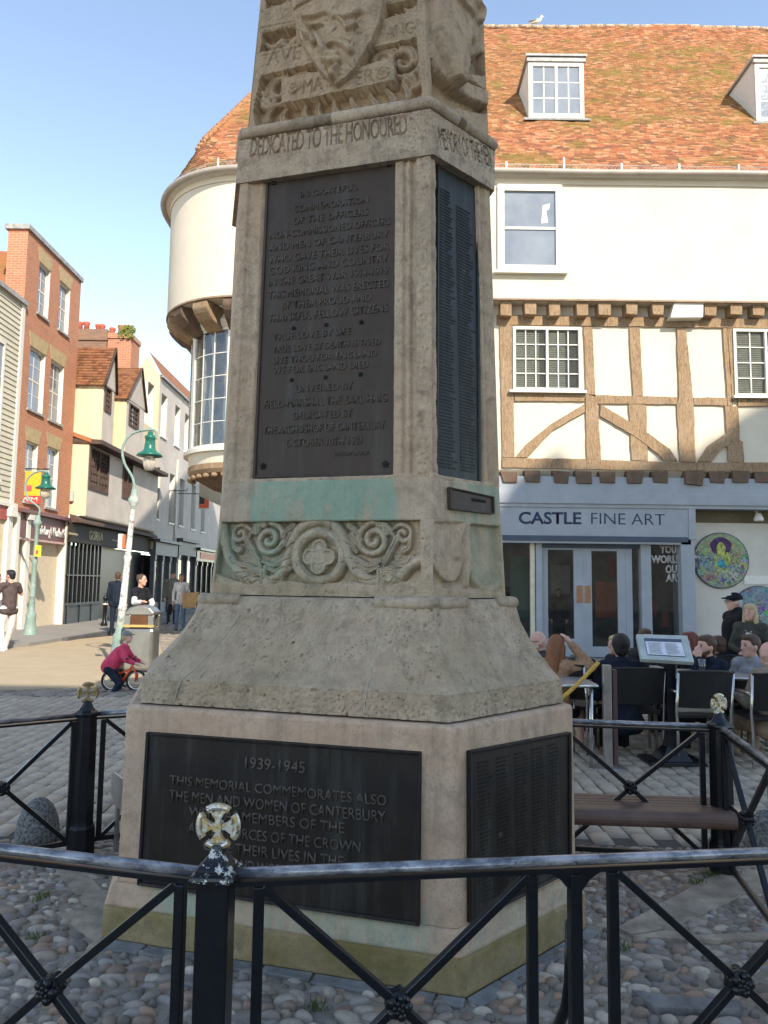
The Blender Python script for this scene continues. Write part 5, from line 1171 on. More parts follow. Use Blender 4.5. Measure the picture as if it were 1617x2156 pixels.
def wall_holes(par,name,fn,a0,a1,z0,z1,holes,mat,rev=.16,revmat=None,skew=None):
    A=sorted(set([a0,a1]+[h[0] for h in holes]+[h[1] for h in holes]));Z=sorted(set([z0,z1]+[h[2] for h in holes]+[h[3] for h in holes]));mb=MB()
    A=[a for a in A if a0<=a<=a1];Z=[z for z in Z if z0<=z<=z1]
    sk=(lambda a,z:a) if skew is None else (lambda a,z:a0+(a-a0)*(1+skew*(z-z1)/(z1-z0)*-1))
    for i in range(len(A)-1):
        for j in range(len(Z)-1):
            ca,cz=(A[i]+A[i+1])/2,(Z[j]+Z[j+1])/2
            if any(h[0]<ca<h[1] and h[2]<cz<h[3] for h in holes): continue
            mb.add([fn(sk(A[i],Z[j]),Z[j],0),fn(sk(A[i+1],Z[j]),Z[j],0),fn(sk(A[i+1],Z[j+1]),Z[j+1],0),fn(sk(A[i],Z[j+1]),Z[j+1],0)],[(0,1,2,3)])
    o=mb.build(name,mat,par,fixn=False)
    for (b0,b1,y0,y1) in holes:
        mb=MB();p=[(b0,y0),(b1,y0),(b1,y1),(b0,y1)]
        for k in range(4):
            (u,v),(s_,w_)=p[k],p[(k+1)%4];mb.add([fn(sk(u,v),v,0),fn(sk(s_,w_),w_,0),fn(sk(s_,w_),w_,-rev),fn(sk(u,v),v,-rev)],[(0,1,2,3)])
        mb.build('window_reveal',revmat or WHT,par,fixn=False)
    return o
XB=-10.8
# --- clapboard house
cb=thing('clapboard_house',(XB-2,20.5,0),'white clapboard house at the far left with a shop below','house')
(y1,zt)=yz(50,646,XB);zt=zt;y0=17.5;zb_=yz(30,1062,XB)[1]
mb=MB();z=zb_;k=0
while z<zt:
    mb.add([(XB+.03,y0,z),(XB+.03,y1,z),(XB+.004,y1,z+.155),(XB+.004,y0,z+.155),(XB,y0,z),(XB,y1,z)],[(0,1,2,3),(4,5,1,0)]);z+=.155
mb.build('weatherboards',plain('white_weatherboard',(.55,.51,.40),.6,var=.08,sc=2),cb,fixn=False)['kind']='stuff'
mb=MB();mb.bb(XB-.2,XB+.055,y1-.16,y1+.02,zb_,zt+.05);mb.build('corner_board',WHT,cb)
mb=MB();mb.bb(XB-.3,XB+.12,y0,y1+.05,zt+.03,zt+.16);mb.build('eaves',LEAD,cb)
mb=MB();mb.add([(XB+.1,y0,zt+.16),(XB+.1,y1,zt+.16),(XB-4,y1,zt+3.),(XB-4,y0,zt+3.)],[(0,1,2,3)]);mb.add([(XB,y1-.02,0),(XB-6,y1-.02,0),(XB-6,y1-.02,zt),(XB,y1-.02,zt)],[(0,1,2,3)]);mb.build('roof',TILE,cb,fixn=False)
a,b=yz(-40,1000,XB+.03),yz(9,722,XB+.03);grid_window(cb,fXp(XB+.03),a[0],b[0],a[1],b[1],2,4,.08,.03,0,.05,.06,WGL,sill=.08,mid=2)
mb=MB();mb.bb(XB-.4,XB+.02,y0,y1,0,zb_-.35);mb.build('shop_wall',plain('shop_cream',(.62,.52,.36),.7),cb)
mb=MB();mb.bb(XB-.3,XB+.16,y0,y1+.04,zb_-.12,zb_+.0);mb.build('shop_cornice',WHT,cb,.01)
mb=MB();mb.bb(XB+.02,XB+.10,y0,y1-.3,zb_-.50,zb_-.13);mb.build('shop_fascia',plain('red_fascia',(.35,.06,.05),.5),cb)
for px_ in (44,4):
    q=yz(px_,1300,XB+.05)[0];mb=MB();mb.bb(XB,XB+.14,q-.13,q+.13,0,zb_-.13);mb.bb(XB,XB+.24,q-.17,q+.17,zb_-.4,zb_-.125);mb.build('pilaster',WHT,cb,.01)
# --- brick house
bk=thing('brick_house',(XB-2,24.5,0),'tall narrow orange brick house with white sash windows and a maroon shop sign','house')
ya,yb_=yz(60,480,XB)[0],yz(172,575,XB)[0];ztb=yz(60,484,XB)[1];zf=yz(60,1075,XB)[1]
hol=[]
for x0,y0p,x1,y1p in ((80,558,104,668),(124,597,146,702),(60,735,93,868),(104,762,132,890),(52,930,77,1058),(97,942,121,1070)):
    ca=yz((x0+x1)/2,(y0p+y1p)/2,XB);w0=yz(x0,(y0p+y1p)/2,XB)[0];w1=yz(x1,(y0p+y1p)/2,XB)[0];zz0=yz((x0+x1)/2,y1p,XB)[1];zz1=yz((x0+x1)/2,y0p,XB)[1]
    hol.append((w0,w1,zz0,zz1))
wall_holes(bk,'street_wall',fXp(XB),ya,yb_,zf,ztb,hol,BRK,.14)
for i,h in enumerate(hol):
    grid_window(bk,lambda a,z,d:(XB-.14+d,a,z),h[0],h[1],h[2],h[3],2,4,.06,.025,0,.05,.05,WGL,mid=2)
    mb=MB();c=(h[0]+h[1])/2;w_=(h[1]-h[0])/2;mb.prism([(c-w_-.02,h[3]),(c+w_+.02,h[3]),(c+w_+.16,h[3]+.42),(c-w_-.16,h[3]+.42)],lambda a,z,d:(XB+d,a,z),0,.015);mb.build('lintel',TANL,bk)
    mb=MB();mb.bb(XB-.14,XB+.06,h[0]-.04,h[1]+.04,h[2]-.07,h[2]);mb.build('sill',LEAD,bk)
xl=onY(17,500,ya)[0]
mb=MB();mb.add([(xl,ya,5),(XB,ya,5),(XB,ya,ztb),(xl,ya,ztb)],[(0,1,2,3)]);mb.add([(xl,ya,5),(xl,ya+3,5),(xl,ya+3,ztb),(xl,ya,ztb)],[(0,1,2,3)]);mb.build('end_wall',BRKX,bk,fixn=False)
mb=MB();mb.bb(xl-.08,XB+.07,ya-.08,ya+.4,ztb,ztb+.16);mb.bb(XB-.35,XB+.07,ya+.4,yb_+.05,ztb,ztb+.16);mb.build('coping',LEAD,bk,.01)
mb=MB();mb.add([(XB,yb_,0),(XB-6,yb_,0),(XB-6,yb_,ztb),(XB,yb_,ztb)],[(0,1,2,3)]);mb.build('party_wall',BRKX,bk,fixn=False)
mb=MB();yy=ya+1.1;mb.add([(xl,yy,ztb-3.5),(xl-6,yy,ztb-3.5),(xl-6,yy,ztb-.0),(xl,yy,ztb-.2)],[(0,1,2,3)]);mb.build('rear_roof',TILE,bk,fixn=False)
# shop of the brick house
a,b=yz(28,1140,XB+.1),yz(131,1092,XB+.1);fz0=yz(80,1136,XB+.12)[1];fz1=yz(80,1086,XB+.12)[1]
mb=MB();mb.bb(XB-.1,XB+.12,ya+.1,25.15,fz0,fz1);mb.build('shop_fascia',MAR,bk)
mb=MB();mb.bb(XB-.1,XB+.26,ya+.05,25.2,fz1,fz1+.12);mb.build('shop_cornice',plain('maroon_cornice',(.16,.06,.05),.5),bk,.01)
mb=MB();mb.bb(XB-.1,XB+.15,ya+.1,25.15,fz0-.07,fz0);mb.build('shop_cornice',plain('pink_trim',(.5,.32,.27),.5),bk,.01)
SILV=plain('silver_letters',(.55,.53,.5),.4,.3)
p0=yz(52,1130,XB+.12);p1=yz(76,1128,XB+.12);flat_text('shop_lettering','Edinburgh',fXp(XB+.12),23.0,fz0+.16,23.95,fz0+.16,.30,SILV,bk,0,.02)
flat_text('shop_lettering','Woollen Mill',fXp(XB+.12),24.02,fz0+.16,25.0,fz0+.16,.30,SILV,bk,0,.02)
SHC=plain('shop_recess_cream',(.60,.50,.36),.8,var=.08)
mb=MB();mb.bb(XB-1.2,XB-.1,ya+.1,25.15,0,fz0-.07);mb.build('shop_recess',SHC,bk)
for yq in (ya+.15,25.05): mb=MB();mb.bb(XB-.1,XB+.16,yq-.1,yq+.1,0,zf);mb.build('pilaster',WHT,bk,.01)
sg=thing('hanging_sign',(XB,22.6,5),'yellow and red hanging sign on an iron bracket above the maroon shop fascia','sign')
a=onY(36,992,22.5);b=onY(84,1044,22.5);c=onY(84,1061,22.5);X0,X1=a[0],b[0]
mb=MB();mb.bb(X0,X1,22.48,22.54,b[2],a[2]);o=mb.build('yellow_panel',plain('sign_yellow',(.72,.42,.03),.5),sg)
mb=MB();mb.bb(X0-.05,X1,22.47,22.55,c[2],b[2]);mb.build('red_panel',plain('sign_red',(.55,.05,.04),.5),sg)
flat_text('sign_lettering','EWM',lambda a_,z,d:(a_,22.47-d,z),X0+.04,c[2]+.06,X1-.06,c[2]+.06,.14,WHT,sg,0,.01)
m_=onY(62,1027,22.46);mb=MB();mb.bb(m_[0]-.09,m_[0]+.06,22.465,22.48,m_[2]-.09,m_[2]+.08);mb.build('sign_emblem',plain('sign_pink',(.5,.1,.12),.5),sg)
mb=MB();zz=onY(60,987,22.5)[2];mb.tube([(XB-.6,22.51,zz),(X1+.25,22.51,zz)],.02,6);mb.tube([(XB,22.51,c[2]),(X0-.04,22.51,zz)],.012,6);mb.build('bracket',IRON,sg)
# --- jettied cream house
jt=thing('jettied_house',(-11,29,0),'cream jettied house with two street gables and a dark shop under it','house')
X1_=-10.28;X2_=-9.87;YA=25.6;YE=33.6
z1a=yz(178,1085,X1_)[1];z1b=yz(178,925,X1_)[1];z2b=yz(203,797,X2_)[1]
holes=[]
for x0,y0p,x1,y1p in ((186,948,228,1036),(258,962,278,1052)):
    w0=yz(x0,1000,X1_)[0];w1=yz(x1,1000,X1_)[0];zc0=yz((x0+x1)/2,y1p,X1_)[1];zc1=yz((x0+x1)/2,y0p,X1_)[1];holes.append((w0,w1,zc0,zc1))
wall_holes(jt,'street_wall',fXp(X1_),YA,YE,z1a,z1b,holes,PGR,.06,DWD)
for h in holes:
    grid_window(jt,lambda a,z,d:(X1_-.06+d,a,z),h[0],h[1],h[2],h[3],5,5,.07,.02,1,.06,.10,DGL,DWD)
mb=MB();mb.add([(X1_-1.4,YA,z1a),(X1_,YA,z1a),(X1_,YA,z1b),(X1_-1.4,YA,z1b+.6)],[(0,1,2,3)]);mb.build('end_wall',PLA,jt,fixn=False)
mb=MB();mb.hexa([(X1_-1.,YA-.05,z1b-.05),(X2_+.05,YA-.05,z1b-.1),(X2_+.05,YE,z1b-.1),(X1_-1.,YE,z1b-.05),(X1_-1.,YA-.05,z1b+.14),(X2_+.05,YA-.05,z1b+.07),(X2_+.05,YE,z1b+.07),(X1_-1.,YE,z1b+.14)]);mb.build('jetty_beam',DWD,jt,.02)
mb=MB();mb.hexa([(X1_-1.5,YA-.08,z1b+.5),(X1_+.1,YA-.08,z1b-.05),(X1_+.1,YA+.3,z1b-.05),(X1_-1.5,YA+.3,z1b+.5),(X1_-1.5,YA-.08,z1b+.65),(X1_+.1,YA-.08,z1b+.1),(X1_+.1,YA+.3,z1b+.1),(X1_-1.5,YA+.3,z1b+.65)]);mb.build('pentice',TILE,jt)
mb=MB();mb.bb(X1_-1.3,X1_-.05,YA+1.2,YE,z1b,z2b-.1);mb.build('recessed_wall',PLA,jt)
TILEB=tile_mat('brown_street_tiles',[(.30,.13,.065),(.25,.10,.05),(.28,.13,.07),(.17,.07,.04),(.25,.12,.055)],.3)
for (ga,gb,zo,wp) in ((YA,yz(240,850,X2_)[0],0,(210,802,233,866)),(yz(267,850,X2_)[0],yz(305,850,X2_)[0],.12,(272,846,293,902))):
    zz1=z1b+.07;ez=z2b+zo;gm=(ga+gb)/2;apx=(-9.75,gm,ez+1.45)
    w0=yz(wp[0],850,X2_)[0];w1=yz(wp[2],850,X2_)[0];h=(max(ga+.1,w0),min(gb-.1,w1),yz((wp[0]+wp[2])/2,wp[3],X2_)[1],yz((wp[0]+wp[2])/2,wp[1],X2_)[1]-.15)
    wall_holes(jt,'gable_front',fXp(X2_),ga,gb,zz1,ez,[h],PGR,.06,DWD);grid_window(jt,lambda a,z,d:(X2_-.06+d,a,z),h[0],h[1],h[2],h[3],3,4,.07,.02,0,.06,.10,DGL,DWD)
    mb=MB();mb.add([(X2_+.02,ga-.05,ez-.02),(X2_+.02,gb+.05,ez-.02),(apx[0],gm,apx[2]-.08)],[(0,1,2)]);mb.build('gable_triangle',PGR,jt,fixn=False)
    mb=MB();mb.add([(X2_-4,ga,zz1),(X2_,ga,zz1),(X2_,ga,ez),(X2_-4,ga,ez)],[(0,1,2,3)]);mb.build('gable_side',PLA,jt,fixn=False)
    mb=MB();mb.tube([(X2_+.06,ga-.12,ez-.1),(apx[0]+.06,gm,apx[2]-.02),(X2_+.06,gb+.12,ez-.1)],.05,5);mb.build('barge_board',DWD,jt)
    hgt=apx[2]-ez;sl=math.hypot(hgt,gm-ga+.1);cs,sn=(gm-ga+.1)/sl,hgt/sl
    tiles('gable_roof',[(k*.12,X2_-5,X2_+.05+k*.12/sl*(apx[0]-X2_)) for k in range(int(sl/.12)+1)],lambda a,s:(np.array([a,ga-.12+s*cs,ez-.08+s*sn]),np.array([0,-sn,cs])),TILEB,jt,ex=.12,th=.02)
    mb=MB();mb.add([(X2_-5,gb+.12,ez-.08),(X2_+.05,gb+.12,ez-.08),(apx[0],gm,apx[2]),(X2_-5,gm,apx[2])],[(0,1,2,3)]);mb.build('gable_roof',TILEB,jt,fixn=False)
# its shop
XS=-10.6;Y0s,Y1s=25.05,33.6;fzb,fzt=yz(130,1139,XS)[1],yz(130,1096,XS)[1]
mb=MB();mb.bb(XS-.1,XS+.1,Y0s,Y1s,fzb,fzt);mb.build('shop_fascia',plain('brown_black_fascia',(.022,.017,.012),.7),jt)
mb=MB();mb.hexa([(XS,Y0s,fzt),(XS+.42,Y0s,fzt-.02),(XS+.42,Y1s,fzt-.02),(XS,Y1s,fzt),(XS,Y0s,fzt+.28),(XS+.40,Y0s,fzt+.06),(XS+.40,Y1s,fzt+.06),(XS,Y1s,fzt+.28)]);mb.build('shop_canopy',DWD,jt,.01)
GLD=plain('pale_gilt_letters',(.55,.50,.36),.5)
flat_text('shop_lettering','GORKA',fXp(XS+.1),yz(186,1130,XS)[0]-.2,fzb+.16,yz(207,1130,XS)[0]+.15,fzb+.16,.34,GLD,jt,0,.02)
for (pa,pb) in ((138,157),(230,246)):
    mb=MB();ya_,yb2=yz(pa,1130,XS)[0],yz(pb,1130,XS)[0];y=ya_
    while y<yb2: mb.bb(XS+.10,XS+.115,y,y+.05,fzb+.24,fzb+.31);y+=.085
    mb.build('small_lettering',plain('dim_gilt',(.3,.25,.15),.6),jt)['kind']='stuff'
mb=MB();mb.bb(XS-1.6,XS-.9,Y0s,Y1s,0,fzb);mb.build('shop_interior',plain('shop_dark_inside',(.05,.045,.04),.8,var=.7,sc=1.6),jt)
ye=yz(212,1200,XS)[0]
mb=MB();mb.bb(XS-.08,XS,Y0s,ye,0,.72);mb.bb(XS-.1,XS+.06,Y0s,ye,.72,.80);mb.build('stall_riser',DGR,jt,.005)
mb=MB();mb.bb(XS-.9,XS-.1,Y0s,ye,.55,.62);mb.build('display_shelf',SGR,jt)
mb=MB();mb.add([(XS-.04,Y0s,.8),(XS-.04,ye,.8),(XS-.04,ye,fzb),(XS-.04,Y0s,fzb)],[(0,1,2,3)]);mb.build('shop_window',GLASS,jt,fixn=False)
for k in range(9):
    y=Y0s+.15+k*(ye-Y0s-.2)/8;mb=MB();mb.bb(XS-.06,XS+.03,y-.035,y+.035,.0 if k%3==0 else .8,fzb);mb.build('window_mullion',BLK,jt)
mb=MB();mb.bb(XS-.05,XS+.025,Y0s,ye,1.72,1.76);mb.build('transom',BLK,jt)
rn=random.Random(8)
for k in range(10):
    y=Y0s+.4+k*.29;h_=rn.uniform(.25,.9);mb=MB();mb.lathe([(.0001,0),(.07,0),(.10,h_*.3),(.05,h_*.8),(.07,h_),(.0001,h_)],(XS-.4,y,.62),8);mb.build('display_item',(GRN,WHT,ORG,SGR,plain('pale_goods',(.4,.38,.33),.5))[k%5],jt)
mb=MB();mb.bb(XS-.5,XS-.3,ye+.1,Y1s,0,fzb);mb.build('doorway_panel',BLK,jt)
# --- long white house further along
lw_=thing('white_street_house',(-11,40,0),'long white house with tall narrow windows further down the street','house')
XL=-10.4;Ya2,Yb2=33.65,64.;zT=yz(303,757,XL)[1]
hol=[]
for c in (315,344,373,394): y=yz(c,900,XL)[0];hol.append((y-.45,y+.45,8.3,10.3))
for c in (330,362,383,408,429): y=yz(c,1040,XL)[0];hol.append((y-.45,y+.45,4.4,6.8))
wall_holes(lw_,'street_wall',fXp(XL),Ya2,Yb2,3.3,zT,hol,PGR,.30)
for h in hol: grid_window(lw_,lambda a,z,d:(XL-.3+d,a,z),h[0],h[1],h[2],h[3],2,4,.06,.025,0,.05,.05,WGL,mid=2);mb=MB();mb.bb(XL-.3,XL+.06,h[0]-.05,h[1]+.05,h[2]-.08,h[2]);mb.build('sill',WHT,lw_)
mb=MB();mb.add([(XL-3.4,Ya2,3),(XL,Ya2,3),(XL,Ya2,zT),(XL-.55,Ya2,zT+.95),(XL-1.3,Ya2,zT-.1),(XL-3.4,Ya2,zT)],[(0,1,2,3,4,5)]);mb.build('end_wall',PLA,lw_,fixn=False)
mb=MB();mb.add([(XL+.1,Ya2-.1,zT-.02),(XL+.1,Yb2,zT-.02),(XL-.55,Yb2,zT+1.1),(XL-.55,Ya2-.1,zT+1.1)],[(0,1,2,3)]);mb.build('roof',TILEB,lw_,fixn=False)
mb=MB();mb.bb(XL-.02,XL+.14,Ya2,Yb2,zT-.1,zT);mb.build('coping',LEAD,lw_)
mb=MB();mb.tube([(XL+.06,yz(372,960,XL)[0],z) for z in np.linspace(3.4,7.6,4)],.05,6);mb.build('downpipe',WHT,lw_)
def shopfront(y0,y1,lab_mat,win_mat,zf0=2.75,zf1=3.35,x=XL,arch=True,par=None,pil=2):
    mb=MB();mb.bb(x-.2,x+.12,y0,y1,zf0,zf1);mb.build('shop_fascia',lab_mat,par,.01);mb=MB();mb.bb(x-.2,x+.32,y0-.05,y1+.05,zf1,zf1+.14);mb.build('shop_cornice',lab_mat,par,.01)
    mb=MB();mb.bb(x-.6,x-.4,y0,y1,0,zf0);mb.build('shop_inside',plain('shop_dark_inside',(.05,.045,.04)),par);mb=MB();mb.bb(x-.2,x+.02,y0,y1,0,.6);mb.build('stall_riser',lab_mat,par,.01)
    for k in range(pil+2):
        y=y0+(y1-y0)*k/(pil+1);mb=MB();mb.bb(x-.1,x+.10,y-.09,y+.09,0,zf0);mb.bb(x-.1,x+.15,y-.12,y+.12,zf0-.25,zf0-.02);mb.build('pilaster',lab_mat,par,.01)
    mb=MB();mb.add([(x-.05,y0,.6),(x-.05,y1,.6),(x-.05,y1,zf0),(x-.05,y0,zf0)],[(0,1,2,3)]);mb.build('shop_window',DGL,par,fixn=False)
shopfront(33.7,37.3,SGR,DGL,par=lw_);shopfront(37.5,41.,DGR,DGL,2.9,3.6,par=lw_,pil=1);shopfront(41.2,46.,BLK,DGL,2.7,3.3,par=lw_,pil=3);shopfront(46.2,52,BLK,DGL,par=lw_)
mb=MB();mb.bb(XL+.12,XL+.14,41.9,45.5,2.85,3.2);mb.build('orange_sign',plain('orange_red_sign',(.55,.12,.04),.5),lw_)
flat_text('shop_lettering','MASSIMO',fXp(XL+.14),42.5,2.93,44.8,2.93,.2,WHT,lw_,0,.01) if False else None
hs=thing('hanging_sign',(-9.6,38,5),'square orange and dark sign hanging high over the street by the memorial','sign');YH=37.
a=onY(418,1042,YH);b=onY(441,1072,YH);mb=MB();mb.bb(a[0],b[0],YH,YH+.06,b[2],a[2]);mb.build('sign_frame',plain('sign_cream',(.75,.68,.5),.5),hs);mb=MB();w_=(b[0]-a[0]);mb.bb(a[0]+.05,a[0]+w_*.55,YH-.01,YH,b[2]+.25,a[2]-.05);mb.build('dark_square',BLK,hs)
mb=MB();mb.bb(a[0]+.05,b[0]-.04,YH-.012,YH,b[2]+.05,b[2]+.24);mb.bb(a[0]+w_*.55,b[0]-.04,YH-.012,YH,b[2]+.24,a[2]-.05);mb.build('red_square',plain('sign_orange_red',(.6,.1,.03),.5),hs)
mb=MB();mb.tube([(XL,YH+.03,a[2]+.06),(b[0],YH+.03,a[2]+.06)],.02,5);mb.build('bracket',IRON,hs)
ib=thing('sign_bracket',(XL,36,6),'bare wrought iron sign bracket on the white street house','bracket');q=onY(347,1033,36.);r=onY(392,1033,36.);mb=MB();mb.tube([(q[0]-.3,36,q[2]),(r[0],36,q[2]),(r[0]+.08,36,q[2]+.12)],.022,5);mb.tube([(q[0],36,q[2]-.9),(q[0]+.25,36,q[2])],.016,5);mb.build('bracket_arm',IRON,ib)
# chimney stack
ch=thing('chimney_stack',(-11.6,31,9),'long brick chimney stack with red clay pots and weeds growing on top','chimney')
YC=30.6;a=onY(160,692,YC);b=onY(226,692,YC);mb=MB();mb.bb(a[0]-1,b[0],YC,YC+1.,8,a[2]);mb.bb(a[0]-1,b[0]+.04,YC-.05,YC+1.05,a[2]-.5,a[2]-.35);mb.build('stack',BRKD,ch)
b2=onY(277,700,YC);mb=MB();mb.bb(b[0]+.02,b2[0],YC+.05,YC+1.1,8,b2[2]);mb.bb(b[0]+.02,b2[0]+.05,YC,YC+1.15,b2[2]-.25,b2[2]-.05);mb.build('stack',BRKX,ch)
POT=plain('red_clay_pot',(.50,.12,.07),.8,var=.15)
for px_ in (170,184,203,211,233,256,268,274):
    zt_=a[2] if px_<226 else b2[2];c=onY(px_,680,YC+.4);mb=MB();mb.lathe([(.0001,0),(.12,0),(.105,.28),(.14,.32),(.14,.40),(.10,.42),(.0001,.42)],(c[0],YC+.35+.3*(px_%2),zt_),12);mb.build('chimney_pot',POT,ch)
mb=MB();rn=random.Random(2)
for k in range(130):
    x=rn.uniform(b[0]+.5,b2[0]+.15);z=b2[2]+rn.uniform(-.3,.25);y=YC-.05+rn.uniform(-.12,.2);r_=rn.uniform(.03,.09);a_=rn.uniform(0,PI)
    mb.add([(x-r_,y,z),(x,y+rn.uniform(-.05,.05),z+r_*1.6),(x+r_,y,z+rn.uniform(-.02,.05))],[(0,1,2)])
mb.build('weeds',plain('weed_green',(.16,.19,.04),.9,var=.3),ch,fixn=False)['kind']='stuff'
al=thing('alarm_box',(-10.9,25.5,4.6),'oval grey alarm box on the cream end wall above the dark shop','alarm box');c=onY(136,1040,YA-.05);mb=MB();mb.sph((c[0],YA-.06,c[2]),.13,12,sc=(1,.4,1.2));mb.build('cover',plain('alarm_grey',(.25,.2,.17),.5),al);mb=MB();mb.bb(c[0]+.12,c[0]+.32,YA-.12,YA-.0,c[2]-.25,c[2]+.12);mb.build('box',plain('alarm_pale',(.5,.46,.4),.6),al)
# --- street furniture on the left
t=NT('peeling_green_lamp_paint');n=t.noise(9,5,.75);z=t.sep(t.pos())[2];c=t.mix(t.math('MULTIPLY',t.ramp(n,.55,.66),.55),(.20,.27,.23),(.50,.48,.42));c=t.mix(t.ramp(t.noise(26,5,.7),.6,.63),c,(.10,.12,.12));t.col(c);LP=t.set(.6,0,.3)
t=NT('stickered_lamp_paint');n=t.noise(9,5,.75);z=t.sep(t.pos())[2];m_=t.math('MULTIPLY',t.band(z,.9,3.0,.25),t.ramp(n,.40,.46));c=t.mix(m_,(.20,.27,.23),(.60,.56,.50));c=t.mix(t.ramp(t.noise(26,5,.7),.58,.61),c,(.12,.13,.13));c=t.mix(t.math('MULTIPLY',t.band(z,.5,3.2,.2),t.ramp(t.noise(13,3,.5),.66,.67)),c,(.45,.10,.12));t.col(c);LPS=t.set(.6,0,.3)
LG=plain('bright_green_enamel',(.015,.12,.085),.3,var=.15);t=NT('lamp_globe');t.col((.7,.62,.5));t.inp(t.b,'Transmission Weight',.6);LGL=t.set(.12)
def lamp(Y,base,pts,hook,lampc,label,s=1.,g='street lamps along the street'):
    b=G(*base);t=thing('street_lamp',tuple(b),label,'street lamp','green street lamps on the left');P=lambda p:onY(p[0],p[1],b[1])
    top=P(pts[-1]);bot=np.array(b)
    L=lambda e:tuple(bot+(top-bot)*e);mb=MB()
    H=top[2];lev=[(0,.19),(.04,.19),(.05,.165),(.10,.15),(.16,.125),(.19,.14),(.21,.10),(.25,.085),(.33,.075),(.34,.095),(.36,.075),(.60,.062),(.62,.085),(.64,.06),(.9,.05),(.92,.09),(.94,.12),(.955,.09),(.97,.07),(1.,.06)]
    mb.tube([L(e) for e,_ in lev],[r_*s for _,r_ in lev],14);mb.build('column',LPS if s<1 else LP,t)
    hk=[P(p) for p in smoothpts(hook,4)];mb=MB();mb.tube(hk,.028*s,8);mb.build('swan_neck',LP,t)
    c=P(lampc);mb=MB();mb.lathe([(.0001,.42),(.05,.42),(.06,.36),(.11,.34),(.12,.30),(.10,.28),(.12,.10),(.15,.06),(.26,.0),(.27,-.03),(.12,-.04),(.0001,-.04)],(c[0],c[1],c[2]),18,sc=(s,s));mb.build('lamp_hood',LG,t)
    mb=MB();mb.lathe([(.0001,-.30),(.08,-.29),(.12,-.22),(.13,-.12),(.11,-.03),(.0001,-.03)],c,14,sc=(s,s));mb.build('lamp_glass',LGL,t);return t
lamp(13.2,(244,1413),[(244,1413),(284,1030)],[(283,1040),(280,1008),(262,975),(258,945),(270,920),(292,908),(326,906),(328,925)],(315,957),'tall peeling green lamp post with sticker-covered column beside the steel bin',.85)
lamp(20,(62,1345),[(62,1345),(80,1085)],[(80,1090),(83,1070),(60,1050),(53,1025),(62,1003),(80,993),(97,993),(98,1003)],(96,1027),'green lamp post further left beside the maroon shop, with a yellow notice',1.)
# stickers
LS=thing('notice',(0,0,0),'small yellow notice fixed to the far left lamp post','notice');c=G(62,1345);q=onY(80,1160,c[1]-.12);LS.location=Vector(q.tolist());mb=MB();mb.box(tuple(q),(.17,.012,.30));mb.build('plate',plain('notice_yellow',(.7,.5,.03),.5),LS);mb=MB();mb.box((q[0]-.02,q[1]-.012,q[2]-.03),(.06,.006,.10));mb.build('red_mark',plain('sign_red',(.55,.05,.04)),LS)
tm=thing('parking_meter',(0,0,0),'pale ticket box fixed on the near lamp post','box');q=onY(258,1140,13.0);tm.location=Vector(q.tolist());mb=MB();mb.box((q[0]-.03,q[1],q[2]),(.08,.08,.26));mb.build('housing',WHT,tm,.01);mb=MB();mb.box((q[0]+.03,q[1]-.01,q[2]),(.05,.06,.24));mb.build('side_panel',ORG,tm)
# litter bin
bp=G(284,1422);bn=thing('litter_bin',tuple(bp),'brushed steel litter bin with curved top next to the lamp post','litter bin');BST=plain('warm_brushed_steel',(.27,.25,.22),.32,.75,var=.12,sc=5)
w_,d_,h_=.50,.42,1.17;x,y=bp[0],bp[1]+.3
mb=MB();mb.bb(x-w_/2,x+w_/2,y-d_/2,y+d_/2,.06,.78);mb.build('body',BST,bn,.05)
mb=MB()
for sx in (-1,1):
    for sy in (-1,1): mb.bb(x+sx*w_/2-sx*.1,x+sx*w_/2-sx*.0,y+sy*d_/2-sy*.1,y+sy*d_/2,.78,1.0)
mb2=MB();mb2.bb(x-w_/2+.02,x+w_/2-.02,y-d_/2+.02,y+d_/2-.02,.0,.07);mb2.build('plinth',BLK,bn)
for i in range(4): m=MB();m.v=mb.v[i*8:i*8+8];m.f=[[q%8 for q in f] for f in mb.f[i*6:i*6+6]];m.m=[0]*6;m.sm=[False]*6;m.build('corner_post',BST,bn,.01)
mb=MB();mb.prism([(-w_/2,1.0),(w_/2,1.0),(w_/2,1.05),(w_/2-.08,1.13),(w_/2-.2,h_),(-w_/2+.2,h_),(-w_/2+.08,1.13),(-w_/2,1.05)],lambda a,b,d:(x+a,d,b),y-d_/2,y+d_/2);mb.build('hood',BST,bn,.02)
mb=MB();mb.bb(x-w_/2+.1,x+w_/2-.1,y-.2,y+.2,.78,1.0);mb.build('dark_opening',plain('rust_inside',(.10,.04,.015),.9),bn)
mb=MB();mb.bb(x-w_/2-.01,x+w_/2+.01,y-d_/2-.01,y-d_/2+.02,.80,.84);mb.build('yellow_band',plain('dull_gold_band',(.42,.30,.10)),bn)
bo=G(219,1325);bl_=thing('bollard',tuple(bo),'slim black cast iron bollard by the pavement kerb','bollard');mb=MB();mb.lathe([(.0001,0),(.12,0),(.10,.22),(.07,.28),(.06,.75),(.08,.78),(.08,.84),(.05,.88),(.07,.98),(.09,1.02),(.04,1.06),(.03,1.12),(.0001,1.18)],tuple(bo),12);mb.build('shaft',IRON,bl_);mb=MB();mb.lathe([(.081,.79),(.083,.79),(.083,.83),(.081,.83)],tuple(bo),12);mb.build('white_band',WHT,bl_)
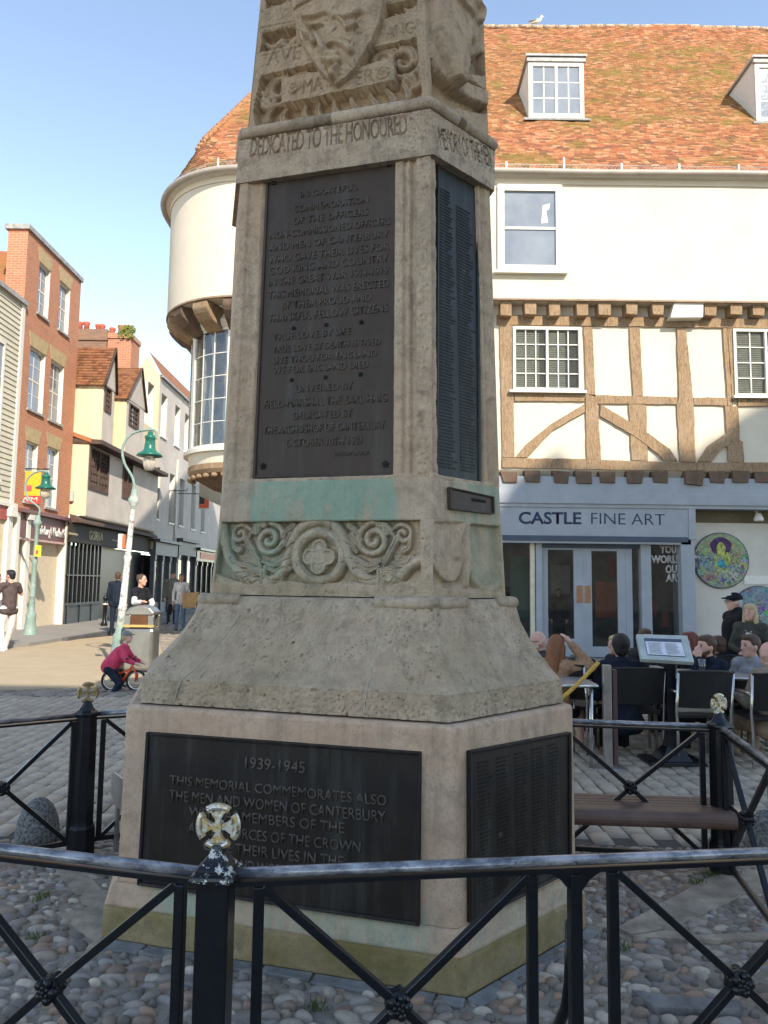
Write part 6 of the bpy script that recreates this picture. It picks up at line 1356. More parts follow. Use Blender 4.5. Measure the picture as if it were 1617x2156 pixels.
# ---------------------------------------------------------------- people
def blob_mesh(prims,voxel,smooth=2):
    mb=MB()
    for p in prims:
        if p[0]=='c':
            a,b=Vector(p[1]),Vector(p[2]);L=(b-a).length
            if L<1e-5: mb.sph(a,p[3],12);continue
            d=(b-a)/L;n=4;pts=[];rr=[]
            for k in range(n+1): q=math.cos(PI/2*k/n);pts.append(a-d*p[3]*q*.999);rr.append(max(1e-4,p[3]*math.sin(PI/2*k/n)))
            for k in range(n+1): q=math.sin(PI/2*k/n);pts.append(b+d*p[4]*q*.999+d*1e-5);rr.append(max(1e-4,p[4]*math.cos(PI/2*k/n)))
            mb.tube(pts,rr,12)
        else:
            c,r,R=p[1],p[2],(p[3] if len(p)>3 else None);t=MB();t.sph((0,0,0),1.,14,sc=r)
            for v in t.v:
                q=Vector(v);q=R@q if R is not None else q;mb.v.append((q.x+c[0],q.y+c[1],q.z+c[2]))
            b0=len(mb.v)-len(t.v)
            for f in t.f: mb.f.append([b0+i for i in f]);mb.m.append(0);mb.sm.append(True)
    me=bpy.data.meshes.new('tmp');me.from_pydata(mb.v,[],mb.f);ob=bpy.data.objects.new('tmp',me);COL.objects.link(ob)
    m=ob.modifiers.new('r','REMESH');m.mode='VOXEL';m.voxel_size=voxel;m.use_smooth_shade=True
    s=ob.modifiers.new('s','SMOOTH');s.factor=.5;s.iterations=smooth
    dg=bpy.context.evaluated_depsgraph_get();dg.update();out=bpy.data.meshes.new_from_object(ob.evaluated_get(dg));bpy.data.objects.remove(ob);bpy.data.meshes.remove(me)
    return out
def cloth(name,c,rough=.85,var=.22):
    return plain('cloth_'+name,c,rough,var=var,sc=11,bump=.6,bd=.012,spec=.15)
SKIN=plain('skin',(.50,.27,.19),.55,var=.06,sc=20);SKIN2=plain('pale_skin',(.56,.33,.25),.55,var=.06,sc=20)
def hairm(name,c):
    t=NT(name);n=t.noise(3,5,.7,t.pos((45,45,5)));t.col(t.ramp(n,.3,.7,[x*.45 for x in c],[min(1,x*1.5) for x in c]));t.bump(n,.9,.012);return t.set(.5,0,.35)
HB=hairm('brown_hair',(.075,.04,.022));HK=hairm('black_hair',(.012,.01,.01));HA=hairm('auburn_hair',(.22,.085,.032));HBL=hairm('blonde_hair',(.46,.33,.19));HR=hairm('red_hair',(.15,.035,.02));HG=hairm('white_beard',(.5,.47,.43))
EYEM=plain('eye_dark',(.02,.015,.012),.3);LIP=plain('lips',(.36,.12,.09),.5)
STAND=dict(pelvis=(0,0,.93),chest=(0,0,1.28),neck=(0,-.01,1.46),head=(0,.02,1.615),shL=(-.175,0,1.41),shR=(.175,0,1.41),elL=(-.225,-.02,1.14),elR=(.225,-.02,1.14),wrL=(-.21,.06,.90),wrR=(.21,.06,.90),hiL=(-.09,0,.90),hiR=(.09,0,.90),knL=(-.10,.02,.49),knR=(.10,.02,.49),anL=(-.10,-.02,.085),anR=(.10,-.02,.085))
SIT=dict(pelvis=(0,0,.54),chest=(0,.03,.88),neck=(0,.04,1.06),head=(0,.07,1.205),shL=(-.17,.03,1.01),shR=(.17,.03,1.01),elL=(-.23,.10,.76),elR=(.23,.10,.76),wrL=(-.14,.34,.78),wrR=(.14,.34,.78),hiL=(-.09,.02,.52),hiR=(.09,.02,.52),knL=(-.11,.44,.53),knR=(.11,.44,.53),anL=(-.11,.44,.10),anR=(.11,.44,.10))
def person(px,py,Y,th,label,pose='stand',J=None,yaw=0,pitch=0,scale=1.,hair='short',hc=HB,skin=SKIN,top=None,sleeve='long',legs=None,skirt=False,shoes=None,beard=None,glasses=False,cap=None,female=False,coat=0,hz=None,group='people',base=None,lod=.011,slm=None):
    """px,py: where the middle of the head is seen, at depth Y; th facing (deg), yaw: head turn"""
    j=dict(STAND if pose=='stand' else SIT);j.update(J or {});j={k:Vector(v) for k,v in j.items()}
    rz=math.radians(th-90);R=Matrix.Rotation(rz,3,'Z')
    hp=onY(px,py,Y);hw=R@(j['head']*scale);loc=Vector((hp[0]-hw.x,hp[1]-hw.y,0 if pose=='stand' else hp[2]-j['head'].z*scale))
    if pose=='stand': scale*=1.;k=hp[2]/ (j['head'].z*scale);scale*=k;hw=R@(j['head']*scale);loc=Vector((hp[0]-hw.x,hp[1]-hw.y,0))
    t=thing('person',loc,label,'person',None,rz);S=scale
    def ch(name,prims,mat,vox=.012,par=None,sm=2):
        P=[]
        for p in prims:
            if p[0]=='c': P.append(('c',Vector(p[1])*S,Vector(p[2])*S,p[3]*S,p[4]*S))
            else: P.append(('e',Vector(p[1])*S,tuple(q*S for q in p[2]),p[3] if len(p)>3 else None))
        me=blob_mesh(P,vox,sm);me.materials.clear();me.materials.append(mat);o=bpy.data.objects.new(name,me);COL.objects.link(o);o.parent=par or t
        me.polygons.foreach_set('use_smooth',[True]*len(me.polygons));return o
    HRm=Matrix.Rotation(math.radians(yaw),3,'Z')@Matrix.Rotation(math.radians(pitch),3,'X');H=lambda v:tuple(j['head']+HRm@Vector(v))
    sw=.88 if female else 1.
    for k in('shL','shR'): j[k].x*=sw
    B=[('e',H((0,0,.01)),(.074,.094,.108),HRm),('e',H((0,.025,-.055)),(.055,.066,.062),HRm),('c',H((0,.088,.012)),H((0,.104,-.020)),.010,.014),('c',H((0,.045,-.088)),H((0,.062,-.092)),.026,.022),
       ('e',H((-.076,-.005,-.008)),(.010,.020,.030),HRm),('e',H((.076,-.005,-.008)),(.010,.020,.030),HRm),('c',H((0,-.015,-.06)),tuple(j['neck']),.050,.058),
       ('c',tuple(j['shL']),tuple(j['shR']),.055,.055),('e',tuple(j['chest']),(.145*sw,.095,.16)),('c',tuple(j['chest']),tuple(j['pelvis']),.11*sw,.115),('c',tuple(j['hiL']),tuple(j['hiR']),.09,.09)]
    for s in 'LR':
        B+=[('c',tuple(j['sh'+s]),tuple(j['el'+s]),.047,.038),('c',tuple(j['el'+s]),tuple(j['wr'+s]),.037,.025),('c',tuple(j['hi'+s]),tuple(j['kn'+s]),.075,.052),('c',tuple(j['kn'+s]),tuple(j['an'+s]),.050,.035)]
        f=(j['wr'+s]-j['el'+s]).normalized();w=j.get('grip'+s);side=Vector((0,0,1)).cross(f)
        side=side.normalized() if side.length>.1 else Vector((1,0,0));n_=f.cross(side);sg=-1 if s=='L' else 1
        pc=j['wr'+s]+f*.055;B.append(('c',tuple(j['wr'+s]+f*.015),tuple(pc),.026,.034));curl=Vector(j['curl'+s]) if 'curl'+s in j else n_*-.5
        for q in range(4):
            b0=pc+f*.025+n_*0+side*(q-1.5)*.019;l=(.030,.036,.034,.026)[q];m=b0+f*l;e=m+(f*.6+curl*.8).normalized()*l*.9
            B+=[('c',tuple(b0),tuple(m),.0095,.009),('c',tuple(m),tuple(e),.009,.0075)]
        tb=j['wr'+s]+f*.03-side*sg*.028;tm=tb+(f*.6-side*sg*.7).normalized()*.032;B+=[('c',tuple(tb),tuple(tm),.013,.011),('c',tuple(tm),tuple(tm+f*.028),.011,.009)]
    ch('body',B,skin,lod*.8,sm=1)
    for sx in (-1,1):
        ch('eye',[('e',H((sx*.030,.086,.012)),(.013,.010,.0075),HRm)],EYEM,.004)
        ch('eyebrow',[('c',H((sx*.016,.093,.031)),H((sx*.044,.083,.031)),.005,.004)],hc if hc else HG,.004)
    ch('mouth',[('c',H((-.020,.082,-.050)),H((.020,.082,-.050)),.006,.006)],LIP,.004)
    if hair:
        P=[('e',H((0,-.020,.035)),(.086,.094,.098),HRm)]
        if hair=='short': P+=[('e',H((0,.02,.085)),(.066,.07,.040),HRm),('e',H((0,-.05,-.02)),(.070,.055,.07),HRm)]
        if hair=='long': P+=[('c',H((0,-.055,-.02)),H((0,-.085,-.36)),.075,.055),('c',H((-.07,-.03,.0)),H((-.075,-.05,-.26)),.034,.03),('c',H((.07,-.03,.0)),H((.075,-.05,-.26)),.034,.03),('e',H((0,.015,.08)),(.068,.075,.042),HRm)]
        if hair=='bob': P+=[('c',H((0,-.05,0)),H((0,-.055,-.13)),.078,.06),('c',H((-.072,-.01,.02)),H((-.080,.0,-.13)),.032,.034),('c',H((.072,-.01,.02)),H((.080,.0,-.13)),.032,.034),('e',H((0,.022,.085)),(.070,.072,.040),HRm),('c',H((-.04,.078,.062)),H((.04,.078,.062)),.016,.016)]
        if hair=='bun': P+=[('e',H((0,-.08,.08)),(.045,.045,.045),HRm)]
        ch('hair',P,hc,.010)
    if beard: ch('beard',[('e',H((0,.052,-.078)),(.056,.046,.046),HRm),('c',H((-.055,.02,-.05)),H((-.02,.07,-.07)),.022,.022),('c',H((.055,.02,-.05)),H((.02,.07,-.07)),.022,.022),('c',H((-.024,.092,-.036)),H((.024,.092,-.036)),.009,.009)],beard,.008)
    if glasses:
        mb=MB()
        for sx in (-1,1):
            c=Vector(H((sx*.032,.100,.012)));mb.tube([c+HRm@Vector((.024*math.cos(a),0,.017*math.sin(a))) for a in np.linspace(0,2*PI,13)],.003,5,caps=False);mb.tube([Vector(H((sx*.056,.096,.014))),Vector(H((sx*.08,.0,.012)))],.003,5)
        mb.tube([Vector(H((-.01,.102,.014))),Vector(H((.01,.102,.014)))],.003,5);mb.v=[tuple(Vector(v)*S) for v in mb.v];o=mb.build('glasses',EYEM,None);o.parent=t
    if cap: ch('cap',[('e',H((0,-.012,.055)),(.092,.108,.080),HRm),('e',H((0,.105,.052)),(.068,.065,.012),HRm)],cap,.009)
    if top:
        I=.018+.02*coat;T=[('c',tuple(j['shL']),tuple(j['shR']),.062+I*.5,.062+I*.5),('e',tuple(j['chest']+Vector((0,0,-.01))),(.150*sw+I,.10+I,.17)),('c',tuple(j['chest']),tuple(j['pelvis']+Vector((0,0,.03))),.125*sw+I,.125+I),('c',tuple(j['neck']+Vector((0,0,-.05))),tuple(j['neck']+Vector((0,0,-.02+.03*coat))),.07,.062+.01*coat)]
        if coat>1 and pose=='stand': T+=[('c',tuple(j['pelvis']),tuple((j['knL']+j['knR'])/2+Vector((0,0,.12))),.15,.17)]
        elif pose=='stand': T+=[('c',tuple(j['hiL']+Vector((0,0,-.02))),tuple(j['hiR']+Vector((0,0,-.02))),.10+I*.6,.10+I*.6)]
        for s in 'LR':
            a,b,c=j['sh'+s],j['el'+s],j['wr'+s]
            if sleeve=='long': T+=[('c',tuple(a),tuple(b),.054+I*.4,.044+I*.4),('c',tuple(b),tuple(b+(c-b)*.92),.043+I*.4,.034+I*.3)]
            else: T+=[('c',tuple(a),tuple(a+(b-a)*.6),.06+I*.5,.062)]
        ch('jacket' if coat else 'top',T,top,lod)
    if slm:
        for s in 'LR':
            a,b,c=j['sh'+s],j['el'+s],j['wr'+s];ch('shirt_sleeve',[('c',tuple(a),tuple(b),.062,.056),('c',tuple(b),tuple(b+(c-b)*.8),.052,.045)],slm,lod)
    if legs:
        T=[('c',tuple(j['hiL']),tuple(j['hiR']),.105,.105),('c',tuple(j['pelvis']),tuple(j['pelvis']+Vector((0,0,.05))),.125*sw,.12*sw)]
        for s in 'LR': T+=[('c',tuple(j['hi'+s]),tuple(j['kn'+s]),.092,.066),('c',tuple(j['kn'+s]),tuple(j['an'+s]+(j['kn'+s]-j['an'+s])*.05),.064,.052)]
        if skirt: T=[('c',tuple(j['hiL']),tuple(j['hiR']),.11,.11)]+[('c',tuple(j['hi'+s]),tuple(j['hi'+s]+(j['kn'+s]-j['hi'+s])*.5),.10,.088) for s in 'LR']
        ch('trousers' if not skirt else 'skirt',T,legs,lod)
    SH=shoes or cloth('dark_shoe',(.03,.028,.025),.5)
    for s in 'LR':
        a=j['an'+s];d=Vector((0,1,0)) if 'to'+s not in j else Vector(j['to'+s]);ch('shoe',[('c',tuple(a+Vector((0,0,-.035))-d*.03),tuple(a+d*.13+Vector((0,0,-.05))),.042,.034)],SH,.010)
    return t
c_black=cloth('black',(.013,.013,.016));c_navy=cloth('navy',(.014,.020,.034));c_camel=cloth('camel',(.36,.215,.125));c_grey=cloth('grey_marl',(.30,.30,.31));c_beige=cloth('beige',(.30,.235,.17));c_white=cloth('white_shirt',(.62,.58,.55));c_jean=cloth('blue_jeans',(.12,.18,.26));c_pink=cloth('raspberry',(.58,.06,.12));c_olive=cloth('olive_wax',(.05,.05,.04),.5);c_char=cloth('charcoal',(.05,.045,.045));c_wtr=cloth('white_trousers',(.72,.62,.58));c_tee=cloth('brown_tee',(.085,.06,.055))
# cafe group
person(1133,1352,7.9,168,'bald man with white beard and dark glasses in grey coat beside the memorial','sit',yaw=10,scale=.96,hair=None,hc=HG,skin=SKIN2,top=c_char,coat=1,legs=c_navy,beard=HG,glasses=True)
person(1172,1362,7.35,55,'woman with long auburn hair in camel jacket, raising one hand to her head','sit',J=dict(elR=(.36,.10,1.02),wrR=(.14,.10,1.25),elL=(-.2,.16,.80)),yaw=8,pitch=-8,scale=.92,hair='long',hc=HA,skin=SKIN2,top=c_camel,coat=1,legs=c_black,skirt=True,female=True,shoes=c_black)
person(1296,1358,8.4,200,'blonde woman partly hidden behind the man in the black coat','sit',scale=.9,hair='long',hc=HBL,skin=SKIN2,top=c_navy,coat=1,legs=c_black,female=True)
person(1307,1362,7.25,88,'man with black hair and navy black coat seated with his back to us','sit',scale=1.03,yaw=-8,hair='short',hc=HK,top=c_navy,coat=1,legs=c_black)
person(1359,1345,8.7,-80,'brown haired person hidden behind the tilted menu board','sit',scale=.95,hair='short',hc=HB,top=c_char,coat=1,legs=c_black)
person(1452,1352,8.3,190,'red haired woman in black at the cafe table right of the menu board','sit',scale=.9,yaw=-10,hair='bob',hc=HR,skin=SKIN2,top=c_black,coat=1,legs=c_black,female=True)
person(1487,1362,7.75,195,'bearded man with brown hair resting his hand against his mouth','sit',J=dict(elL=(-.14,.26,.86),wrL=(-.045,.20,1.09)),yaw=0,scale=.97,hair='short',hc=HB,skin=SKIN2,top=c_navy,coat=1,legs=c_black,beard=HB)
person(1511,1360,8.5,110,'dark haired person in black sitting just behind the bearded man','sit',scale=.92,hair='short',hc=HB,top=c_black,coat=1,legs=c_black)
person(1579,1361,7.7,205,'smiling man with short brown hair in a pale grey hooded jacket','sit',yaw=-8,scale=1.,hair='short',hc=HB,skin=SKIN2,top=c_grey,coat=1,legs=c_char)
person(1619,1378,7.05,105,'balding man in beige jacket seen from behind at the right edge','sit',scale=.98,hair=None,hc=HG,skin=SKIN2,top=c_beige,coat=1,legs=cloth('tan_trousers',(.28,.2,.13)))
person(1545,1268,8.9,182,'standing man in a black cap and long black coat by the display wall','stand',yaw=-5,hair='short',hc=HG,skin=SKIN2,top=c_black,coat=2,legs=c_char,cap=c_black,glasses=True)
person(1579,1290,8.5,230,'standing woman with blonde bob, white scarf and dark waxed jacket','stand',J=dict(elL=(-.25,.02,1.15),wrL=(-.05,.22,1.08),elR=(.24,.02,1.15),wrR=(.08,.22,1.08)),yaw=-12,hair='bob',hc=HBL,skin=SKIN2,top=c_olive,coat=1,legs=c_char,female=True)
tw=[o for o in bpy.data.objects if o.get('label','').startswith('standing woman')][0];mb=MB();mb.tube([(.07*math.cos(a),.02+.075*math.sin(a),1.425+.01*math.sin(3*a)) for a in np.linspace(0,2*PI,14)],.04,8,caps=False);mb.tube([(0,.10,1.42),(.0,.135,1.2)],[.05,.06],8);s_=tw.children[0].dimensions.z/1.78
me_=mb.build('scarf',cloth('white_scarf',(.55,.52,.52)),None);me_.parent=tw;me_.scale=(s_,)*3
person(1176,1248,18.6,-95,'dark coated figure standing inside the gallery behind the left door','stand',hair='short',hc=HK,top=c_black,coat=2,legs=c_black)
# street people
person(22,1212,16.4,150,'man in dark T-shirt and white trousers raising a hand to his face','stand',J=dict(elR=(.30,.05,1.22),wrR=(.08,.16,1.45),elL=(-.26,.1,1.2),wrL=(-.08,.3,1.3),knL=(-.10,.10,.5),anL=(-.12,-.05,.1),knR=(.1,.06,.5),anR=(.1,.22,.085)),yaw=20,hair='short',hc=HK,top=c_tee,sleeve='short',legs=c_wtr,shoes=cloth('white_trainers',(.7,.68,.66)))
person(-6,1218,16.9,60,'fair haired person in white at the left edge beside the man in white trousers','stand',hair='long',hc=HA,skin=SKIN2,top=c_white,legs=c_wtr,female=True)
person(249,1214,21.5,95,'man in dark suit walking away behind the lamp post','stand',J=dict(knR=(.1,.15,.5),anR=(.1,.1,.1)),hair='short',hc=HB,top=c_navy,coat=1,legs=c_navy)
person(299,1222,14.9,-25,'woman in black top and white shirt pointing to the right behind the bin','stand',J=dict(elR=(.34,.16,1.18),wrR=(.40,.42,1.20),elL=(-.24,.1,1.15),wrL=(-.05,.2,1.08)),yaw=10,hair='bun',hc=HB,top=c_black,sleeve='short',slm=c_white,legs=c_black,female=True)
wb=person(382,1216,24,-88,'woman in white shirt and jeans carrying a large brown paper bag','stand',J=dict(knR=(.09,.06,.5),anR=(.09,.10,.085),elL=(-.24,.0,1.15),wrL=(-.22,.12,1.0)),hair='short',hc=HB,top=c_white,legs=c_jean,female=True,shoes=cloth('teal_trainers',(.10,.2,.19)))
person(364,1212,27.5,-80,'dark haired person in grey coat further along the street','stand',hair='short',hc=HK,top=cloth('grey_green_coat',(.14,.14,.12)),coat=2,legs=c_char)
# black vest front of the pointing woman, paper bag, dark bag
c=onY(402,1262,23.85);bg=thing('paper_bag',tuple(c),'large brown paper bag held by the woman in the white shirt','bag');mb=MB();mb.hexa([(c[0]-.22,23.7,c[2]-.28),(c[0]+.20,23.7,c[2]-.24),(c[0]+.20,23.95,c[2]-.24),(c[0]-.22,23.95,c[2]-.28),(c[0]-.25,23.72,c[2]+.18),(c[0]+.27,23.72,c[2]+.22),(c[0]+.25,23.93,c[2]+.24),(c[0]-.25,23.93,c[2]+.2)]);mb.build('sack',plain('kraft_paper',(.46,.28,.12),.8,var=.2,sc=6,bump=.5,bd=.02),bg,.01)
mb=MB();mb.tube([(c[0]-.12,23.8,c[2]+.2),(c[0]-.06,23.8,c[2]+.36),(c[0]+.06,23.8,c[2]+.36),(c[0]+.12,23.8,c[2]+.2)],.012,6);mb.build('handle',plain('dark_red_handle',(.15,.02,.03)),bg)
c=onY(358,1283,23.9);o=MB().box(tuple(c),(.12,.06,.34)).build('shoulder_bag',c_black,None,.02);tag(o,'slim black bag hanging from the hand of the woman in jeans','bag')
# child and bike
YB=10.95;ORF=plain('orange_frame',(.75,.10,.02),.3);TYR=plain('dark_tyre',(.02,.02,.02),.8);RIM=plain('chrome_rim',(.6,.58,.55),.25,.8)
bk_=thing('child_bicycle',tuple(onY(262,1440,YB)),'small orange child bicycle with the helmeted girl riding it','bicycle')
def P2(x,y,dy=0): q=onY(x,y,YB);return Vector((q[0],YB+dy,q[2]))
for (cx_,cy_) in ((235,1437),(287,1437)):
    c=P2(cx_,cy_);c.z=.155;mb=MB();mb.tube([(c.x+.137*math.cos(a),YB,c.z+.137*math.sin(a)) for a in np.linspace(0,2*PI,33)],.019,8,caps=False);w_=mb.build('wheel',TYR,bk_)
    mb=MB();mb.tube([(c.x+.118*math.cos(a),YB,c.z+.118*math.sin(a)) for a in np.linspace(0,2*PI,33)],.009,6,caps=False)
    for k in range(10): a=2*PI*k/10;mb.tube([c,(c.x+.115*math.cos(a),YB,c.z+.115*math.sin(a))],.002,4)
    mb.tube([(c.x,YB-.04,c.z),(c.x,YB+.04,c.z)],.012,8);mb.build('rim',RIM,w_)
rw=P2(235,1437);rw.z=.155;fw_=P2(287,1437);fw_.z=.155;bbk=P2(258,1440);bbk.z=.15;seat=P2(248,1412);hd=P2(279,1402);hd.z+=.0
mb=MB();mb.tube([hd,bbk],.018,8);mb.tube([hd+Vector((-.01,0,-.05)),seat+Vector((0,0,-.05))],.014,8);mb.tube([seat,bbk],.015,8);mb.tube([rw,bbk],.011,6);mb.tube([rw,seat+Vector((0,0,-.04))],.010,6);mb.build('frame',ORF,bk_)
mb=MB();mb.tube([hd+Vector((-.01,0,.04)),hd,fw_+Vector((0,-.035,.1)),fw_+Vector((0,-.035,0))],.013,8);mb.tube([hd,fw_+Vector((0,.035,.1)),fw_+Vector((0,.035,0))],.012,8);mb.build('fork',ORF,bk_)
mb=MB();mb.tube([hd+Vector((-.02,-.20,.12)),hd+Vector((0,-.08,.10)),hd+Vector((0,0,.05)),hd+Vector((0,.08,.10)),hd+Vector((-.02,.20,.12))],.011,8);mb.build('handlebar',TYR,bk_)
mb=MB();mb.sph(seat+Vector((0,0,.01)),.07,10,sc=(1.3,.7,.35));mb.build('saddle',TYR,bk_)
mb=MB();mb.tube([bbk+Vector((.0,-.06,0)),bbk+Vector((.05,-.07,-.06))],.008,6);mb.box(tuple(bbk+Vector((.05,-.10,-.06))),(.06,.06,.015));mb.build('pedal',TYR,bk_)
sx=(seat.x,seat.z);kid=person(268,1341,YB-.0,0,'small girl in raspberry jacket, grey helmet and pale scarf riding the orange bicycle','sit',
 J=dict(pelvis=(0,-.16,.50),chest=(0,.06,.78),neck=(0,.13,.94),head=(0,.18,1.12),shL=(-.15,.11,.88),shR=(.15,.11,.88),elL=(-.2,.24,.68),elR=(.2,.24,.68),wrL=(-.17,.40,.62),wrR=(.17,.40,.62),hiL=(-.08,-.14,.48),hiR=(.08,-.14,.48),knL=(-.12,.12,.32),knR=(.12,.10,.22),anL=(-.12,-.02,.02),anR=(.12,-.08,-.10)),scale=.72,hair='short',hc=HBL,skin=SKIN2,top=c_pink,coat=1,legs=c_navy,cap=cloth('helmet_grey',(.22,.2,.19),.4),shoes=cloth('cream_shoe',(.6,.55,.42)))
o=MB().box(tuple(P2(222,1404,.55)),(.13,.12,.32)).build('wooden_stump_post',plain('brown_stump',(.22,.12,.06),.8,var=.3,bump=.5),None,.02);o.location.z-=.0;tag(o,'short brown wooden post standing behind the small bicycle','post')
# ---------------------------------------------------------------- cafe furniture
t=NT('black_wicker');p=t.pos();w_=t.n.new('ShaderNodeTexWave');w_.wave_type='BANDS';w_.bands_direction='Z';w_.inputs['Scale'].default_value=45;t.link(p,w_.inputs[0]);w2=t.n.new('ShaderNodeTexWave');w2.bands_direction='X';w2.inputs['Scale'].default_value=60;t.link(p,w2.inputs[0])
m_=t.math('MULTIPLY',w_.outputs['Fac'],w2.outputs['Fac']);t.col(t.ramp(m_,.1,.6,(.010,.009,.009),(.035,.03,.028)));t.bump(m_,.8,.006);WICK=t.set(.5,0,.4)
ALU=plain('polished_aluminium',(.55,.54,.52),.22,.85,var=.1)
def chair(label,frame=ALU):
    t=thing('cafe_chair',(0,0,0),label,'chair','black woven cafe chairs')
    mb=MB();mb.hexa([(-.23,-.22,.42),(.23,-.22,.42),(.24,.22,.42),(-.24,.22,.42),(-.23,-.22,.455),(.23,-.22,.455),(.24,.22,.455),(-.24,.22,.455)]);mb.build('seat',WICK,t,.01)
    mb=MB();n=8
    for k in range(n):
        a0,a1=-1+2*k/n,-1+2*(k+1)/n;c0,c1=-.05*(1-a0*a0),-.05*(1-a1*a1)
        mb.hexa([(a0*.24,-.25+c0,.52),(a1*.24,-.25+c1,.52),(a1*.24,-.225+c1,.52),(a0*.24,-.225+c0,.52),(a0*.25,-.32+c0,.84),(a1*.25,-.32+c1,.84),(a1*.25,-.295+c1,.84),(a0*.25,-.295+c0,.84)])
    mb.build('backrest',WICK,t)
    mb=MB();mb.tube([(-.255,-.31,.84),(-.12,-.35,.85),(.12,-.35,.85),(.255,-.31,.84)],.014,8);mb.build('top_rail',WICK,t)
    for sx in (-1,1):
        mb=MB();mb.tube([(sx*.25,-.31,.84),(sx*.25,-.25,.5),(sx*.24,-.24,.3),(sx*.25,-.26,0)],.014,8);mb.build('rear_leg',frame,t)
        mb=MB();mb.tube([(sx*.25,.22,0),(sx*.25,.21,.60),(sx*.25,.17,.645),(sx*.25,-.18,.66),(sx*.25,-.27,.66)],.014,8);mb.build('front_leg_and_arm',frame,t)
    return t
proto=chair('black woven chair holding the man in the navy black coat')
def cplace(o,px,Y,rz): q=G(px,1500);x=(px-CX)/F*Y*1.004;o.location=(x,Y,0);o.rotation_euler=(0,0,math.radians(rz));return o
cplace(proto,1318,7.28,-3)
for px_,Y,rz,lb in ((1446,7.1,2,'empty black woven chair with a pale cushion, right of the menu stand'),(1606,6.95,-6,'black woven chair of the man in beige at the right edge'),(1205,7.55,-40,'dark woven chair behind the woman in the camel jacket'),(1365,8.75,175,'black chair beyond the menu board'),(1545,8.0,150,'black chair between the bearded man and the man in grey'),(1135,8.1,70,'chair of the bald man, mostly behind the memorial')):
    c=copy_tree(proto);cplace(c,px_,Y,rz);c['label']=lb
mb=MB();q=(1446-CX)/F*7.1;mb.bb(q-.21,q+.21,6.95,7.3,.457,.50);o=mb.build('seat_cushion',plain('pale_cushion',(.45,.42,.36),.9),None,.015);tag(o,'pale cushion on the empty black chair by the menu stand','cushion')
def table(px_,Y,r,label,sq=True):
    x=(px_-CX)/F*Y;t=thing('cafe_table',(x,Y,0),label,'table','aluminium cafe tables');mb=MB();mb.bb(x-r,x+r,Y-.35,Y+.35,.725,.74);mb.build('table_top',plain('grey_table_top',(.33,.32,.30),.35,.3,var=.1),t,.004)
    mb=MB()
    mb.tube([(x-r,Y-.35,.725),(x+r,Y-.35,.725),(x+r,Y+.35,.725),(x-r,Y+.35,.725),(x-r,Y-.35,.725)],.016,6);mb.build('table_edge',ALU,t)
    for sx in (-1,1):
        for sy in (-1,1): mb=MB();mb.tube([(x+sx*(r-.04),Y+sy*.31,.72),(x+sx*(r-.05),Y+sy*.30,0)],.017,8);mb.build('table_leg',ALU,t)
    return t
table(1178,7.0,.24,'small aluminium cafe table half hidden behind the memorial')
table(1500,7.65,.56,'wide aluminium cafe table in front of the bearded man')
table(1640,7.75,.36,'aluminium cafe table at the right edge beside the grey jacket')
table(1345,7.95,.3,'aluminium table behind the menu board')
def drink(px_,py_,Y,col,label,h=.15):
    q=onY(px_,py_,Y);x=q[0];t=thing('drinking_glass',(x,Y,.745),label,'glass');mb=MB();mb.lathe([(.0001,0),(.026,0),(.036,h),(.034,h),(.025,.006),(.0001,.006)],(x,Y,.745),12);mb.build('glass',GLASS,t);mb=MB();mb.lathe([(.0001,.008),(.024,.008),(.030,h*.7),(.0001,h*.7)],(x,Y,.745),12);mb.build('drink',plain('drink_%d'%int(col[0]*100),col,.2),t)
drink(1478,1400,7.45,(.20,.03,.02),'glass of dark red drink in front of the bearded man');drink(1418,1400,7.6,(.4,.38,.3),'tall pale glass on the table by the menu post',.18)
# menu stand
mx=(1405-CX)/F*6.95;ms=thing('menu_stand',(mx,6.95,0),'tilted pale framed menu board on a heavy black pedestal','menu stand')
mb=MB()
mb.hexa([(mx-.27,6.75,0),(mx+.27,6.75,0),(mx+.27,7.15,0),(mx-.27,7.15,0),(mx-.25,6.77,.05),(mx+.25,6.77,.05),(mx+.25,7.13,.05),(mx-.25,7.13,.05)]);mb.build('foot',IRON,ms,.01)
mb=MB();mb.lathe([(.0001,.05),(.20,.05),(.16,.09),(.085,.16),(.06,.26),(.055,.9),(.07,.93),(.0001,.94)],(mx,6.95,0),4,rot0=PI/4,sm=False);mb.build('pedestal',IRON,ms)
cs=[onY(1340,1335,7.12),onY(1447,1338,7.12),onY(1462,1394,6.86),onY(1350,1387,6.86)]
def quad_slab(q,th,name,mat,par,ins=0.,off=0.):
    q=[Vector(p.tolist() if hasattr(p,'tolist') else p) for p in q];c=sum(q,Vector())/4;n=(q[1]-q[0]).cross(q[3]-q[0]).normalized();n=n if n.y<0 else -n
    q=[p+(c-p).normalized()*ins+n*off for p in q];mb=MB();mb.hexa([p for p in (q[3],q[2],q[1],q[0])]+[p-n*th for p in (q[3],q[2],q[1],q[0])]);return mb.build(name,mat,par,.003)
quad_slab(cs,.04,'board',plain('pale_green_grey_frame',(.42,.45,.42),.4),ms)
def inq(u,v): a=cs[0]+(cs[1]-cs[0])*u;b=cs[3]+(cs[2]-cs[3])*u;return a+(b-a)*v
rq=lambda u0,u1,v0,v1:[inq(u0,v0),inq(u1,v0),inq(u1,v1),inq(u0,v1)]
quad_slab(rq(.13,.86,.16,.84),.004,'menu_recess',plain('menu_header',(.07,.085,.12),.5),ms,0,.003)
quad_slab(rq(.14,.85,.30,.82),.003,'menu_sheet',plain('menu_paper',(.66,.67,.70),.5),ms,0,.006)
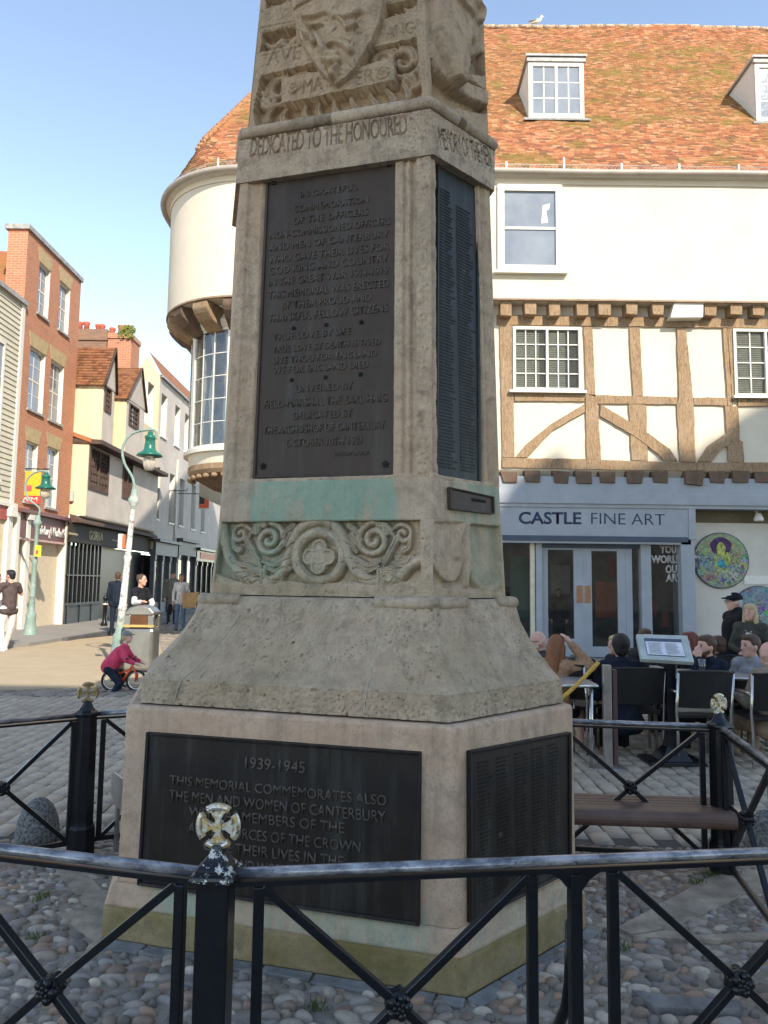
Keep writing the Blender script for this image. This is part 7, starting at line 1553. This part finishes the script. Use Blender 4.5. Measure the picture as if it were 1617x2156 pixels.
mb=MB();n_=(cs[1]-cs[0]);n_=np.cross(n_,cs[3]-cs[0]);n_/=np.linalg.norm(n_);n_=n_ if n_[1]<0 else -n_
for r_ in range(9):
    for c_2 in range(2):
        u0=.18+c_2*.33;u1=u0+.26-.05*((r_*7+c_2*3)%4)/3;v=.36+r_*.05;q=[p+n_*.0095 for p in rq(u0,u1,v,v+.018)];mb.add([tuple(p) for p in q],[(0,1,2,3)])
mb.build('menu_text',plain('menu_text_grey',(.30,.31,.34),.6),ms,fixn=False)
# barrier with yellow rope
bx=(1274-CX)/F*6.75;bs=thing('rope_barrier_post',(bx,6.75,0),'brushed steel barrier post holding the yellow rope','barrier post','rope barrier posts');mb=MB();mb.bb(bx-.035,bx+.035,6.72,6.78,.02,.90);mb.build('post',STL,bs,.006);mb=MB();mb.lathe([(.0001,0),(.16,0),(.15,.02),(.03,.035),(.0001,.036)],(bx,6.75,0),20);mb.build('base',STL,bs);mb=MB();mb.bb(bx+.045,bx+.085,6.72,6.78,.02,.86);mb.build('brown_post',plain('brown_painted_steel',(.09,.055,.05),.5),bs,.006)
b2x=(1140-CX)/F*6.35;b2=copy_tree(bs);b2.location=(b2x,6.35,0);b2['label']='steel barrier post hidden behind the flared plinth'
rp0=onY(1259,1396,6.72);rp1=onY(1184,1462,6.5);rope=[];mb=MB()
dr=rp1-rp0
for st in (0,1,2):
    pts_=[]
    for k in range(150):
        e=k/149*1.8;c=rp0+dr*e+np.array([0,0,-.10*math.sin(min(1,e/1.8)*PI)*.3]);a=e*60+st*2*PI/3;pts_.append((c[0]+.010*math.cos(a),c[1]+.010*math.cos(a+2),c[2]+.011*math.sin(a)))
    mb.tube(pts_,.0095,6)
o=mb.build('yellow_rope',plain('yellow_rope_fibre',(.62,.38,.07),.8,var=.2,sc=30));tag(o,'twisted yellow rope sagging from the steel post towards the memorial','rope')
hb=thing('handbag',(1.9,7.6,.6),'black handbag hanging by its strap on the chair beside the camel jacket','bag');c=onY(1236,1408,7.5);mb=MB();mb.box(tuple(c),(.16,.10,.20));mb.build('bag_body',c_black,hb,.03);mb=MB();mb.tube([onY(1222,1385,7.45),onY(1236,1392,7.45),onY(1250,1418,7.5)],.012,6);mb.build('strap',c_black,hb)
# ---------------------------------------------------------------- unseen buildings behind the camera, shaped to cast the square's shade
HS=plain('gatehouse_stone',(.42,.36,.28),.9,var=.2,sc=1.2)
EL=math.radians(36);AZ=math.radians(26)
def back(P,Y=-14.):
    t_=(P[1]-Y)/(math.cos(AZ));return (P[0]+t_*math.sin(AZ),P[2]+t_*math.tan(EL))
bd=[onY(x,y,16.85) for x,y in ((1052,1062),(1085,1012),(1120,990),(1150,965),(1172,944),(1190,950),(1205,985),(1290,990),(1350,982),(1385,962),(1410,935),(1440,955),(1470,952),(1495,925),(1530,910),(1560,870),(1600,848),(1650,825),(1760,800),(1900,790))]
pf=[back(p) for p in bd];g=thing('gatehouse',(20,-14,0),'unseen stone gatehouse behind the camera, outline shaped to cast the shadow edge','building')
poly=[(pf[0][0]-.3,0)]+pf+[(pf[-1][0]+3,pf[-1][1]),(pf[-1][0]+3,0)]
mb=MB();mb.prism(poly,lambda a,b,d:(a,d,b),-20,-14);mb.build('wall',HS,g)
gd=back(G(200,1449));t=thing('shading_terrace',(0,-17,0),'unseen terrace behind the camera, sized to shade the near ground','building');mb=MB();mb.bb(2.6,pf[0][0]-.35,-20,-14,0,gd[1]);mb.build('wall',HS,t)
# ---------------------------------------------------------------- light
w=bpy.data.worlds.new('World');SC.world=w;w.use_nodes=True;nt=w.node_tree
sky=nt.nodes.new('ShaderNodeTexSky');sky.sky_type='NISHITA';sky.sun_disc=False
# EL, AZ: sun behind the camera, to its right
sd=Vector((math.sin(AZ)*math.cos(EL),-math.cos(AZ)*math.cos(EL),math.sin(EL)))
sky.sun_elevation=EL;sky.sun_rotation=math.atan2(sd.x,sd.y);sky.air_density=1.0;sky.dust_density=.05;sky.ozone_density=2.2;sky.altitude=3000
mm=nt.nodes.new('ShaderNodeMix');mm.data_type='RGBA';mm.blend_type='MULTIPLY';mm.inputs[0].default_value=1;nt.links.new(sky.outputs[0],mm.inputs[6]);mm.inputs[7].default_value=(1.28,1.06,.84,1);nt.links.new(mm.outputs[2],nt.nodes['Background'].inputs[0]);nt.nodes['Background'].inputs[1].default_value=.15
sl_=bpy.data.lights.new('sun','SUN');so=bpy.data.objects.new('sun',sl_);COL.objects.link(so);sl_.energy=2.2;sl_.angle=math.radians(.5);sl_.color=(1,.92,.79)
so.rotation_euler=sd.to_track_quat('Z','Y').to_euler();so.location=(0,0,40)
SC.view_settings.view_transform='Standard';SC.view_settings.look='None';SC.view_settings.exposure=1.78;SC.view_settings.gamma=1
SC.cycles.max_bounces=6
